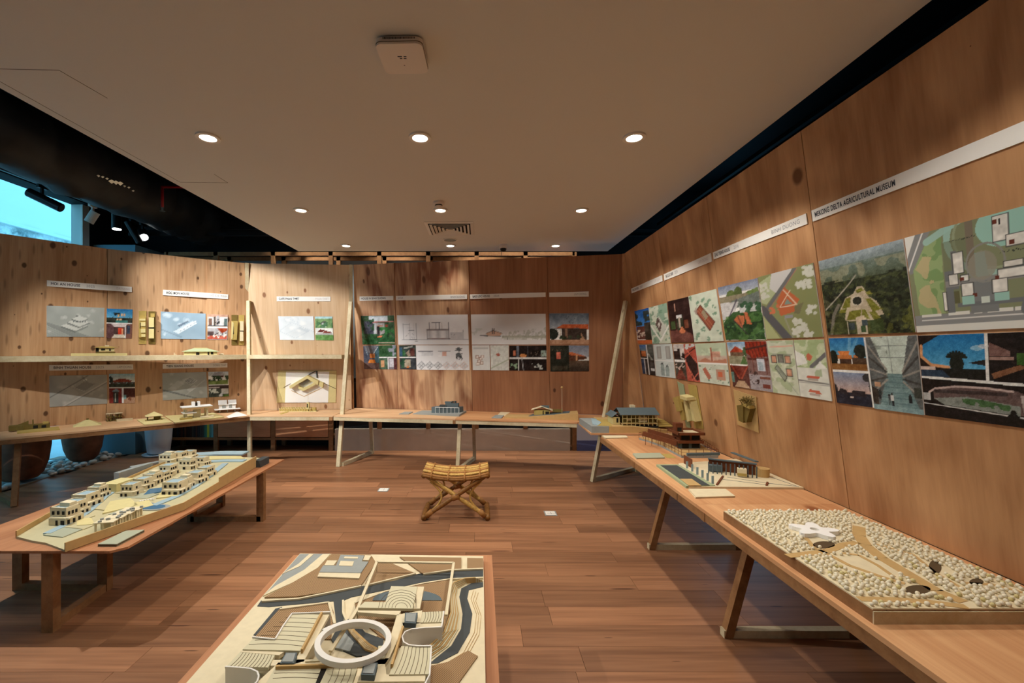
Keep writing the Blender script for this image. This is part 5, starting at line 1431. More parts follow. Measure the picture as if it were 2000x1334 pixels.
# ---- placing boards on the partitions
def lin(a):
    a = np.clip(a, 0, 255) / 255.0
    return np.where(a <= 0.04045, a / 12.92, ((a + 0.055) / 1.055) ** 2.4)
def board(panels, quad, fn, label, cat='print', step=1.6, off=0.006, name='printed_board', group='prints pinned to the partitions'):
    """quad: photo pixels tl, tr, br, bl; panels: one sheet or (left sheet, right sheet)"""
    pl, pr = panels if isinstance(panels, tuple) else (panels, panels)
    tl = pl.hit(*quad[0], off); bl = pl.hit(*quad[3], off)
    tr = pr.hit(*quad[1], off); br = pr.hit(*quad[2], off)
    wpx = max(abs(quad[1][0] - quad[0][0]), math.hypot(quad[1][0] - quad[0][0], quad[1][1] - quad[0][1]))
    hpx = max(abs(quad[3][1] - quad[0][1]), abs(quad[2][1] - quad[1][1]))
    w, h = max(8, int(wpx / step)), max(8, int(hpx / step))
    k = Canvas(w, h)
    fn(k)
    if fn in PHOTOS:                       # fine photographic texture
        k.noise(max(8, h // 5), 16)
        k.noise(max(10, h // 3), 12)
        k.a = np.clip(k.a + NPR.normal(0, 6, (h, w, 1)), 0, 255)
    v, u = np.mgrid[0:h, 0:w]
    u = (u / (w - 1))[..., None]; v = (v / (h - 1))[..., None]
    A = lambda q: np.array(q)
    P = (A(tl) * (1 - u) + A(tr) * u) * (1 - v) + (A(bl) * (1 - u) + A(br) * u) * v
    n = pl.n
    front = [A(q) - A(n) * 0.0006 for q in (tl, tr, br, bl)]
    back = [A(q) - A(n) * (off - 0.0008) for q in (tl, tr, br, bl)]
    verts = np.concatenate([P.reshape(-1, 3), np.array(front), np.array(back)])
    idx = np.arange(w * h).reshape(h, w)
    faces = np.stack([idx[1:, :-1], idx[1:, 1:], idx[:-1, 1:], idx[:-1, :-1]], -1).reshape(-1, 4).tolist()
    q = w * h
    faces += [[q + 3, q + 2, q + 1, q], [q + 4, q + 5, q + 6, q + 7]] + [[q + i, q + (i + 1) % 4, q + 4 + (i + 1) % 4, q + 4 + i] for i in range(4)]
    me = bpy.data.meshes.new(name)
    me.from_pydata(verts.tolist(), [], faces)
    at = me.color_attributes.new('ink_colour', 'FLOAT_COLOR', 'POINT')
    col = np.ones((len(verts), 4))
    col[:q, :3] = lin(k.a.reshape(-1, 3))
    col[q:, :3] = 0.75
    at.data.foreach_set('color', col.ravel())
    me.materials.append(MATS['printed_sheet'])
    o = bpy.data.objects.new(name, me)
    COL.objects.link(o)
    return tag(o, label, cat, group)

def strip(panels, quad, texts, label):
    pl, pr = panels if isinstance(panels, tuple) else (panels, panels)
    off = 0.007
    tl = pl.hit(*quad[0], off); bl = pl.hit(*quad[3], off)
    tr = pr.hit(*quad[1], off); br = pr.hit(*quad[2], off)
    t = thing('title_strip', label, 'sign', (bl + tr) / 2, 'white title strips on the partitions')
    n = pl.n
    f = [bl, br, tr, tl]
    bk = [p - n * 0.0062 for p in f]
    MB().add(f + bk, [(0, 1, 2, 3), (7, 6, 5, 4), (4, 5, 1, 0), (5, 6, 2, 1), (6, 7, 3, 2), (7, 4, 0, 3)]).build('board', 'strip_white', t)
    ml, mr = (tl + bl) / 2, (tr + br) / 2
    H = (tl - bl).length
    for (s, a, b, mat) in texts:
        p, q = ml.lerp(mr, a), ml.lerp(mr, b)
        x = (q - p).normalized()
        z = x.cross((tl - bl).normalized()).normalized()
        if z.dot(CAM - p) < 0:
            z = -z
        y = z.cross(x)
        cu = bpy.data.curves.new('lettering', 'FONT')
        cu.body = s
        cu.size = H * 0.62
        cu.align_x, cu.align_y = 'LEFT', 'CENTER'
        cu.materials.append(MATS[mat])
        cu.space_character = 1.1
        cu.offset = H * 0.014 if mat == 'ink' else 0.0
        tmp = bpy.data.objects.new('lettering', cu)
        COL.objects.link(tmp)
        bpy.context.view_layer.update()
        sx = (q - p).length / max(tmp.dimensions.x, 1e-4)
        me = bpy.data.meshes.new_from_object(tmp.evaluated_get(bpy.context.evaluated_depsgraph_get()))
        bpy.data.objects.remove(tmp)
        bpy.data.curves.remove(cu)
        M = Matrix((x, y, z)).transposed().to_4x4()
        M.translation = p + z * 0.0012
        me.transform(M @ Matrix.Diagonal((sx, 1, 1, 1)))
        me.materials.clear()
        me.materials.append(MATS[mat])
        o = bpy.data.objects.new('lettering', me)
        COL.objects.link(o)
        o.parent = t
        o.matrix_parent_inverse = t.matrix_basis.inverted()

strip((PL[0], PL[1]), ((91.7, 547.4), (257.6, 560.3), (257.6, 570.5), (91.7, 559)), [('HOI AN HOUSE', .04, .363, 'ink'), ('2025', .434, .533, 'ink_pale'), ('DA NANG', .80, .97, 'ink_faint')], 'title strip reading HOI AN HOUSE on the window side partition')
strip((PL[1], PL[2]), ((318.4, 565.8), (446, 575), (445.4, 584.2), (318, 576.5)), [('HOC MON HOUSE', .047, .385, 'ink'), ('HO CHI MINH', .705, .976, 'ink_pale')], 'title strip reading HOC MON HOUSE on the upper left partition')
strip((PL[0], PL[1]), ((96, 713), (260, 711.8), (260.3, 721.8), (96.2, 724)), [('BINH THUAN HOUSE', .046, .472, 'ink'), ('2025', .524, .625, 'ink_pale'), ('LAM DONG', .79, .975, 'ink_pale')], 'title strip reading BINH THUAN HOUSE under the long shelf')
strip((PL[1], PL[2]), ((318, 711), (444.2, 708.9), (444.2, 717.5), (318, 720.3)), [('TIEN GIANG HOUSE', .05, .46, 'ink'), ('DONG THAP', .766, .975, 'ink_pale')], 'title strip reading TIEN GIANG HOUSE under the long shelf')
strip(PN[1], ((540.4, 579), (645.3, 579.5), (645.3, 588.4), (540.4, 588.4)), [('CAFE PHAN THIET', .04, .417, 'ink'), ('PHAN THIET', .717, .966, 'ink_faint')], 'title strip reading CAFE PHAN THIET in the middle niche')
strip(PB[0], ((702.1, 579.1), (768, 577.9), (768, 586.4), (702.1, 587.8)), [('HOUSE IN BINH DUONG', .05, .774, 'ink')], 'short title strip reading HOUSE IN BINH DUONG on the back partition')
strip(PB[1], ((772.9, 577.9), (912.1, 575), (912.1, 584), (773.1, 586.8)), [('2024', .032, .105, 'ink_pale'), ('BINH DUONG', .774, .966, 'ink_pale')], 'title strip reading 2024 and BINH DUONG on the back partition')
strip(PB[2], ((917.9, 575), (1065.7, 571), (1065.7, 580), (918.3, 584)), [('BAO LOC HOUSE', .033, .266, 'ink'), ('2024', .317, .39, 'ink_pale')], 'title strip reading BAO LOC HOUSE on the back partition')
strip(PB[3], ((1072.7, 571.5), (1149.9, 569.2), (1149.9, 579.4), (1072.7, 580.1)), [('LAM DONG', .63, .937, 'ink_pale')], 'title strip with only LAM DONG on the dark back sheet')
strip(PR[0], ((1232.7, 563.8), (1292.8, 537.4), (1293.8, 549.2), (1233.5, 572.9)), [('HOA LON HOUSE', .05, .27, 'ink'), ('2021', .32, .41, 'ink_pale'), ('LAM DONG', .78, .95, 'ink_faint')], 'first title strip of the right partition, next to the corner post')
strip(PR[1], ((1296, 535.8), (1387.8, 494.2), (1389.7, 510.7), (1297.5, 548)), [('BAO LOC CAFE', .05, .23, 'ink'), ('2024', .27, .34, 'ink_pale'), ('LAM DONG', .77, .95, 'ink_faint')], 'title strip reading BAO LOC CAFE on the right partition')
strip(PR[2], ((1392, 493.2), (1573.8, 416.9), (1576.5, 437.3), (1393.8, 506.8)), [('DAU TIENG HOUSE', .025, .235, 'ink'), ('2016', .285, .345, 'ink_pale'), ('BINH DUONG', .70, .945, 'ink_pale')], 'title strip reading DAU TIENG HOUSE on the right partition')
strip(PR[3], ((1584.3, 411.6), (2060, 210.7), (2060, 252.6), (1587.5, 432.9)), [('MEKONG DELTA AGRICULTURAL MUSEUM', .02, .475, 'ink')], 'large title strip reading MEKONG DELTA AGRICULTURAL MUSEUM')

GREY, LGREY, DGREY = (168, 176, 174), (206, 212, 210), (112, 120, 120)
board(PL[0], ((91.2, 597), (204.2, 601.4), (203, 658), (91, 657.6)), p_axon(GREY, LGREY, DGREY, 0), 'grey line rendering of a stepped roof villa under the HOI AN strip')
board(PL[1], ((208.5, 602.5), (259, 604.4), (257.6, 661), (207.6, 660.4)), p_house_dusk, 'two photos, blue dusk house over red doorway, under the HOI AN strip')
board(PL[1], ((314, 608.4), (401.7, 612.7), (401.2, 662.5), (314, 661.6)), p_axon((150, 176, 196), (206, 222, 234), (92, 112, 134), 1), 'pale blue line rendering of a long house under the HOC MON strip')
board(PL[2], ((405.2, 613.8), (445.2, 615), (444, 663.3), (405.2, 663.3)), p_interiors, 'two living room photos under the HOC MON strip')
board(PL[0], ((96.5, 734.2), (209, 731.8), (209.7, 788.5), (97, 795)), p_axon((158, 160, 156), (186, 186, 182), (104, 106, 104), 2), 'grey line rendering of a diagonal road site under the BINH THUAN strip')
board(PL[1], ((213, 730.5), (263.2, 730), (264, 787), (213.5, 787.5)), p_redroof_pair, 'three photos of a red roofed house under the BINH THUAN strip')
board(PL[1], ((316.9, 728.8), (402.8, 726.8), (405.7, 776.6), (318, 782.2)), p_axon((160, 162, 156), (190, 192, 188), (106, 110, 110), 3), 'grey line rendering of a walled compound under the TIEN GIANG strip')
board(PL[2], ((406.8, 726.5), (445.9, 725.7), (447.2, 774.3), (407.9, 776)), p_garden_pair, 'two garden house photos under the TIEN GIANG strip')
board(PN[1], ((543.2, 617.7), (612, 617.7), (614, 664.5), (546.7, 664)), p_axon((224, 232, 238), (240, 244, 246), (186, 200, 212), 4), 'white line drawing of a sloping plot in the middle niche')
board(PN[1], ((615.2, 618.2), (648.9, 618.2), (651.2, 664.9), (616.5, 664.5)), p_roofs_pair, 'two green roofscape photos in the middle niche')
board(PB[0], ((704.3, 617.1), (769.3, 616.1), (771.6, 672.8), (707.9, 672.8)), p_courtyard, 'photo of a lush green courtyard house on the back partition')
board(PB[0], ((709.4, 675.4), (773.5, 674.1), (775.2, 721.3), (711, 720.9)), p_corridors, 'blue toned corridor and garden photos below the courtyard photo')
board(PB[1], ((775.2, 615.8), (913.4, 614.2), (915.7, 672.8), (778, 673.1)), p_section, 'wide white sheet with two pencil house sections')
board(PB[1], ((779.3, 674.8), (811.8, 674.1), (813.4, 721.5), (781.2, 721)), p_two_paths, 'pair of narrow garden path photos below the pencil sections')
board(PB[1], ((812.2, 674.5), (915.4, 674.1), (917.2, 723), (813.9, 722.2)), p_plans_row, 'white sheet with a row of small tilted floor plans')
board(PB[2], ((919.6, 614.2), (1065.7, 612.9), (1066.7, 672.8), (921.7, 673)), p_landscape, 'wide pale sheet with a small gabled house in a landscape section')
board(PB[2], ((922.1, 674.4), (956.1, 674.2), (957.4, 723.1), (923.4, 723.1)), p_text_plan, 'pale sheet with clustered room plan below the landscape section')
board(PB[2], ((957.4, 674.4), (993.5, 674.2), (993.8, 723.6), (959, 723.4)), p_pale_site, 'pale green site plan with one small red roof on the back partition')
board(PB[2], ((995, 675.3), (1067.1, 675), (1067.7, 724.1), (995.1, 723.7)), p_dark_quad, 'four very dark interior photos divided by white lines')
board(PB[3], ((1072.8, 612.2), (1150, 612), (1150.2, 672.8), (1074.4, 672.8)), p_tiledhouse, 'photo of an orange tiled house under grey sky on the dark back sheet')
board(PB[3], ((1074.4, 675), (1150.2, 675), (1150.6, 725), (1075, 725.6)), p_dark_house_pair, 'pair of dark house photos below the orange tiled house')
board(PR[0], ((1239.2, 607.7), (1266.5, 601.2), (1274.2, 671.6), (1245.8, 671)), p_blue_trees, 'photo of bare trees against deep blue sky nearest the corner')
board(PR[0], ((1267, 601), (1301.9, 591.5), (1309.6, 671), (1274.6, 671.6)), p_green_site(0), 'pale green site plan with a dark square courtyard roof')
board(PR[0], ((1248.3, 673.7), (1275, 673), (1280.7, 734.2), (1255.4, 729.7)), p_photo_grid, 'cluster of small dark photos nearest the corner')
board(PR[0], ((1276.2, 673), (1312, 672), (1319.1, 738.8), (1281.7, 734.4)), p_two_drawings, 'pale blue sheet with two elevations below the courtyard plan')
board(PR[1], ((1303.5, 589), (1344, 579.5), (1356.2, 668.4), (1312, 669.6)), p_dark_corridor, 'photo of a dark brown corridor with lit end')
board(PR[1], ((1344.4, 578.5), (1398, 564.4), (1412.6, 666), (1356.6, 668.4)), p_green_site(1), 'pale green site plan with one tilted rust red building')
board(PR[1], ((1314.5, 672.6), (1357, 671.6), (1367.7, 746.5), (1321.1, 740.5)), p_red_quad, 'photos of red steel stairs and skyline below the dark corridor')
board(PR[1], ((1357.6, 671.6), (1416.3, 669), (1425, 753.6), (1368.3, 745.9)), p_section_green, 'green tinted section and plan sheet below the rust red site plan')
board(PR[2], ((1401.8, 562), (1478.9, 543.1), (1496.2, 663.6), (1418, 665)), p_aerial_redroof, 'aerial photo of a split orange roof among trees')
board(PR[2], ((1480.2, 541.5), (1587.3, 513.5), (1607.5, 657.8), (1497.3, 662.5)), p_plan_redroof, 'olive site plan with pointed orange roof and white tree crowns')
board(PR[2], ((1419.4, 668.8), (1496, 666.2), (1509.4, 766.2), (1432, 754.9)), p_pavilions, 'three photos of a red timber pavilion')
board(PR[2], ((1497.6, 665.7), (1548, 664.6), (1562.9, 773.8), (1510.4, 766.7)), p_section_plan, 'pale floor plan sheet below the olive site plan')
board(PR[2], ((1550, 664.4), (1608.3, 663), (1624.6, 783.7), (1563.5, 774)), p_site_and_elevations, 'pale sheet with site plan above two red roof elevations')
board(PR[3], ((1598.5, 510.6), (1762.7, 466.5), (1787.9, 649.2), (1616.8, 654.7)), p_aerial_museum, 'large aerial rendering of a green roofed museum in dark forest')
board(PR[3], ((1766.3, 465), (2055, 387.2), (2055, 638), (1791, 649.4)), p_site_museum, 'large coloured site plan of the museum with pale blue water')
board(PR[3], ((1618.4, 661), (1689.2, 658.9), (1707.7, 796.4), (1634.6, 786.3)), p_two_skies, 'blue sky pavilion picture above a dusk lake picture')
board(PR[3], ((1690.7, 658.9), (1790, 654.7), (1804.7, 811), (1708, 798)), p_atrium, 'tall rendering of a skylit stone atrium with walking figures')
board(PR[3], ((1793, 655.7), (2055, 646.4), (2055, 843.5), (1807.2, 811)), p_museum_collage, 'dark collage with palm tree, terrace and curved roof')

# ================================================================== ARCHITECTURAL MODELS
class Model:
    """root Empty with its own place and turn; parts are written in its local frame"""
    def __init__(self, name, label, loc, rz=0.0, cat='model', group='architectural models on the tables'):
        self.root = thing(name, label, cat, loc, group)
        self.root.rotation_euler = (0, 0, rz)
        self.inv = (Matrix.Translation(Vector(loc)) @ Matrix.Rotation(rz, 4, 'Z')).inverted()
    def add(self, mb, name, mat, parent=None, smooth=False):
        me = mb.mesh(name, mat, smooth)
        o = bpy.data.objects.new(name, me)
        COL.objects.link(o)
        o.parent = parent or self.root
        return o
    def loc(self, p):
        return self.inv @ Vector(p)
    def px_poly(self, pts, z):
        """plan polygon (local) of photo pixels lying on the level z (world)"""
        return [tuple(self.loc(at_z(x, y, z))[:2]) for x, y in pts]
def gable(x0, x1, y0, y1, z0, h, t=0.004, along='x', over=0.0):
    """pitched roof of two boards with thickness, ridge along x or y"""
    m = MB()
    if along == 'x':
        ym = (y0 + y1) / 2
        for ya in (y0 - over, y1 + over):
            q = [(x0, ya, z0), (x1, ya, z0), (x1, ym, z0 + h), (x0, ym, z0 + h)]
            m.add(q + [(a, b, c + t) for a, b, c in q], [(0, 1, 2, 3), (7, 6, 5, 4), (0, 4, 5, 1), (1, 5, 6, 2), (2, 6, 7, 3), (3, 7, 4, 0)])
    else:
        xm = (x0 + x1) / 2
        for xa in (x0 - over, x1 + over):
            q = [(xa, y0, z0), (xa, y1, z0), (xm, y1, z0 + h), (xm, y0, z0 + h)]
            m.add(q + [(a, b, c + t) for a, b, c in q], [(0, 1, 2, 3), (7, 6, 5, 4), (0, 4, 5, 1), (1, 5, 6, 2), (2, 6, 7, 3), (3, 7, 4, 0)])
    return m
def hip(cx, cy, w, d, z0, h, ridge=0.0):
    m = MB()
    a, b = w / 2, d / 2
    m.add([(cx - a, cy - b, z0), (cx + a, cy - b, z0), (cx + a, cy + b, z0), (cx - a, cy + b, z0), (cx - ridge / 2, cy, z0 + h), (cx + ridge / 2, cy, z0 + h)],
          [(3, 2, 1, 0), (0, 1, 5, 4), (1, 2, 5), (2, 3, 4, 5), (3, 0, 4)])
    return m
def B(x0, x1, y0, y1, z0, z1):
    return box_between(x0, x1, y0, y1, z0, z1)
def boxes(lst):
    m = MB()
    for b in lst:
        m.box(((b[0] + b[1]) / 2, (b[2] + b[3]) / 2, (b[4] + b[5]) / 2), (b[1] - b[0], b[3] - b[2], b[5] - b[4]))
    return m
TILT = math.atan2(1.65, 1.81)          # run of the left table

# ------------------------------------------------------------------ museum site model, centre foreground
ZM = 0.53
MU = Model('museum_site_model', 'large layered card site model of the ring shaped museum, centre foreground', (-0.505, 1.52, ZV))
def T1(*pts): return [(340 + .33 * x, 1050 + .33 * y) for x, y in pts]
def T6(*pts): return [(440 + .26 * x, 1190 + .26 * y) for x, y in pts]
def mu_plate(px, z0, z1, name, mat, parent=None):
    return MU.add(MB().prism(MU.px_poly(px, z1), z0 - ZV, z1 - ZV), name, mat, parent)
base_px = T1((745, 95), (1830, 110))
fl, fr = at_z(586, 1081, ZM), at_z(944, 1086, ZM)
MU.add(MB().prism([tuple(MU.loc((-1.03, 0.55, 0))[:2]), tuple(MU.loc((0.0205, 0.55, 0))[:2]), tuple(MU.loc(fr)[:2]), tuple(MU.loc(fl)[:2])], 0, ZM - ZV), 'base_board', 'card_cream')
# roads and water
mu_plate(T1((515, 372), (740, 358), (900, 328), (1100, 288), (1300, 256), (1450, 213), (1640, 198), (1829, 193), (1829, 232), (1650, 240), (1480, 262), (1250, 310), (1050, 352), (1003, 372), (1003, 500), (960, 505), (944, 376), (700, 396), (560, 410), (492, 405)), ZM, ZM + .002, 'road', 'card_dark')
mu_plate(T1((1829, 262), (1760, 270), (1700, 300), (1688, 350), (1708, 450), (1698, 540), (1640, 640), (1540, 720), (1512, 745), (1560, 742), (1680, 680), (1750, 560), (1765, 450), (1735, 360), (1745, 310), (1829, 290)), ZM, ZM + .002, 'road', 'card_dark')
mu_plate(T1((470, 575), (600, 420), (640, 410), (520, 580)), ZM, ZM + .0035, 'road', 'card_dark')
mu_plate(T1((560, 312), (745, 97), (925, 95), (850, 172), (700, 260), (525, 345)), ZM, ZM + .003, 'road', 'card_grey')
mu_plate(T1((640, 214), (735, 155), (800, 97), (826, 97), (745, 168)), ZM, ZM + .005, 'verge', 'card_cream')
mu_plate(T1((527, 343), (600, 285), (770, 190), (880, 97), (925, 96), (850, 178), (700, 266)), ZM, ZM + .006, 'verge', 'card_cream')
# hatched fields
hatchf = lambda pts, h: mu_plate(pts, ZM, ZM + h, 'field', 'card_hatched')
hatchf(T1((932, 97), (1165, 101), (1195, 148), (1110, 278), (900, 322), (720, 348), (535, 352), (700, 266), (850, 178)), .007)
hatchf(T1((1200, 152), (1285, 150), (1425, 210), (1250, 254), (1125, 282)), .007)
hatchf(T1((1335, 113), (1700, 118), (1700, 184), (1640, 188), (1472, 213)), .007)
hatchf(T1((1735, 120), (1829, 122), (1829, 180), (1735, 184)), .007)
hatchf(T1((1070, 385), (1250, 316), (1480, 267), (1640, 242), (1632, 440), (1590, 560), (1500, 640), (1300, 640), (1090, 480)), .007)
hatchf(T1((625, 420), (915, 380), (945, 440), (930, 600), (600, 602), (480, 585)), .005)
hatchf(T1((1740, 668), (1798, 700), (1690, 850), (1660, 900), (1490, 900), (1510, 760), (1620, 735)), .005)
hatchf(T1((1090, 640), (1240, 560), (1240, 700), (1120, 720)), .004)
# field borders
for q in ([(520, 372), (740, 358), (900, 326), (1108, 283)], [(1125, 282), (1250, 252), (1430, 209)], [(1475, 213), (1640, 189), (1829, 181)], [(1070, 383), (1250, 316), (1480, 267), (1640, 242), (1829, 234)], [(625, 420), (915, 380), (950, 505)], [(1000, 368), (1000, 440), (1035, 520)]):
    m = MB()
    pts = [MU.loc(at_z(x, y, ZM + .01)) for x, y in T1(*q)]
    for a, b in zip(pts[:-1], pts[1:]):
        m.bar((a.x, a.y, ZM - ZV + .005), (b.x, b.y, ZM - ZV + .005), .009, .010)
    MU.add(m, 'border', 'card_cream')
# upper left grey block with courtyards
mu_plate(T1((985, 102), (1125, 105), (1112, 140), (1150, 142), (1105, 208), (860, 203), (882, 165), (958, 165)), ZM, ZM + .012, 'block', 'card_grey')
for q in (((985, 137), (1065, 140), (1055, 168), (975, 165)), ((905, 135), (965, 135), (945, 163), (890, 163)), ((860, 206), (1105, 211), (1095, 240), (848, 230)), ((1010, 112), (1090, 114), (1086, 124), (1004, 122)), ((1130, 104), (1168, 105), (1150, 134), (1118, 133))):
    mu_plate(T1(*q), ZM, ZM + .014, 'terrace', 'card_cream')
# stepped bank along the right stream
outer = [(1829, 255), (1740, 262), (1682, 300), (1672, 350), (1692, 450), (1682, 540), (1622, 640), (1522, 715)]
inner = [(1780, 234), (1720, 238), (1655, 262), (1632, 300), (1636, 440), (1592, 560), (1505, 640), (1440, 655)]
NS = 8
for i in range(NS):
    t = i / NS
    cur = [(a[0] * (1 - t) + b[0] * t, a[1] * (1 - t) + b[1] * t) for a, b in zip(outer, inner)]
    cl = inner[::-1]
    m = MB().prism(MU.px_poly(T1(*cur, *cl), ZM + .004 + i * .0032), ZM - ZV, ZM - ZV + .004 + i * .0032)
    MU.add(m, 'step', 'card_pale' if i % 2 == 0 else 'card_kraft')
outer = [(1830, 300), (1760, 312), (1745, 360), (1778, 450), (1765, 560), (1700, 680), (1580, 752)]
for i in range(3):
    cur = [(x + 12 + i * 14, y + 6 * i) for x, y in outer if x + 12 + i * 14 < 1828]
    m = MB()
    pts = [MU.loc(at_z(x, y, ZM + .003)) for x, y in T1(*cur)]
    for a, b in zip(pts[:-1], pts[1:]):
        m.bar((a.x, a.y, ZM - ZV + .0012), (b.x, b.y, ZM - ZV + .0012), .0015, .0024)
    MU.add(m, 'contour_line', 'card_kraft')
# pond basin under the ring
mu_plate(T1((985, 500), (1060, 470), (1130, 560), (1240, 600), (1230, 690), (1080, 700), (960, 650), (930, 600)), ZM, ZM + .006, 'pond', 'card_dark')
mu_plate(T1((950, 650), (1010, 560), (1065, 620), (1040, 672)), ZM, ZM + .009, 'pond_edge', 'card_grey')
for i in range(7):
    d = i * 13
    m = MB()
    q = [(1085 - d * .3, 430 + d * .4), (1030 - d * .2 + 6, 500 + d * .2), (1060 + 4 - d * .1, 560 + d * .1), (1150 - d * .2, 640 + d * .2), (1200, 668 + d * .1)]
    pts = [MU.loc(at_z(x, y, ZM + .012)) for x, y in T1(*q)]
    for a, b in zip(pts[:-1], pts[1:]):
        m.bar((a.x, a.y, ZM - ZV + .006 + (7 - i) * .001), (b.x, b.y, ZM - ZV + .006 + (7 - i) * .001), .010, .012)
    MU.add(m, 'step', 'card_cream' if i % 2 else 'card_kraft')
m = MB()
pts = [MU.loc(at_z(x, y, ZM + .008)) for x, y in T1(*[(1380 + 205 * math.cos(a), 372 - 62 * math.sin(a)) for a in np.linspace(0, math.pi, 20)])]
MU.add(MB().prism([(p.x, p.y) for p in pts], ZM - ZV, ZM - ZV + .009), 'water_basin', 'card_slate')
# raised decks and roofs
ZR = ZM + .065
def deck(pts, name='deck', mat='card_cream', z=ZR, t=.014):
    return mu_plate(pts, z - t, z, name, mat)
deck(T6((350, 380), (1230, 368), (1200, 412), (340, 424)))
deck(T6((725, 28), (792, 20), (590, 392), (470, 420), (230, 640), (140, 640), (400, 400), (520, 390)))
deck(T6((130, 294), (440, 320), (405, 345), (110, 320)))
deck(T6((1290, 40), (1480, 8), (1470, 100), (1340, 135), (1230, 370), (1200, 412), (1210, 490), (1505, 490), (1500, 540), (990, 545), (1050, 400), (1190, 372)))
deck(T6((990, 8), (1320, 12), (1300, 44), (1000, 22)))
deck(T6((1330, 100), (1640, 95), (1620, 135), (1340, 138)))
deck(T1((1440, 290), (1480, 290), (1455, 420), (1415, 420)))
roofs = [T6((500, 30), (722, 40), (572, 312), (130, 300), (220, 210), (380, 222)), T6((110, 322), (372, 345), (322, 437), (10, 427)), T6((372, 442), (720, 446), (668, 580), (290, 580)), T6((768, 436), (992, 440), (945, 580), (700, 580)),
         T6((1322, 276), (1547, 276), (1532, 486), (1230, 490)), T6((1482, 20), (1642, 15), (1627, 95), (1467, 100)), T1((1285, 287), (1440, 290), (1412, 420), (1090, 414), (1127, 380), (1250, 382)), T6((620, 392), (760, 345), (900, 378), (600, 392)), T6((1150, 275), (1225, 270), (1195, 368), (1140, 372))]
lines = [((500, 30), (130, 300), (722, 40), (572, 312), 8, 1), ((110, 322), (372, 345), (10, 427), (322, 437), 11, 0), ((372, 442), (350, 560), (720, 446), (690, 560), 3, 1), ((768, 436), (992, 440), (720, 560), (960, 560), 5, 0), ((1322, 276), (1547, 276), (1235, 486), (1532, 486), 8, 0), ((1482, 20), (1642, 15), (1467, 100), (1627, 95), 8, 0), None, None, None]
for rf, ln in zip(roofs, lines):
    r_ = deck(rf, 'roof', 'card_pale', ZR + .004, .012)
    if ln:
        a0, a1, b0, b1, n, bulge = ln
        m = MB()
        for i in range(1, n):
            t = i / n
            p = (a0[0] + (a1[0] - a0[0]) * t, a0[1] + (a1[1] - a0[1]) * t)
            q = (b0[0] + (b1[0] - b0[0]) * t, b0[1] + (b1[1] - b0[1]) * t)
            prev = None
            for s in range(7):
                u = s / 6
                x = p[0] + (q[0] - p[0]) * u
                y = p[1] + (q[1] - p[1]) * u
                off = math.sin(math.pi * u)
                if bulge:
                    y -= off * 14 * t
                    x -= off * 10 * t
                else:
                    x += off * 9
                w_ = MU.loc(at_z(*T6((x, y))[0], ZR + .004))
                if prev is not None:
                    m.bar((prev.x, prev.y, ZR - ZV + .0042), (w_.x, w_.y, ZR - ZV + .0042), .0016, .001)
                prev = w_
        MU.add(m, 'contour_line', 'card_edge', r_)
m = MB()
for i in range(6):
    pts = []
    for s in range(9):
        a = math.pi * s / 8
        x, y = 1345 + (150 - i * 22) * math.cos(math.pi - a) * .9, 415 - (105 - i * 15) * math.sin(a)
        x = min(max(x, 1200), 1432)
        pts.append(MU.loc(at_z(*T1((x, y))[0], ZR + .004)))
    for a, b in zip(pts[:-1], pts[1:]):
        if (a - b).length > 1e-4:
            m.bar((a.x, a.y, ZR - ZV + .0042), (b.x, b.y, ZR - ZV + .0042), .0016, .001)
MU.add(m, 'contour_line', 'card_edge')
mu_plate(T6((716, 426), (766, 432), (690, 600), (640, 600)), ZR - .012, ZR + .003, 'slot', 'model_void')
for q in (((455, 325), (540, 325), (515, 405), (410, 405)), ((1040, 400), (1145, 400), (1120, 495), (1020, 490)), ((1350, 25), (1445, 25), (1430, 105), (1345, 100))):
    bx = mu_plate(T6(*q), ZR, ZR + .020, 'skylight', 'card_slate')
    cx_, cy_ = sum(p[0] for p in q) / 4, sum(p[1] for p in q) / 4
    mu_plate(T6(*[(cx_ + (x - cx_) * .8, cy_ + (y - cy_) * .8 - 4) for x, y in q]), ZR + .020, ZR + .022, 'glazing', 'card_grey', bx)
# parapet fins beside the roofs
for q in (((724, 30), (575, 312)), ((1335, 135), (1250, 425)), ((380, 436), (1000, 418))):
    a, b = [MU.loc(at_z(*T6(p)[0], ZR + .01)) for p in q]
    MU.add(MB().bar((a.x, a.y, ZR - ZV + .008), (b.x, b.y, ZR - ZV + .008), .008, .016), 'parapet', 'card_kraft')
# curved white retaining walls
for q in ([(1630, 132), (1500, 138), (1400, 148), (1350, 168), (1328, 205), (1340, 245), (1380, 268), (1450, 274), (1548, 273)], [(0, 430), (100, 436), (190, 445), (240, 468), (252, 500), (240, 540), (200, 580)], [(205, 206), (300, 216), (375, 222), (430, 130), (500, 30), (790, 18)], [(1548, 276), (1535, 490), (1500, 560)], [(1642, 14), (1625, 132)]):
    m = MB()
    pts = [MU.loc(at_z(x, y, ZR + .008)) for x, y in T6(*q)]
    for a, b in zip(pts[:-1], pts[1:]):
        m.add([(a.x, a.y, ZM - ZV), (b.x, b.y, ZM - ZV), (b.x, b.y, ZR - ZV + .008), (a.x, a.y, ZR - ZV + .008)], [(0, 1, 2, 3)])
        m.bar((a.x, a.y, ZR - ZV + .006), (b.x, b.y, ZR - ZV + .006), .005, .006)
    MU.add(m, 'retaining_wall', 'resin_white')
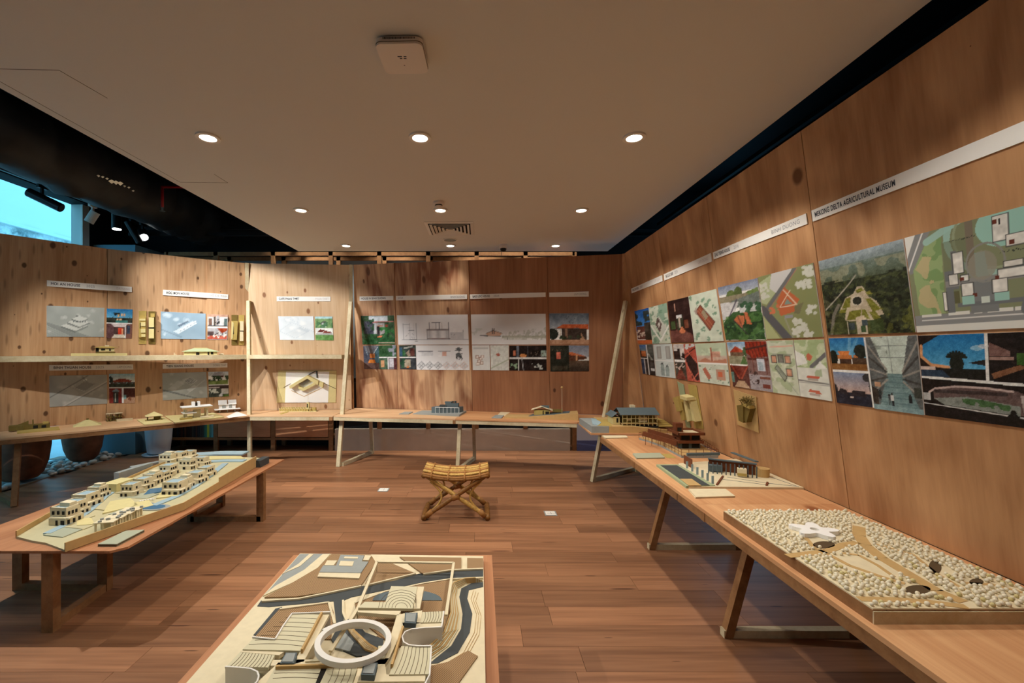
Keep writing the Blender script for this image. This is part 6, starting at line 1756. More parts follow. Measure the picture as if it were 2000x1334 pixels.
# ring ramp
rc = MU.loc(at_z(691, 1248, .635))
m = MB()
n = 64
vs, fs = [], []
for k in range(n + 15):
    a = 2 * math.pi * k / n + math.radians(75)
    r = .126 + (0.024 * (k - n) / 14 if k > n else 0)
    zt_ = .635 - ZV + .012 * math.cos(a + 2.2) - (0.0 if k <= n else .012)
    for (dr, dz) in ((-.010, -.020), (.010, -.020), (.010, 0), (-.010, 0)):
        vs.append((rc.x + (r + dr) * math.cos(a), rc.y + (r + dr) * math.sin(a), zt_ + dz))
for k in range(n + 14):
    for s in range(4):
        fs.append((k * 4 + s, k * 4 + (s + 1) % 4, (k + 1) * 4 + (s + 1) % 4, (k + 1) * 4 + s))
fs += [(0, 1, 2, 3), ((n + 14) * 4 + 3, (n + 14) * 4 + 2, (n + 14) * 4 + 1, (n + 14) * 4)]
m.add(vs, fs)
MU.add(m, 'ring_ramp', 'resin_white')
# slender bridge frame
m = MB()
br = [MU.loc(at_z(x, y, ZM + .06)) for x, y in T1((925, 668), (1085, 420), (1200, 140), (1655, 146), (1610, 455))]
for a, b in zip(br[:-1], br[1:]):
    m.bar((a.x, a.y, ZM - ZV + .056), (b.x, b.y, ZM - ZV + .056), .013, .008)
for p in br:
    m.box((p.x, p.y, (ZM - ZV) + .026), (.004, .004, .052))
MU.add(m, 'bridge', 'card_cream')

# ------------------------------------------------------------------ hillside villas model, left foreground
VM = Model('villa_site_model', 'card hillside site model with rows of small flat roofed villas', (-2.7, 3.6, ZV))
ground = lambda x, y: 0.012 + 0.022 * max(0.0, (y + 0.95))
outline = [(-2.95, 2.77), (-2.78, 2.71), (-2.68, 2.685), (-2.46, 2.585), (-2.318, 2.994), (-2.218, 3.256), (-2.254, 3.757), (-2.297, 4.458), (-2.315, 4.63), (-3.15, 4.72), (-3.2, 4.3), (-3.08, 3.2)]
ol = [(x + 2.7, y - 3.6) for x, y in outline]
VM.add(MB().prism(ol, 0, ground), 'base_board', 'card_sand')
def vm(px, py, z=0.54):
    p = VM.loc(at_z(px, py, z))
    return p
# stepped ground plates at the near end
R2 = random.Random(3)
for k in range(9):
    t = k / 9
    xa, xb = -.25 - .12 * t, .20 + .10 * t
    y0 = -.82 + k * .11
    w = R2.uniform(.12, .26)
    x0 = R2.uniform(xa, xb - w)
    VM.add(MB().prism([(x0, y0), (x0 + w, y0 - .03), (x0 + w + .02, y0 + .09), (x0 + .02, y0 + .12)], 0, lambda x, y: ground(x, y) + .006), 'terrace', 'card_sand' if k % 3 else 'card_sage')
def strip_path(pts, w, dz, name, mat):
    m = MB()
    L_, R_ = [], []
    for i, p in enumerate(pts):
        a, b = pts[max(i - 1, 0)], pts[min(i + 1, len(pts) - 1)]
        d = (Vector((b.x, b.y)) - Vector((a.x, a.y))).normalized()
        L_.append((p.x - d.y * w / 2, p.y + d.x * w / 2)); R_.append((p.x + d.y * w / 2, p.y - d.x * w / 2))
    for i in range(len(pts) - 1):
        q = [L_[i], R_[i], R_[i + 1], L_[i + 1]]
        m.prism(q, lambda x, y: ground(x, y) - .004, lambda x, y: ground(x, y) + dz)
    return VM.add(m, name, mat)
strip_path([vm(92, 1036), vm(150, 1010), vm(180, 990), vm(205, 968), vm(225, 957), vm(250, 948)], .05, .008, 'road', 'card_blue')
strip_path([vm(300, 985), vm(345, 968), vm(380, 950), vm(410, 930), vm(440, 908)], .055, .008, 'road', 'card_blue')
strip_path([vm(360, 893), vm(430, 889), vm(480, 889)], .14, .010, 'road', 'card_blue')
strip_path([vm(255, 915), vm(310, 905), vm(345, 903)], .06, .009, 'road', 'card_grey')
strip_path([vm(395, 905), vm(440, 903), vm(478, 903)], .08, .009, 'road', 'card_blue')
for q in (((200, 1000), (270, 985), (255, 972), (215, 978)), ((305, 972), (345, 968), (365, 958), (320, 955)), ((400, 895), (470, 895), (478, 900), (405, 901)), ((150, 1022), (185, 1020), (178, 1008), (150, 1010)), ((260, 995), (300, 985), (290, 975), (262, 980))):
    VM.add(MB().prism([tuple(vm(*p)[:2]) for p in q], 0, lambda x, y: ground(x, y) + .009), 'lawn', 'card_yellow')
# pools
pl_ = []
c_ = vm(290, 987)
for k in range(28):
    a = 2 * math.pi * k / 28
    r = .075 * (1 + .28 * math.cos(2 * a + .6) + .12 * math.cos(3 * a))
    pl_.append((c_.x + 1.25 * r * math.cos(a), c_.y + .9 * r * math.sin(a)))
VM.add(MB().prism([(x + (x - c_.x) * .3, y + (y - c_.y) * .3) for x, y in pl_], 0, lambda x, y: ground(x, y) + .006), 'pool_deck', 'card_grey')
VM.add(MB().prism(pl_, 0, lambda x, y: ground(x, y) + .0075), 'pool', 'pool_blue')
VM.add(MB().prism([tuple(vm(*p)[:2]) for p in ((280, 966), (315, 960), (318, 952), (292, 955))], 0, lambda x, y: ground(x, y) + .007), 'pool', 'pool_blue')
# loungers beside the pool
m = MB()
for i in range(6):
    p = vm(270 + i * 5, 980 - i * .8)
    m.box((p.x, p.y + .02, ground(p.x, p.y) + .012), (.008, .016, .006))
VM.add(m, 'sun_bed', 'card_white')
# retaining fences
def fence(pxs, h0, h1, mat='card_kraft', name='retaining_board'):
    pts = [Vector((x + 2.7, y - 3.6)) for x, y in pxs]
    for i, (a, b) in enumerate(zip(pts[:-1], pts[1:])):
        ha = h0 + (h1 - h0) * i / max(1, len(pts) - 1)
        hb = h0 + (h1 - h0) * (i + 1) / max(1, len(pts) - 1)
        d = (b - a).normalized()
        n_ = Vector((-d.y, d.x)) * .004
        q = [a - n_, b - n_, b + n_, a + n_]
        m = MB().hexa([(p.x, p.y, .004) for p in q], [(q[0].x, q[0].y, ha), (q[1].x, q[1].y, hb), (q[2].x, q[2].y, hb), (q[3].x, q[3].y, ha)])
        VM.add(m, name, mat)
fence([(-2.46, 2.58), (-2.316, 2.99), (-2.214, 3.256)], .058, .062)
fence([(-2.214, 3.256), (-2.25, 3.757)], .062, .066)
fence([(-2.25, 3.757), (-2.292, 4.458)], .10, .115)
fence([(-2.95, 2.77), (-3.08, 3.2)], .05, .055)
fence([(-3.08, 3.2), (-3.2, 4.3), (-3.15, 4.72)], .05, .085)
VM.add(B(.39, .46, .85, 1.03, 0, .07), 'end_block', 'card_dark')
VM.add(MB().box((vm(262, 925).x, vm(262, 925).y, .06), (.05, .36, .075), rz=-.1), 'wall_block', 'card_grey')
def villa(px, py, w, d, h, rz=0.15, lv=2, seed=0):
    rr = random.Random(seed * 7 + int(px))
    p = vm(px, py)
    z0 = ground(p.x, p.y) - .004
    rot = Matrix.Rotation(rz, 3, 'Z')
    m, rf = MB(), MB()
    wins = []
    def bx(mb, cx, cy, z, sx, sy, sz):
        q = rot @ Vector((cx, cy, 0))
        mb.box((p.x + q.x, p.y + q.y, z + sz / 2), (sx, sy, sz), rz)
    bx(m, 0, 0, z0, w, d, h * .45)
    bx(m, -w * .12, d * .05, z0 + h * .45, w * .96, d * .78, h * .5)
    bx(m, w * .1, -d * .30, z0 + h * .42, w * 1.1, d * .34, h * .07)
    if lv > 2:
        bx(m, -w * .1, d * .18, z0 + h * .9, w * .6, d * .4, h * .3)
    # parapet rim
    for sx_, sy_, ex, ey in ((-.5, 0, .04, .78), (.46, 0, .04, .78), (0, -.37, .96, .04), (0, .37, .96, .04)):
        bx(m, -w * .12 + sx_ * w * .9, d * .05 + sy_ * d, z0 + h * .95, w * ex + .003, d * ey + .003, h * .07)
    bx(rf, -w * .12, d * .05, z0 + h * .95, w * .86, d * .68, h * .012)
    for k in range(rr.choice((2, 3))):
        wins.append((-w * .4 + k * w * .3, -d * .345, z0 + h * (.58 + .05 * rr.random()), w * .13, .006, h * .2))
    for k in range(3):
        if rr.random() < .6:
            wins.append((-w * .36 + k * w * .34, -d * .502, z0 + h * .06, w * (.08 + .12 * rr.random()), .006, h * .27))
    for k in range(3):
        if rr.random() < .7:
            wins.append((w * .365, -d * .2 + k * d * .2, z0 + h * .58, .006, d * .1, h * .2))
        if rr.random() < .7:
            wins.append((w * .502, -d * .35 + k * d * .3, z0 + h * .08, .006, d * .12, h * .26))
    v_ = VM.add(m, 'villa', 'card_cream')
    for a_ in wins:
        wd = MB()
        bx(wd, *a_)
        VM.add(wd, 'window', 'model_void', v_)
    VM.add(rf, 'roof_terrace', 'card_blue', v_)
for i, a in enumerate(((130, 1014, .13, .12, .115), (148, 999, .12, .11, .10), (170, 984, .12, .15, .10), (193, 968, .10, .11, .09), (258, 964, .10, .12, .095), (281, 952, .10, .12, .09), (300, 943, .10, .13, .09), (331, 927, .11, .13, .095),
                       (345, 960, .14, .15, .10), (362, 951, .10, .12, .09), (385, 941, .12, .13, .095), (404, 930, .10, .13, .09), (330, 905, .13, .11, .09), (352, 901, .11, .11, .09), (372, 897, .10, .10, .08), (368, 916, .13, .10, .09), (395, 909, .12, .1, .08), (320, 935, .08, .1, .07))):
    villa(*a, rz=-.12 + .03 * (i % 5), lv=2 + (i % 3 == 0), seed=i)
# plain long house and the open pavilions at the near edge
p = vm(232, 954)
m = MB().box((p.x, p.y, ground(p.x, p.y) + .035), (.13, .17, .07), rz=-.1)
v_ = VM.add(m, 'villa', 'card_yellow')
VM.add(MB().box((p.x, p.y - .087, ground(p.x, p.y) + .02), (.012, .004, .03), rz=-.1), 'window', 'model_void', v_)
for k, (px, py) in enumerate(((208, 1028), (225, 1020), (242, 1012), (258, 1005))):
    p = vm(px, py)
    z0 = ground(p.x, p.y)
    m = MB()
    m.box((p.x, p.y, z0 + .058), (.115, .075, .006), rz=.2)
    for sx_ in (-.045, 0, .045):
        for sy_ in (-.03, .03):
            q = Matrix.Rotation(.2, 3, 'Z') @ Vector((sx_, sy_, 0))
            m.box((p.x + q.x, p.y + q.y, z0 + .028), (.008, .008, .056))
    m.box((p.x, p.y + .02, z0 + .028), (.07, .03, .055), rz=.2)
    v_ = VM.add(m, 'pavilion', 'card_cream')
    m = MB()
    for _ in range(4):
        q = Vector((R2.uniform(-.05, .05), R2.uniform(-.03, .03), 0))
        m.box((p.x + q.x, p.y + q.y, z0 + .066), (.018, .014, .010), rz=R2.uniform(0, 1))
    VM.add(m, 'roof_light', 'card_grey', v_)

# ------------------------------------------------------------------ forest model, right table
FZ = 0.80
f0 = Vector((1.372, 1.52)); f1 = Vector((2.06, 2.45))
FM = Model('forest_site_model', 'wooded site model packed with white bead trees around a flower shaped hall', ((f0.x + f1.x) / 2, (f0.y + f1.y) / 2, ZT))
fw, fd = (f1.x - f0.x) / 2, (f1.y - f0.y) / 2
FM.add(B(-fw, fw, -fd, fd, 0, .047), 'base_box', 'pine_brown')
FM.add(B(-fw, fw, -fd - .005, -fd - .0005, 0, .044), 'front_board', 'pine')
FM.add(B(-fw + .002, fw - .002, -fd + .002, fd - .002, .047, .052), 'ground_board', 'card_cream')
def fpx(px, py, z=.053):
    return FM.loc(at_z(px, py, ZT + z))
def F5(*pts): return [(1380 + .31 * x, 940 + .31 * y) for x, y in pts]
def fpath(pts, w, mat, name='path', dz=.0015):
    q = [fpx(*p) for p in F5(*pts)]
    m = MB()
    for a, b in zip(q[:-1], q[1:]):
        m.bar((a.x, a.y, .052 + dz / 2), (b.x, b.y, .052 + dz / 2), w, dz)
    FM.add(m, name, mat)
    return q
avoid = []
for pts, w in (([(960, 285), (960, 340), (1000, 400), (1100, 480), (1250, 570), (1450, 690), (1620, 760)], .05), ([(510, 470), (640, 455), (760, 440), (860, 400), (950, 385)], .035), ([(620, 350), (680, 420), (740, 445), (900, 530), (1100, 600), (1250, 645)], .02), ([(840, 450), (960, 465), (1080, 530), (1180, 600)], .016), ([(1050, 390), (1300, 460), (1450, 580), (1640, 690)], .012), ([(960, 740), (1200, 745), (1400, 760), (1640, 790)], .03), ([(1620, 640), (1800, 650), (1990, 700)], .016)):
    q = fpath(pts, w, 'card_kraft')
    avoid += [(a, b, w) for a, b in zip(q[:-1], q[1:])]
ponds = []
for cx, cy, rx, ry, mat in ((1330, 682, 82, 28, 'card_edge'), (1440, 540, 40, 45, 'card_edge'), (1700, 635, 45, 22, 'card_edge'), (740, 400, 70, 22, 'card_edge'), (1000, 530, 150, 60, 'card_olive')):
    poly = [tuple(fpx(*F5((cx + rx * math.cos(a), cy + ry * math.sin(a)))[0])[:2]) for a in np.linspace(0, 2 * math.pi, 20)[:-1]]
    if mat == 'card_edge':
        FM.add(MB().prism(poly, .052, .0535), 'pond', mat)
    c = fpx(*F5((cx, cy))[0])
    ponds.append((c, max(abs(poly[0][0] - c.x), abs(poly[5][1] - c.y)) * 1.05, abs(poly[0][0] - c.x), abs(poly[5][1] - c.y)))
# the flower-shaped hall
hc_ = fpx(*F5((680, 325))[0])
pet = []
for k in range(40):
    a = 2 * math.pi * k / 40
    r = .072 * (1 + .32 * math.cos(5 * a + .5))
    pet.append((hc_.x + r * 1.2 * math.cos(a), hc_.y + r * math.sin(a)))
inn = [(hc_.x + .02 * math.cos(2 * math.pi * k / 40), hc_.y + .018 * math.sin(2 * math.pi * k / 40)) for k in range(40)]
m = MB()
n = 40
vs = [(x, y, .053) for x, y in pet] + [(x, y, .072) for x, y in pet] + [(x, y, .072) for x, y in inn] + [(x, y, .053) for x, y in inn]
m.add(vs, [(i, (i + 1) % n, n + (i + 1) % n, n + i) for i in range(n)] + [(n + i, n + (i + 1) % n, 2 * n + (i + 1) % n, 2 * n + i) for i in range(n)] + [(2 * n + i, 2 * n + (i + 1) % n, 3 * n + (i + 1) % n, 3 * n + i) for i in range(n)])
FM.add(m, 'hall', 'card_white')
# bead trees: the nearest three hundred singly, the rest as one part
bmx = bmesh.new()
bmesh.ops.create_icosphere(bmx, subdivisions=2, radius=1.0)
bead_w = bpy.data.meshes.new('bead_tree')
bmx.to_mesh(bead_w); bmx.free()
bmy = bmesh.new()
bmesh.ops.create_icosphere(bmy, subdivisions=1, radius=1.0)
ico_v = [tuple(v.co) for v in bmy.verts]
bmy.verts.index_update()
ico_f = [tuple(v.index for v in f.verts) for f in bmy.faces]
bmy.free()
bead_w.polygons.foreach_set('use_smooth', [True] * len(bead_w.polygons))
bead_c = bead_w.copy(); bead_w.materials.append(MATS['bead_cream']); bead_c.materials.append(MATS['card_yellow'])
RB = random.Random(11)
beads = []
tries = 0
def seg_d(p, a, b):
    d = Vector((b.x - a.x, b.y - a.y)); L2 = d.length_squared + 1e-9
    t = max(0, min(1, ((p.x - a.x) * d.x + (p.y - a.y) * d.y) / L2))
    return math.hypot(p.x - a.x - d.x * t, p.y - a.y - d.y * t)
grid = {}
while len(beads) < 880 and tries < 30000:
    tries += 1
    p = Vector((RB.uniform(-fw + .01, fw - .01), RB.uniform(-fd + .01, fd - .01), 0))
    r = RB.uniform(.0066, .0086)
    if any(seg_d(p, a, b) < w / 2 + r for a, b, w in avoid):
        continue
    if any(((p.x - c.x) / (rx + .012)) ** 2 + ((p.y - c.y) / (ry + .012)) ** 2 < 1 for c, _, rx, ry in ponds):
        continue
    if math.hypot((p.x - hc_.x) / 1.2, p.y - hc_.y) < .1:
        continue
    key = (int(p.x / .016), int(p.y / .016))
    if any((p.x - q.x) ** 2 + (p.y - q.y) ** 2 < .0165 ** 2 for i in (-1, 0, 1) for j in (-1, 0, 1) for q in grid.get((key[0] + i, key[1] + j), [])):
        continue
    grid.setdefault(key, []).append(p)
    beads.append((p.x, p.y, r))
beads.sort(key=lambda b: b[1])
rest_b = MB()
for i, (x, y, r) in enumerate(beads):
    cream = RB.random() < .13
    if i < 300:
        o = bpy.data.objects.new('bead_tree', bead_c if cream else bead_w)
        COL.objects.link(o)
        o.parent = FM.root
        o.location = (x, y, .052 + r * .9)
        o.scale = (r, r, r)
    else:
        rest_b.add([(x + a * r, y + b * r, .052 + r * .9 + c * r) for a, b, c in ico_v], ico_f)
o = FM.add(rest_b, 'bead_trees', 'bead_cream', smooth=True)
o['kind'] = 'stuff'

# ------------------------------------------------------------------ booklets and loose cards
def booklet(pts, z, n, label, mat='card_sage', t=.006, name='card_booklet', cat='booklet'):
    ctr = sum((at_z(x, y, z) for x, y in pts), Vector()) / len(pts)
    M_ = Model(name, label, (ctr.x, ctr.y, z), 0, cat, 'booklets and loose cards on the tables')
    poly = M_.px_poly(pts, z + t * n)
    for k in range(n):
        off = .0025 * (k % 2)
        M_.add(MB().prism([(x + off, y - off) for x, y in poly], k * t, (k + 1) * t - .0012), 'sheet', mat if k == n - 1 else 'card_edge' if k % 2 else mat)
    return M_
booklet(((191, 1062), (228, 1062), (282, 1034), (245, 1036)), ZV, 3, 'stack of grey cards on the villa table corner', 'card_sage')
booklet(((1344, 954), (1416, 954), (1435, 968), (1358, 970)), ZT, 2, 'pale card booklet in front of the grey pavilion model', 'card_cream')
booklet(((1235, 885), (1288, 884), (1298, 893), (1243, 894)), ZT, 2, 'grey green card booklet beside the brown pavilion model', 'card_sage')
booklet(((1291, 886), (1309, 886), (1321, 894), (1303, 894)), ZT, 1, 'small olive card next to the grey green booklet', 'card_olive', .003, 'loose_card', 'card')
booklet(((1176, 850), (1222, 850), (1226, 854), (1182, 855)), ZT, 2, 'pale card booklet below the grey roofed house model', 'card_cream')
booklet(((779, 808), (798, 808), (806, 804), (790, 804)), ZT, 2, 'small grey booklet left of the dark grey building model', 'card_grey')
booklet(((960, 815), (979, 816), (984, 811), (968, 810)), ZT, 2, 'small grey booklet left of the sloping site model', 'card_grey')
booklet(((971, 811), (986, 812), (996, 805), (978, 804)), ZT, 1, 'thin pale card behind the small booklet on the back table', 'card_cream', .002, 'loose_card', 'card')
booklet(((442, 813.5), (447, 816), (483, 811), (463, 803.5)), ZT, 1, 'blank white card at the end of the left table', 'card_white', .004, 'loose_card', 'card')
booklet(((546, 807), (563, 802.5), (565, 804), (549, 809)), ZT, 1, 'narrow slatted card strip in front of the comb model', 'card_olive', .004, 'loose_card', 'card')

# ------------------------------------------------------------------ left table, six models
def base_on(mod, pts, z, t, mat='card_olive', name='base_board'):
    return mod.add(MB().prism(mod.px_poly(pts, z + t), 0, t), name, mat)
c = at_z(70, 839, ZT)
A = Model('house_model', 'dark olive card house model with raised sail wall on a green base', (c.x, c.y, ZT), TILT)
base_on(A, ((33, 840), (33.5, 845.5), (117, 838), (114, 833)), ZT, .012)
A.add(boxes([(-.16, .12, -.03, .05, .012, .065), (-.22, -.10, -.05, .04, .012, .07)]), 'wall', 'card_olive_dark')
A.add(boxes([(-.14, -.11, -.034, -.03, .02, .05), (-.02, .02, -.034, -.03, .02, .055), (.05, .09, -.034, -.03, .02, .05)]), 'opening', 'model_void')
A.add(MB().add([(-.19, -.02, .06), (-.06, -.02, .06), (-.06, -.02, .115), (-.19, -.015, .06), (-.06, -.015, .06), (-.06, -.015, .115)], [(0, 1, 2), (5, 4, 3), (0, 3, 4, 1), (1, 4, 5, 2), (2, 5, 3, 0)]), 'sail_wall', 'card_olive_dark')
A.add(boxes([(-.03, -.02, -.02, .03, .012, .12)]), 'chimney_wall', 'card_olive_dark')
A.add(boxes([(.06, .11, -.02, .04, .065, .085)]), 'roof_box', 'card_olive')
c = at_z(171, 830, ZT)
A = Model('roof_model', 'pale green pyramid roof model standing alone on the table', (c.x, c.y, ZT), TILT)
A.add(hip(0, 0, .27, .24, 0, .075), 'roof', 'card_yellow')
A.add(B(-.012, .012, -.01, .01, .066, .084), 'finial', 'card_olive_dark')
c = at_z(231, 822, ZT)
A = Model('tower_model', 'small round decked tower pair model with a wooden block', (c.x, c.y, ZT), TILT)
for k, (x, s) in enumerate(((-.085, 1.0), (.0, 1.15))):
    for z in (.004, .052, .10):
        A.add(MB().lathe((x, .03, z), [(.042 * s, 0), (.042 * s, .005)], 18), 'deck', 'card_olive_dark' if z < .09 else 'card_cream')
    for a in range(5):
        t = a * 2 * math.pi / 5
        A.add(MB().box((x + .026 * s * math.cos(t), .03 + .026 * s * math.sin(t), .055), (.010, .010, .1)), 'column', 'card_olive_dark')
A.add(B(-.02, .15, -.075, -.02, 0, .028), 'block', 'pine')
c = at_z(301, 822, ZT)
A = Model('pavilion_model', 'small pavilion model with pale pyramid roof on a square green base', (c.x, c.y, ZT), TILT)
base_on(A, ((267.5, 819.5), (282, 829), (335.5, 824), (317, 813.5)), ZT, .012, 'card_yellow')
for x, y in ((-.07, -.04), (.07, -.04), (-.07, .06), (.07, .06)):
    A.add(B(x - .004, x + .004, y - .004, y + .004, .012, .07), 'column', 'card_olive_dark')
A.add(boxes([(-.0, .06, -.01, .05, .012, .07)]), 'core', 'card_olive_dark')
A.add(boxes([(-.10, -.01, -.05, .0, .012, .016)]), 'deck', 'card_olive_dark')
A.add(hip(0, .01, .19, .16, .07, .055), 'roof', 'card_yellow')
c = at_z(382, 817, ZT)
A = Model('villa_model', 'two storey villa model with overhanging white slab on a framed base', (c.x, c.y, ZT), TILT)
base_on(A, ((321, 812), (341.5, 825), (438, 814), (417, 805.8)), ZT, .014, 'card_yellow')
A.add(B(-.02, .06, -.02, .06, .014, .12), 'core', 'card_cream')
for x, y in ((-.12, -.05), (.13, -.06), (-.12, .07), (.13, .07)):
    A.add(B(x - .012, x + .012, y - .012, y + .012, .014, .16), 'column', 'card_cream')
A.add(B(-.16, .0, -.09, .08, .085, .095), 'floor_slab', 'card_white')
A.add(B(-.17, .19, -.10, .10, .16, .175), 'roof_slab', 'card_white')
A.add(B(-.17, .19, -.10, -.09, .145, .165), 'fascia', 'card_kraft')
A.add(boxes([(-.045, -.01, -.03, .03, .175, .235), (.02, .05, -.03, .03, .175, .235)]), 'stair_head', 'card_white')
A.add(B(-.01, .02, -.02, .02, .175, .22), 'slot', 'model_void')
A.add(B(.04, .20, -.16, -.06, .014, .03), 'terrace', 'card_cream')
A.add(B(-.2, -.06, -.14, -.10, .014, .035), 'planter', 'card_olive')
c = at_z(440, 806, ZT)
A = Model('white_house_model', 'white gabled house model with projecting deck beside the post', (c.x, c.y + .05, ZT), TILT * .8)
A.add(B(-.17, .17, -.09, .09, .05, .058), 'deck', 'card_white')
for x in (-.10, 0, .10):
    for y in (-.05, .05):
        A.add(B(x - .006, x + .006, y - .006, y + .006, 0, .05), 'stilt', 'card_grey')
A.add(B(-.11, .11, -.055, .06, .058, .125), 'wall', 'card_white')
A.add(boxes([(-.07, -.02, -.058, -.055, .07, .11), (.02, .06, -.058, -.055, .07, .12)]), 'opening', 'card_grey')
A.add(gable(-.12, -.005, -.07, .07, .125, .06), 'roof', 'card_white')
A.add(gable(.01, .12, -.07, .07, .125, .06), 'roof', 'card_white')

# ------------------------------------------------------------------ shelf models and the wall reliefs on the left
c = at_z(193, 694.5, ZS) if False else Vector((-4.86, 5.60, ZS))
c = at_y(193, 694, 5.56); c.z = ZS
A = Model('house_model', 'small yellow card house model on a long base on the shelf', c, TILT)
A.add(B(-.26, .28, -.05, .05, 0, .03), 'base_block', 'card_yellow')
A.add(boxes([(-.03, .16, -.04, .045, .03, .05)]), 'plinth', 'card_olive_dark')
A.add(boxes([(.0, .15, -.045, .04, .055, .10)]), 'wall', 'card_yellow')
A.add(boxes([(.02, .06, -.048, -.045, .068, .09), (-.03, .0, -.03, .04, .05, .10), (.10, .115, -.048, -.045, .06, .09)]), 'opening', 'model_void')
A.add(hip(.07, 0, .25, .13, .10, .022, .1), 'roof', 'card_olive')
A.add(B(.06, .10, -.01, .02, .11, .135), 'roof_light', 'card_cream')
c = at_y(392, 693, 6.28); c.z = ZS
A = Model('house_model', 'long low house model with green hipped roof on the shelf', c, TILT * .9)
A.add(B(-.20, .20, -.045, .045, 0, .05), 'wall', 'card_yellow')
A.add(boxes([(-.06, -.02, -.048, -.045, 0, .04), (.08, .10, -.048, -.045, 0, .045), (.12, .15, -.048, -.045, .01, .045)]), 'opening', 'model_void')
A.add(hip(0, 0, .46, .13, .05, .05, .16), 'roof', 'card_green')
A.add(B(-.08, .08, -.006, .006, .096, .105), 'ridge', 'card_yellow')
c = at_y(342, 693, 6.05); c.z = ZS
A = Model('scale_figure', 'tiny card chair standing on the shelf left of the green roof model', c, TILT, 'scale figure')
A.add(boxes([(-.012, .012, -.012, .012, .014, .018), (-.012, -.009, -.012, .012, .018, .036)]), 'seat', 'card_cream')
A.add(boxes([(-.012, -.009, -.012, -.009, 0, .014), (.009, .012, -.012, -.009, 0, .014), (-.012, -.009, .009, .012, 0, .014), (.009, .012, .009, .012, 0, .014)]), 'leg', 'card_cream')
c = at_y(433, 693, 6.46); c.z = ZS
A = Model('scale_block', 'tiny cream card block on the shelf right of the green roof model', c, TILT, 'scale block')
A.add(B(-.025, .025, -.012, .012, 0, .012), 'block', 'card_cream')
A.add(hip(0, 0, .06, .03, .012, .010, .03), 'roof', 'card_cream')

def relief(panel, name, label, pieces, group='relief models fixed to the partitions'):
    """pieces: (pixel quad, depth from, depth to, part name, material)"""
    q0 = pieces[0][0]
    ctr = panel.hit(sum(p[0] for p in q0) / len(q0), sum(p[1] for p in q0) / len(q0), 0)
    t = thing(name, label, 'model', ctr, group)
    for (q, d0, d1, nm, mat) in pieces:
        lo = [panel.hit(x, y, 0) + panel.n * d0 for x, y in q]
        hi = [panel.hit(x, y, 0) + panel.n * d1 for x, y in q]
        n = len(q)
        # orient the outline counter-clockwise seen from the room
        nn = sum(((lo[i] - lo[0]).cross(lo[(i + 1) % n] - lo[0]) for i in range(n)), Vector())
        if nn.dot(panel.n) < 0:
            lo, hi = lo[::-1], hi[::-1]
        MB().add(lo + hi, [tuple(range(n - 1, -1, -1)), tuple(range(n, 2 * n))] + [(i, (i + 1) % n, n + (i + 1) % n, n + i) for i in range(n)]).build(nm, mat, t)
    return t
def RQ(x0, y0, x1, y1):
    return [(x0, y0), (x1, y0), (x1, y1), (x0, y1)]
relief(PL[1], 'relief_model', 'olive card relief of a stair like facade right of the dusk house photo', [
    (RQ(271, 607, 286, 672), .003, .008, 'backing', 'card_olive'), (RQ(271, 619, 284.5, 658), .008, .05, 'frame', 'card_olive'),
    (RQ(272.5, 622, 284, 625.5), .05, .06, 'step', 'card_yellow'), (RQ(275, 629, 284, 636), .05, .062, 'step', 'card_yellow'), (RQ(275, 642, 284, 649), .05, .062, 'step', 'card_yellow'), (RQ(276, 652, 284, 657), .05, .062, 'step', 'card_yellow'), (RQ(273, 629.5, 274.5, 641), .05, .053, 'slot', 'model_void')])
relief(PL[1], 'relief_model', 'olive card relief of a long roof with a dark waist', [
    (RQ(290, 608, 304, 672), .003, .008, 'backing', 'card_olive_dark'), (RQ(290.5, 620, 300.5, 638.5), .008, .06, 'roof', 'card_yellow'), (RQ(290.5, 638.5, 301, 641.5), .008, .045, 'waist', 'model_void'), (RQ(290.5, 641.5, 300.5, 660), .008, .06, 'roof', 'card_yellow'), (RQ(294, 612, 302, 619), .008, .03, 'stair', 'card_olive')])
relief(PL[2], 'relief_model', 'small olive relief with a slit beside the living room photos', [
    (RQ(452, 615, 464, 674), .003, .008, 'backing', 'card_olive_dark'), ([(452, 627), (464, 627), (462, 663), (451, 663)], .008, .055, 'volume', 'card_olive'), (RQ(454.5, 637, 456, 652), .055, .057, 'slit', 'model_void'), ([(452, 627), (456, 630), (454, 660), (451, 662)], .055, .058, 'fold', 'card_yellow')])
relief(PL[2], 'relief_model', 'narrow cream relief with a dark belt nearest the niche post', [
    (RQ(466, 615, 477, 674), .003, .008, 'backing', 'card_olive'), (RQ(468.5, 627.5, 475, 645), .008, .065, 'volume', 'card_cream'), (RQ(468.5, 645.5, 475, 647), .008, .05, 'belt', 'model_void'), (RQ(468, 647, 474.5, 665), .008, .065, 'volume', 'card_cream')])

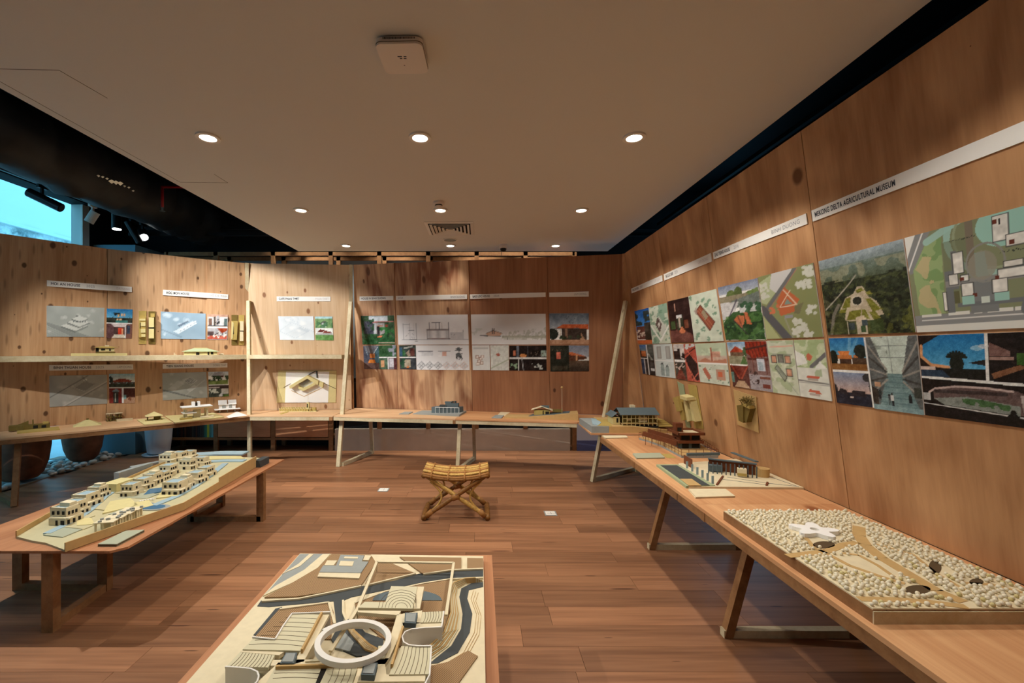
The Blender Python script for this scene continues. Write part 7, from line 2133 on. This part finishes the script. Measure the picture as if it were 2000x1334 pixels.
# ------------------------------------------------------------------ niche
t = relief(PN[1], 'courtyard_relief_model', 'diamond shaped courtyard house relief on white paper and yellow board', [
    ([(543.8, 723.7), (657.5, 723.7), (656, 786.2), (540.6, 786.2)], .003, .008, 'board', 'card_yellow'),
    ([(559, 725.6), (643.3, 725.6), (641, 786), (556.8, 786)], .008, .010, 'paper', 'card_white'),
    ([(568, 752), (602.4, 731.5), (603, 737.5), (569, 757.5)], .01, .075, 'wing', 'card_yellow'),
    ([(602.4, 731.5), (624, 742.5), (623, 750.5), (603, 738)], .01, .075, 'wing', 'card_yellow'),
    ([(626, 744), (633, 746.5), (632.5, 755.5), (625, 752)], .01, .07, 'wing', 'card_yellow'),
    ([(585, 753), (594.5, 756.5), (594.5, 762.2), (585, 758)], .01, .06, 'court_wall', 'card_yellow'),
    ([(594.5, 756.5), (617, 745.5), (618, 750), (594.5, 762.2)], .01, .06, 'court_wall', 'card_yellow'),
    ([(584, 750), (603, 740.5), (606, 744), (594, 751.5)], .01, .03, 'steps', 'card_grey'),
    ([(603, 730.8), (617, 723.8), (618.3, 724.8), (605, 731.6)], .01, .02, 'gate_bar', 'card_dark'),
    ([(618, 724), (620.5, 724), (621, 738), (618.8, 737)], .01, .02, 'gate_bar', 'card_dark'),
    ([(554.5, 756), (568, 748.5), (568, 749.4), (554.6, 757)], .01, .013, 'site_line', 'card_edge'),
    ([(633, 747.5), (656, 758.5), (656, 759.5), (633, 748.6)], .01, .013, 'site_line', 'card_edge'),
    ([(569.5, 762), (594, 773.5), (594, 774.4), (569.5, 763)], .01, .013, 'site_line', 'card_kraft'),
    ([(594, 773.5), (632, 755.5), (632, 756.5), (594, 774.5)], .01, .013, 'site_line', 'card_kraft')])
c = at_z(578, 803.5, ZT)
A = Model('comb_model', 'long comb shaped card model of pillars with a small tower in the niche', (c.x, c.y, ZT))
L_ = .50
A.add(B(-.25, .33, -.03, .05, 0, .012), 'base', 'card_yellow')
A.add(B(-.25, .24, -.03, -.024, .04, .048), 'beam', 'card_yellow')
A.add(B(-.25, .24, .03, .036, .055, .063), 'beam', 'card_yellow')
for k in range(13):
    x = -.245 + k * .039
    A.add(boxes([(x, x + .02, -.034, -.022, .012, .044), (x, x + .02, .026, .038, .012, .06)]), 'pillar', 'card_olive')
A.add(B(.17, .205, -.01, .03, .012, .14), 'tower', 'card_yellow')
A.add(B(.175, .19, -.013, -.010, .06, .12), 'tower_opening', 'model_void')
A.add(B(.25, .31, -.01, .03, .012, .06), 'block', 'card_olive')
A.add(boxes([(.188, .190, .005, .008, .14, .30)]), 'mast', 'card_kraft')

# ------------------------------------------------------------------ back table
c = at_z(858, 808, ZT)
BT = -0.18
A = Model('building_model', 'dark grey glazed building model with stepped roof blocks on a wedge base', (c.x, c.y, ZT), BT)
A.add(MB().prism(A.px_poly(((806, 806.5), (824, 800), (911, 803), (897, 811)), ZT + .02), 0, lambda x, y: .008 + .03 * max(0, x + .3)), 'base', 'card_grey')
p0, p1 = A.loc(at_z(842, 806, ZT + .02)), A.loc(at_z(898, 806.5, ZT + .02))
w_ = p1.x - p0.x
A.add(MB().prism([(p0.x, p0.y + .02), (p0.x + .07, p0.y - .01), (p1.x, p1.y), (p1.x + .03, p1.y + .11), (p0.x + .05, p0.y + .12)], .01, .105), 'glass_block', 'card_slate')
for k in range(7):
    x = p0.x + .07 + (w_ - .07) * k / 6
    A.add(boxes([(x - .002, x + .002, p0.y - .015, p0.y - .010, .012, .107)]), 'mullion', 'card_white')
A.add(boxes([(p0.x + .07, p1.x, p0.y - .014, p0.y - .008, .012, .018), (p0.x + .07, p1.x, p0.y - .014, p0.y - .008, .10, .108)]), 'sill', 'card_white')
A.add(B(p0.x + .12, p0.x + .24, p0.y + .03, p0.y + .09, .105, .135), 'roof_block', 'card_dark')
A.add(B(p0.x + .21, p1.x - .02, p0.y + .03, p0.y + .10, .105, .165), 'roof_block', 'card_slate')
A.add(B(p0.x + .20, p0.x + .30, p0.y + .04, p0.y + .09, .165, .185), 'roof_block', 'card_slate')
A.add(boxes([(p0.x + .31, p0.x + .33, p0.y + .04, p0.y + .08, .165, .195), (p0.x + .345, p0.x + .37, p0.y + .04, p0.y + .08, .165, .195)]), 'flue', 'card_dark')
c = at_z(1058, 818, ZT)
A = Model('slope_house_model', 'gabled house model on a sloping kraft site base with a tall pole', (c.x, c.y, ZT), BT)
q = A.px_poly(((985, 817), (1130, 824), (1130, 812), (996, 806)), ZT)
x0, x1 = q[0][0], q[1][0]
y0 = q[0][1]
yb = y0 + .30
slope = lambda x, y: .018 + .075 * min(1, max(0, (x - x0 - .28) / (x1 - x0 - .30)))
for k in range(6):
    xa, xb = x0 + (x1 - x0) * k / 6, x0 + (x1 - x0) * (k + 1) / 6
    A.add(MB().prism([(xa, y0), (xb, y0), (xb, yb), (xa, yb)], 0, slope), 'site_block', 'card_kraft')
A.add(MB().prism([(x0 + .33, y0 + .10), (x0 + .68, y0 + .06), (x0 + .72, y0 + .09), (x1 - .12, y0 + .10), (x1 - .10, yb - .01), (x0 + .38, yb - .01)], lambda x, y: slope(x, y) - .002, lambda x, y: slope(x, y) + .003), 'paved_yard', 'card_slate')
hx = x0 + (1062 - 985) / (1130 - 985) * (x1 - x0)
A.add(B(hx - .13, hx + .09, y0 + .14, y0 + .26, .03, .105), 'wall', 'card_olive')
A.add(boxes([(hx - .01, hx + .005, y0 + .136, y0 + .14, .04, .10), (hx + .03, hx + .08, y0 + .136, y0 + .14, .04, .09)]), 'opening', 'model_void')
A.add(gable(hx - .17, hx + .13, y0 + .12, y0 + .28, .105, .05, along='y'), 'roof', 'card_cream')
A.add(B(hx - .03, hx + .08, y0 + .18, y0 + .24, .13, .165), 'roof_block', 'card_slate')
A.add(B(hx + .13, hx + .27, y0 + .16, y0 + .24, .08, .115), 'annex', 'card_olive_dark')
px_ = x0 + (1099 - 985) / (1130 - 985) * (x1 - x0)
A.add(boxes([(px_ - .002, px_ + .002, y0 + .10, y0 + .104, .05, .42)]), 'pole', 'card_cream')
A.add(MB().lathe((px_, y0 + .102, .42), [(.004, 0), (.016, .012), (.012, .03), (.001, .036)], 10), 'pole_crown', 'card_kraft')

# ------------------------------------------------------------------ corner table: grey roofed house on a block
CZ = 0.765
A = Model('roofed_house_model', 'large house model with grey pitched roofs on a grey and tan block base', (1.6, 5.2, CZ))
bh = .075
A.add(B(-.335, -.14, -.285, .33, 0, bh), 'base_block', 'card_grey')
A.add(B(-.138, .12, -.285, .40, 0, bh - .002), 'base_block', 'card_kraft')
A.add(MB().prism([(.12, -.285), (.56, -.29), (.56, .55), (.12, .42)], 0, lambda x, y: bh - .002 - (.045 if y < -.2 else .0) * (x > .2)), 'base_block', 'card_kraft')
A.add(MB().prism([(-.26, -.25), (-.1, -.27), (-.02, .18), (-.22, .2)], bh - .002, bh + .004), 'lawn', 'card_olive')
A.add(MB().prism([(-.29, -.15), (-.25, -.24), (-.16, -.05), (-.16, .2), (-.21, .24)], bh, bh + .007), 'path', 'card_blue')
hx0, hx1 = .03, .43
hy0, hy1 = -.23, .02
A.add(B(hx0 + .02, hx1 - .01, hy0 + .05, hy1 - .03, bh, .20), 'core', 'card_olive_dark')
A.add(B(hx0, hx1, hy0 + .02, hy1, bh + .01, bh + .018), 'floor_slab', 'card_kraft')
for k in range(9):
    x = hx0 + .004 + (hx1 - hx0 - .008) * k / 8
    A.add(boxes([(x - .003, x + .003, hy0, hy0 + .006, .03, .195)]), 'post', 'card_yellow')
A.add(boxes([(hx0, hx1, hy0, hy0 + .006, .10, .106), (hx0, hx1, hy0, hy0 + .006, .15, .156), (hx0, hx1, hy0, hy0 + .006, .19, .197)]), 'rail', 'card_yellow')
A.add(boxes([(hx0 + .07, hx0 + .12, hy0 + .045, hy0 + .05, .12, .15), (hx0 + .2, hx0 + .3, hy0 + .045, hy0 + .05, .11, .17)]), 'panel', 'card_cream')
A.add(gable(hx0 - .03, hx1 + .02, hy0 - .02, hy1 + .02, .195, .065), 'roof', 'card_slate')
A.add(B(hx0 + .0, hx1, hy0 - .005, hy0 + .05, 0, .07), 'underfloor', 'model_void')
A.add(B(-.06, .02, hy0 + .06, hy1 + .02, bh, .16), 'wing', 'card_yellow')
A.add(boxes([(-.02, .0, hy0 + .055, hy0 + .06, .10, .15)]), 'wing_window', 'model_void')
A.add(gable(-.08, .05, hy0 + .04, hy1 + .05, .16, .05, along='y'), 'roof', 'card_slate')
for k in range(4):
    A.add(B(.44 + k * .012, .60 - k * .01, -.26 + k * .05, .1, bh - .01 + k * .012, bh + .002 + k * .012), 'terrace', 'card_olive')
A.add(B(.2, .25, -.02, .04, .25, .28), 'chimney', 'card_cream')

# ------------------------------------------------------------------ right partition reliefs
relief(PR[1], 'tower_relief_model', 'tall gold card relief of folded tower slabs below the red stair photos', [
    ([(1324, 745), (1336, 751), (1350, 836), (1342, 834)], .003, .008, 'backing', 'card_green'),
    ([(1345, 750), (1361.5, 753), (1375.6, 837.6), (1358, 835.5)], .003, .008, 'backing', 'card_olive'),
    ([(1330, 775), (1340, 772), (1346, 800), (1338, 802)], .008, .09, 'slab', 'card_olive'),
    ([(1336, 785), (1344, 783), (1350, 818), (1344, 820)], .008, .07, 'slab', 'card_olive'),
    ([(1350, 772), (1354, 772), (1364, 820), (1359, 822)], .008, .09, 'slab', 'card_yellow'),
    ([(1357, 776), (1361, 777), (1372, 822), (1366, 820)], .008, .07, 'slab', 'card_yellow'),
    ([(1348, 769), (1362, 774), (1363, 780), (1349, 776)], .03, .11, 'head', 'card_yellow'),
    ([(1354, 790), (1358, 792), (1360, 806), (1356, 804)], .008, .065, 'void', 'model_void')])
relief(PR[2], 'thicket_relief_model', 'dark olive relief box with a thicket of twigs on a kraft board', [
    ([(1434, 760.5), (1478.5, 775), (1483.7, 845), (1442, 829)], .003, .008, 'backing', 'card_kraft'),
    ([(1453, 790), (1466, 788), (1466, 824), (1457, 820)], .008, .06, 'box', 'card_olive_dark'),
    ([(1466, 790), (1478, 797), (1470, 824), (1464, 820)], .008, .05, 'box', 'card_olive_dark'),
    ([(1464, 787), (1478, 792), (1479, 797), (1465, 791)], .02, .06, 'lid', 'card_olive')])
tw = MB()
for _ in range(60):
    p = PR[2].hit(R.uniform(1448, 1468), R.uniform(778, 790), R.uniform(.02, .07))
    d = Vector((R.uniform(-1, 1), R.uniform(-1, 1), R.uniform(-1, 1))).normalized() * .028
    tw.bar(p - d, p + d, .003)
o_ = [o for o in COL.objects if o.name.startswith('thicket_relief_model')][0]
tw.build('twig_bundle', 'card_olive_dark', o_)

# ------------------------------------------------------------------ brown pavilion model, right table
PZ = ZT + .02
def rp(px, py, z=PZ):
    return at_z(px, py, z)
A = Model('brown_pavilion_model', 'dark brown raised pavilion model with ramp wings and wire fence', (1.80, 4.05, ZT))
gpts = [(1248, 855), (1266, 860), (1290, 868.5), (1312, 880), (1331, 890), (1403, 890), (1368, 866), (1330, 849), (1290, 846)]
gp = A.px_poly(gpts, PZ)
A.add(MB().prism(gp, 0, .02), 'base_board', 'card_grey')
A.add(MB().prism([(x * .97 + .0, y * .97) for x, y in gp], .02, .022), 'deck', 'card_kraft')
n = len(gp)
for i in range(n):
    a, b = Vector(gp[i]), Vector(gp[(i + 1) % n])
    m = MB()
    k = max(2, int((b - a).length / .055))
    for j in range(k):
        q = a.lerp(b, j / k)
        m.box((q.x, q.y, .045), (.003, .003, .06))
    m.bar((a.x, a.y, .075), (b.x, b.y, .075), .003)
    m.bar((a.x, a.y, .05), (b.x, b.y, .05), .002)
    A.add(m, 'wire_fence', 'card_brown')
c = A.loc(rp(1346, 876))
bx, by = c.x, c.y + .06
A.add(B(bx - .09, bx + .10, by - .07, by + .10, .022, .075), 'lower_floor', 'card_slate')
A.add(boxes([(bx - .07, bx - .01, by - .073, by - .07, .025, .07), (bx + .02, bx + .09, by - .073, by - .07, .03, .068)]), 'opening', 'model_void')
A.add(B(bx - .12, bx + .12, by - .10, by + .12, .075, .10), 'balcony', 'card_brown')
A.add(B(bx - .09, bx + .10, by - .07, by + .10, .10, .155), 'upper_floor', 'card_brown')
A.add(boxes([(bx - .08, bx + .0, by - .073, by - .07, .105, .15), (bx + .02, bx + .09, by - .073, by - .07, .105, .15)]), 'opening', 'model_void')
A.add(B(bx - .12, bx + .12, by - .11, by + .12, .155, .162), 'roof_slab', 'card_cream')
A.add(boxes([(bx - .125, bx + .125, by - .115, by - .108, .155, .18), (bx - .125, bx - .118, by - .115, by + .125, .155, .18), (bx + .118, bx + .125, by - .115, by + .125, .155, .18), (bx - .125, bx + .125, by + .118, by + .125, .155, .18)]), 'parapet', 'card_brown')
A.add(B(bx - .10, bx - .03, by + .0, by + .07, .162, .25), 'tower', 'card_brown')
A.add(B(bx - .085, bx - .045, by - .003, by + .0, .175, .21), 'tower_opening', 'model_void')
for (dx, l, y0_, z_) in ((-.27, .26, .02, .10), (-.22, .2, .10, .12)):
    rot = Matrix.Rotation(.12, 3, 'Y')
    A.add(MB().box((bx + dx + .02, by + y0_, z_), (l + .06, .012, .045), rot=Matrix.Rotation(math.radians(-38), 3, 'Z') @ Matrix.Rotation(.18, 3, 'Y')), 'ramp_wing', 'card_brown')
for k in range(6):
    A.add(boxes([(bx - .36 + k * .05, bx - .356 + k * .05, by + .09 - k * .03, by + .094 - k * .03, .022, .10)]), 'stilt', 'card_brown')

# ------------------------------------------------------------------ grey pavilion model, right table
A = Model('grey_pavilion_model', 'grey framed courtyard pavilion model beside a black road strip', (1.80, 3.2, ZT))
base_on(A, ((1340, 950), (1570, 952), (1438, 896), (1325, 905)), ZT, .014, 'card_cream', 'base_board')
road = base_on(A, ((1282, 907), (1325, 907), (1397, 948), (1340, 949)), ZT, .018, 'card_green', 'road_base')
A.add(MB().prism(A.px_poly(((1290, 908.5), (1322, 908.5), (1386, 947.5), (1346, 947.5)), ZT + .0205), .018, .0205), 'road', 'card_dark')
A.add(MB().prism(A.px_poly(((1328, 935), (1351, 935), (1370, 948), (1345, 948)), ZT + .0225), .0205, .0225), 'loose_plate', 'card_kraft')
def gp3(px, py, z=.014):
    return A.loc(at_z(px, py, ZT + z))
def wall_px(p, q, z0, z1, t, name, mat):
    a, b = gp3(*p), gp3(*q)
    d = Vector((b.x - a.x, b.y - a.y)).normalized()
    n_ = Vector((-d.y, d.x)) * t / 2
    pts = [(a.x - n_.x, a.y - n_.y), (b.x - n_.x, b.y - n_.y), (b.x + n_.x, b.y + n_.y), (a.x + n_.x, a.y + n_.y)]
    return A.add(MB().prism(pts, z0, z1), name, mat)
wall_px((1383, 918), (1478, 930), .10, .108, .03, 'roof_beam', 'card_slate')
wall_px((1430, 905), (1478, 925), .10, .108, .03, 'roof_beam', 'card_slate')
wall_px((1342, 904), (1405, 903), .075, .095, .02, 'roof_beam', 'card_slate')
wall_px((1336, 905), (1352, 915), .014, .085, .004, 'screen_wall', 'card_brown')
wall_px((1384, 918), (1476, 928), .014, .10, .004, 'back_wall', 'card_brown')
for t_ in np.linspace(0, 1, 12):
    p = gp3(1384 + 94 * t_, 924 + 10 * t_)
    A.add(boxes([(p.x - .003, p.x + .003, p.y - .003, p.y + .003, .014, .10)]), 'post', 'card_slate')
for t_ in np.linspace(0, 1, 6):
    p = gp3(1342 + 50 * t_, 915 + 30 * t_)
    A.add(boxes([(p.x - .008, p.x + .008, p.y - .002, p.y + .002, .014, .07)]), 'screen_post', 'card_blue')
wall_px((1384, 920), (1410, 922), .02, .065, .05, 'room', 'card_slate')
wall_px((1440, 930), (1458, 932), .02, .075, .05, 'room', 'card_cream')
wall_px((1440, 930), (1458, 932), .025, .045, .054, 'shutter', 'card_olive')
c = gp3(1489, 930)
A.add(MB().lathe((c.x, c.y, .014), [(.045, 0), (.048, .06), (.001, .062)], 20), 'drum_room', 'card_kraft')
for (p, q) in (((1400, 948), (1412, 931)), ((1497, 949), (1499, 943))):
    wall_px(p, q, .014, .022, .012, 'low_wall', 'card_brown')
for (p, q) in (((1408, 936), (1497, 947)), ((1500, 944), (1556, 950)), ((1500, 930), (1560, 951)), ((1420, 932), (1500, 944))):
    wall_px(p, q, .014, .0155, .004, 'site_line', 'card_slate')
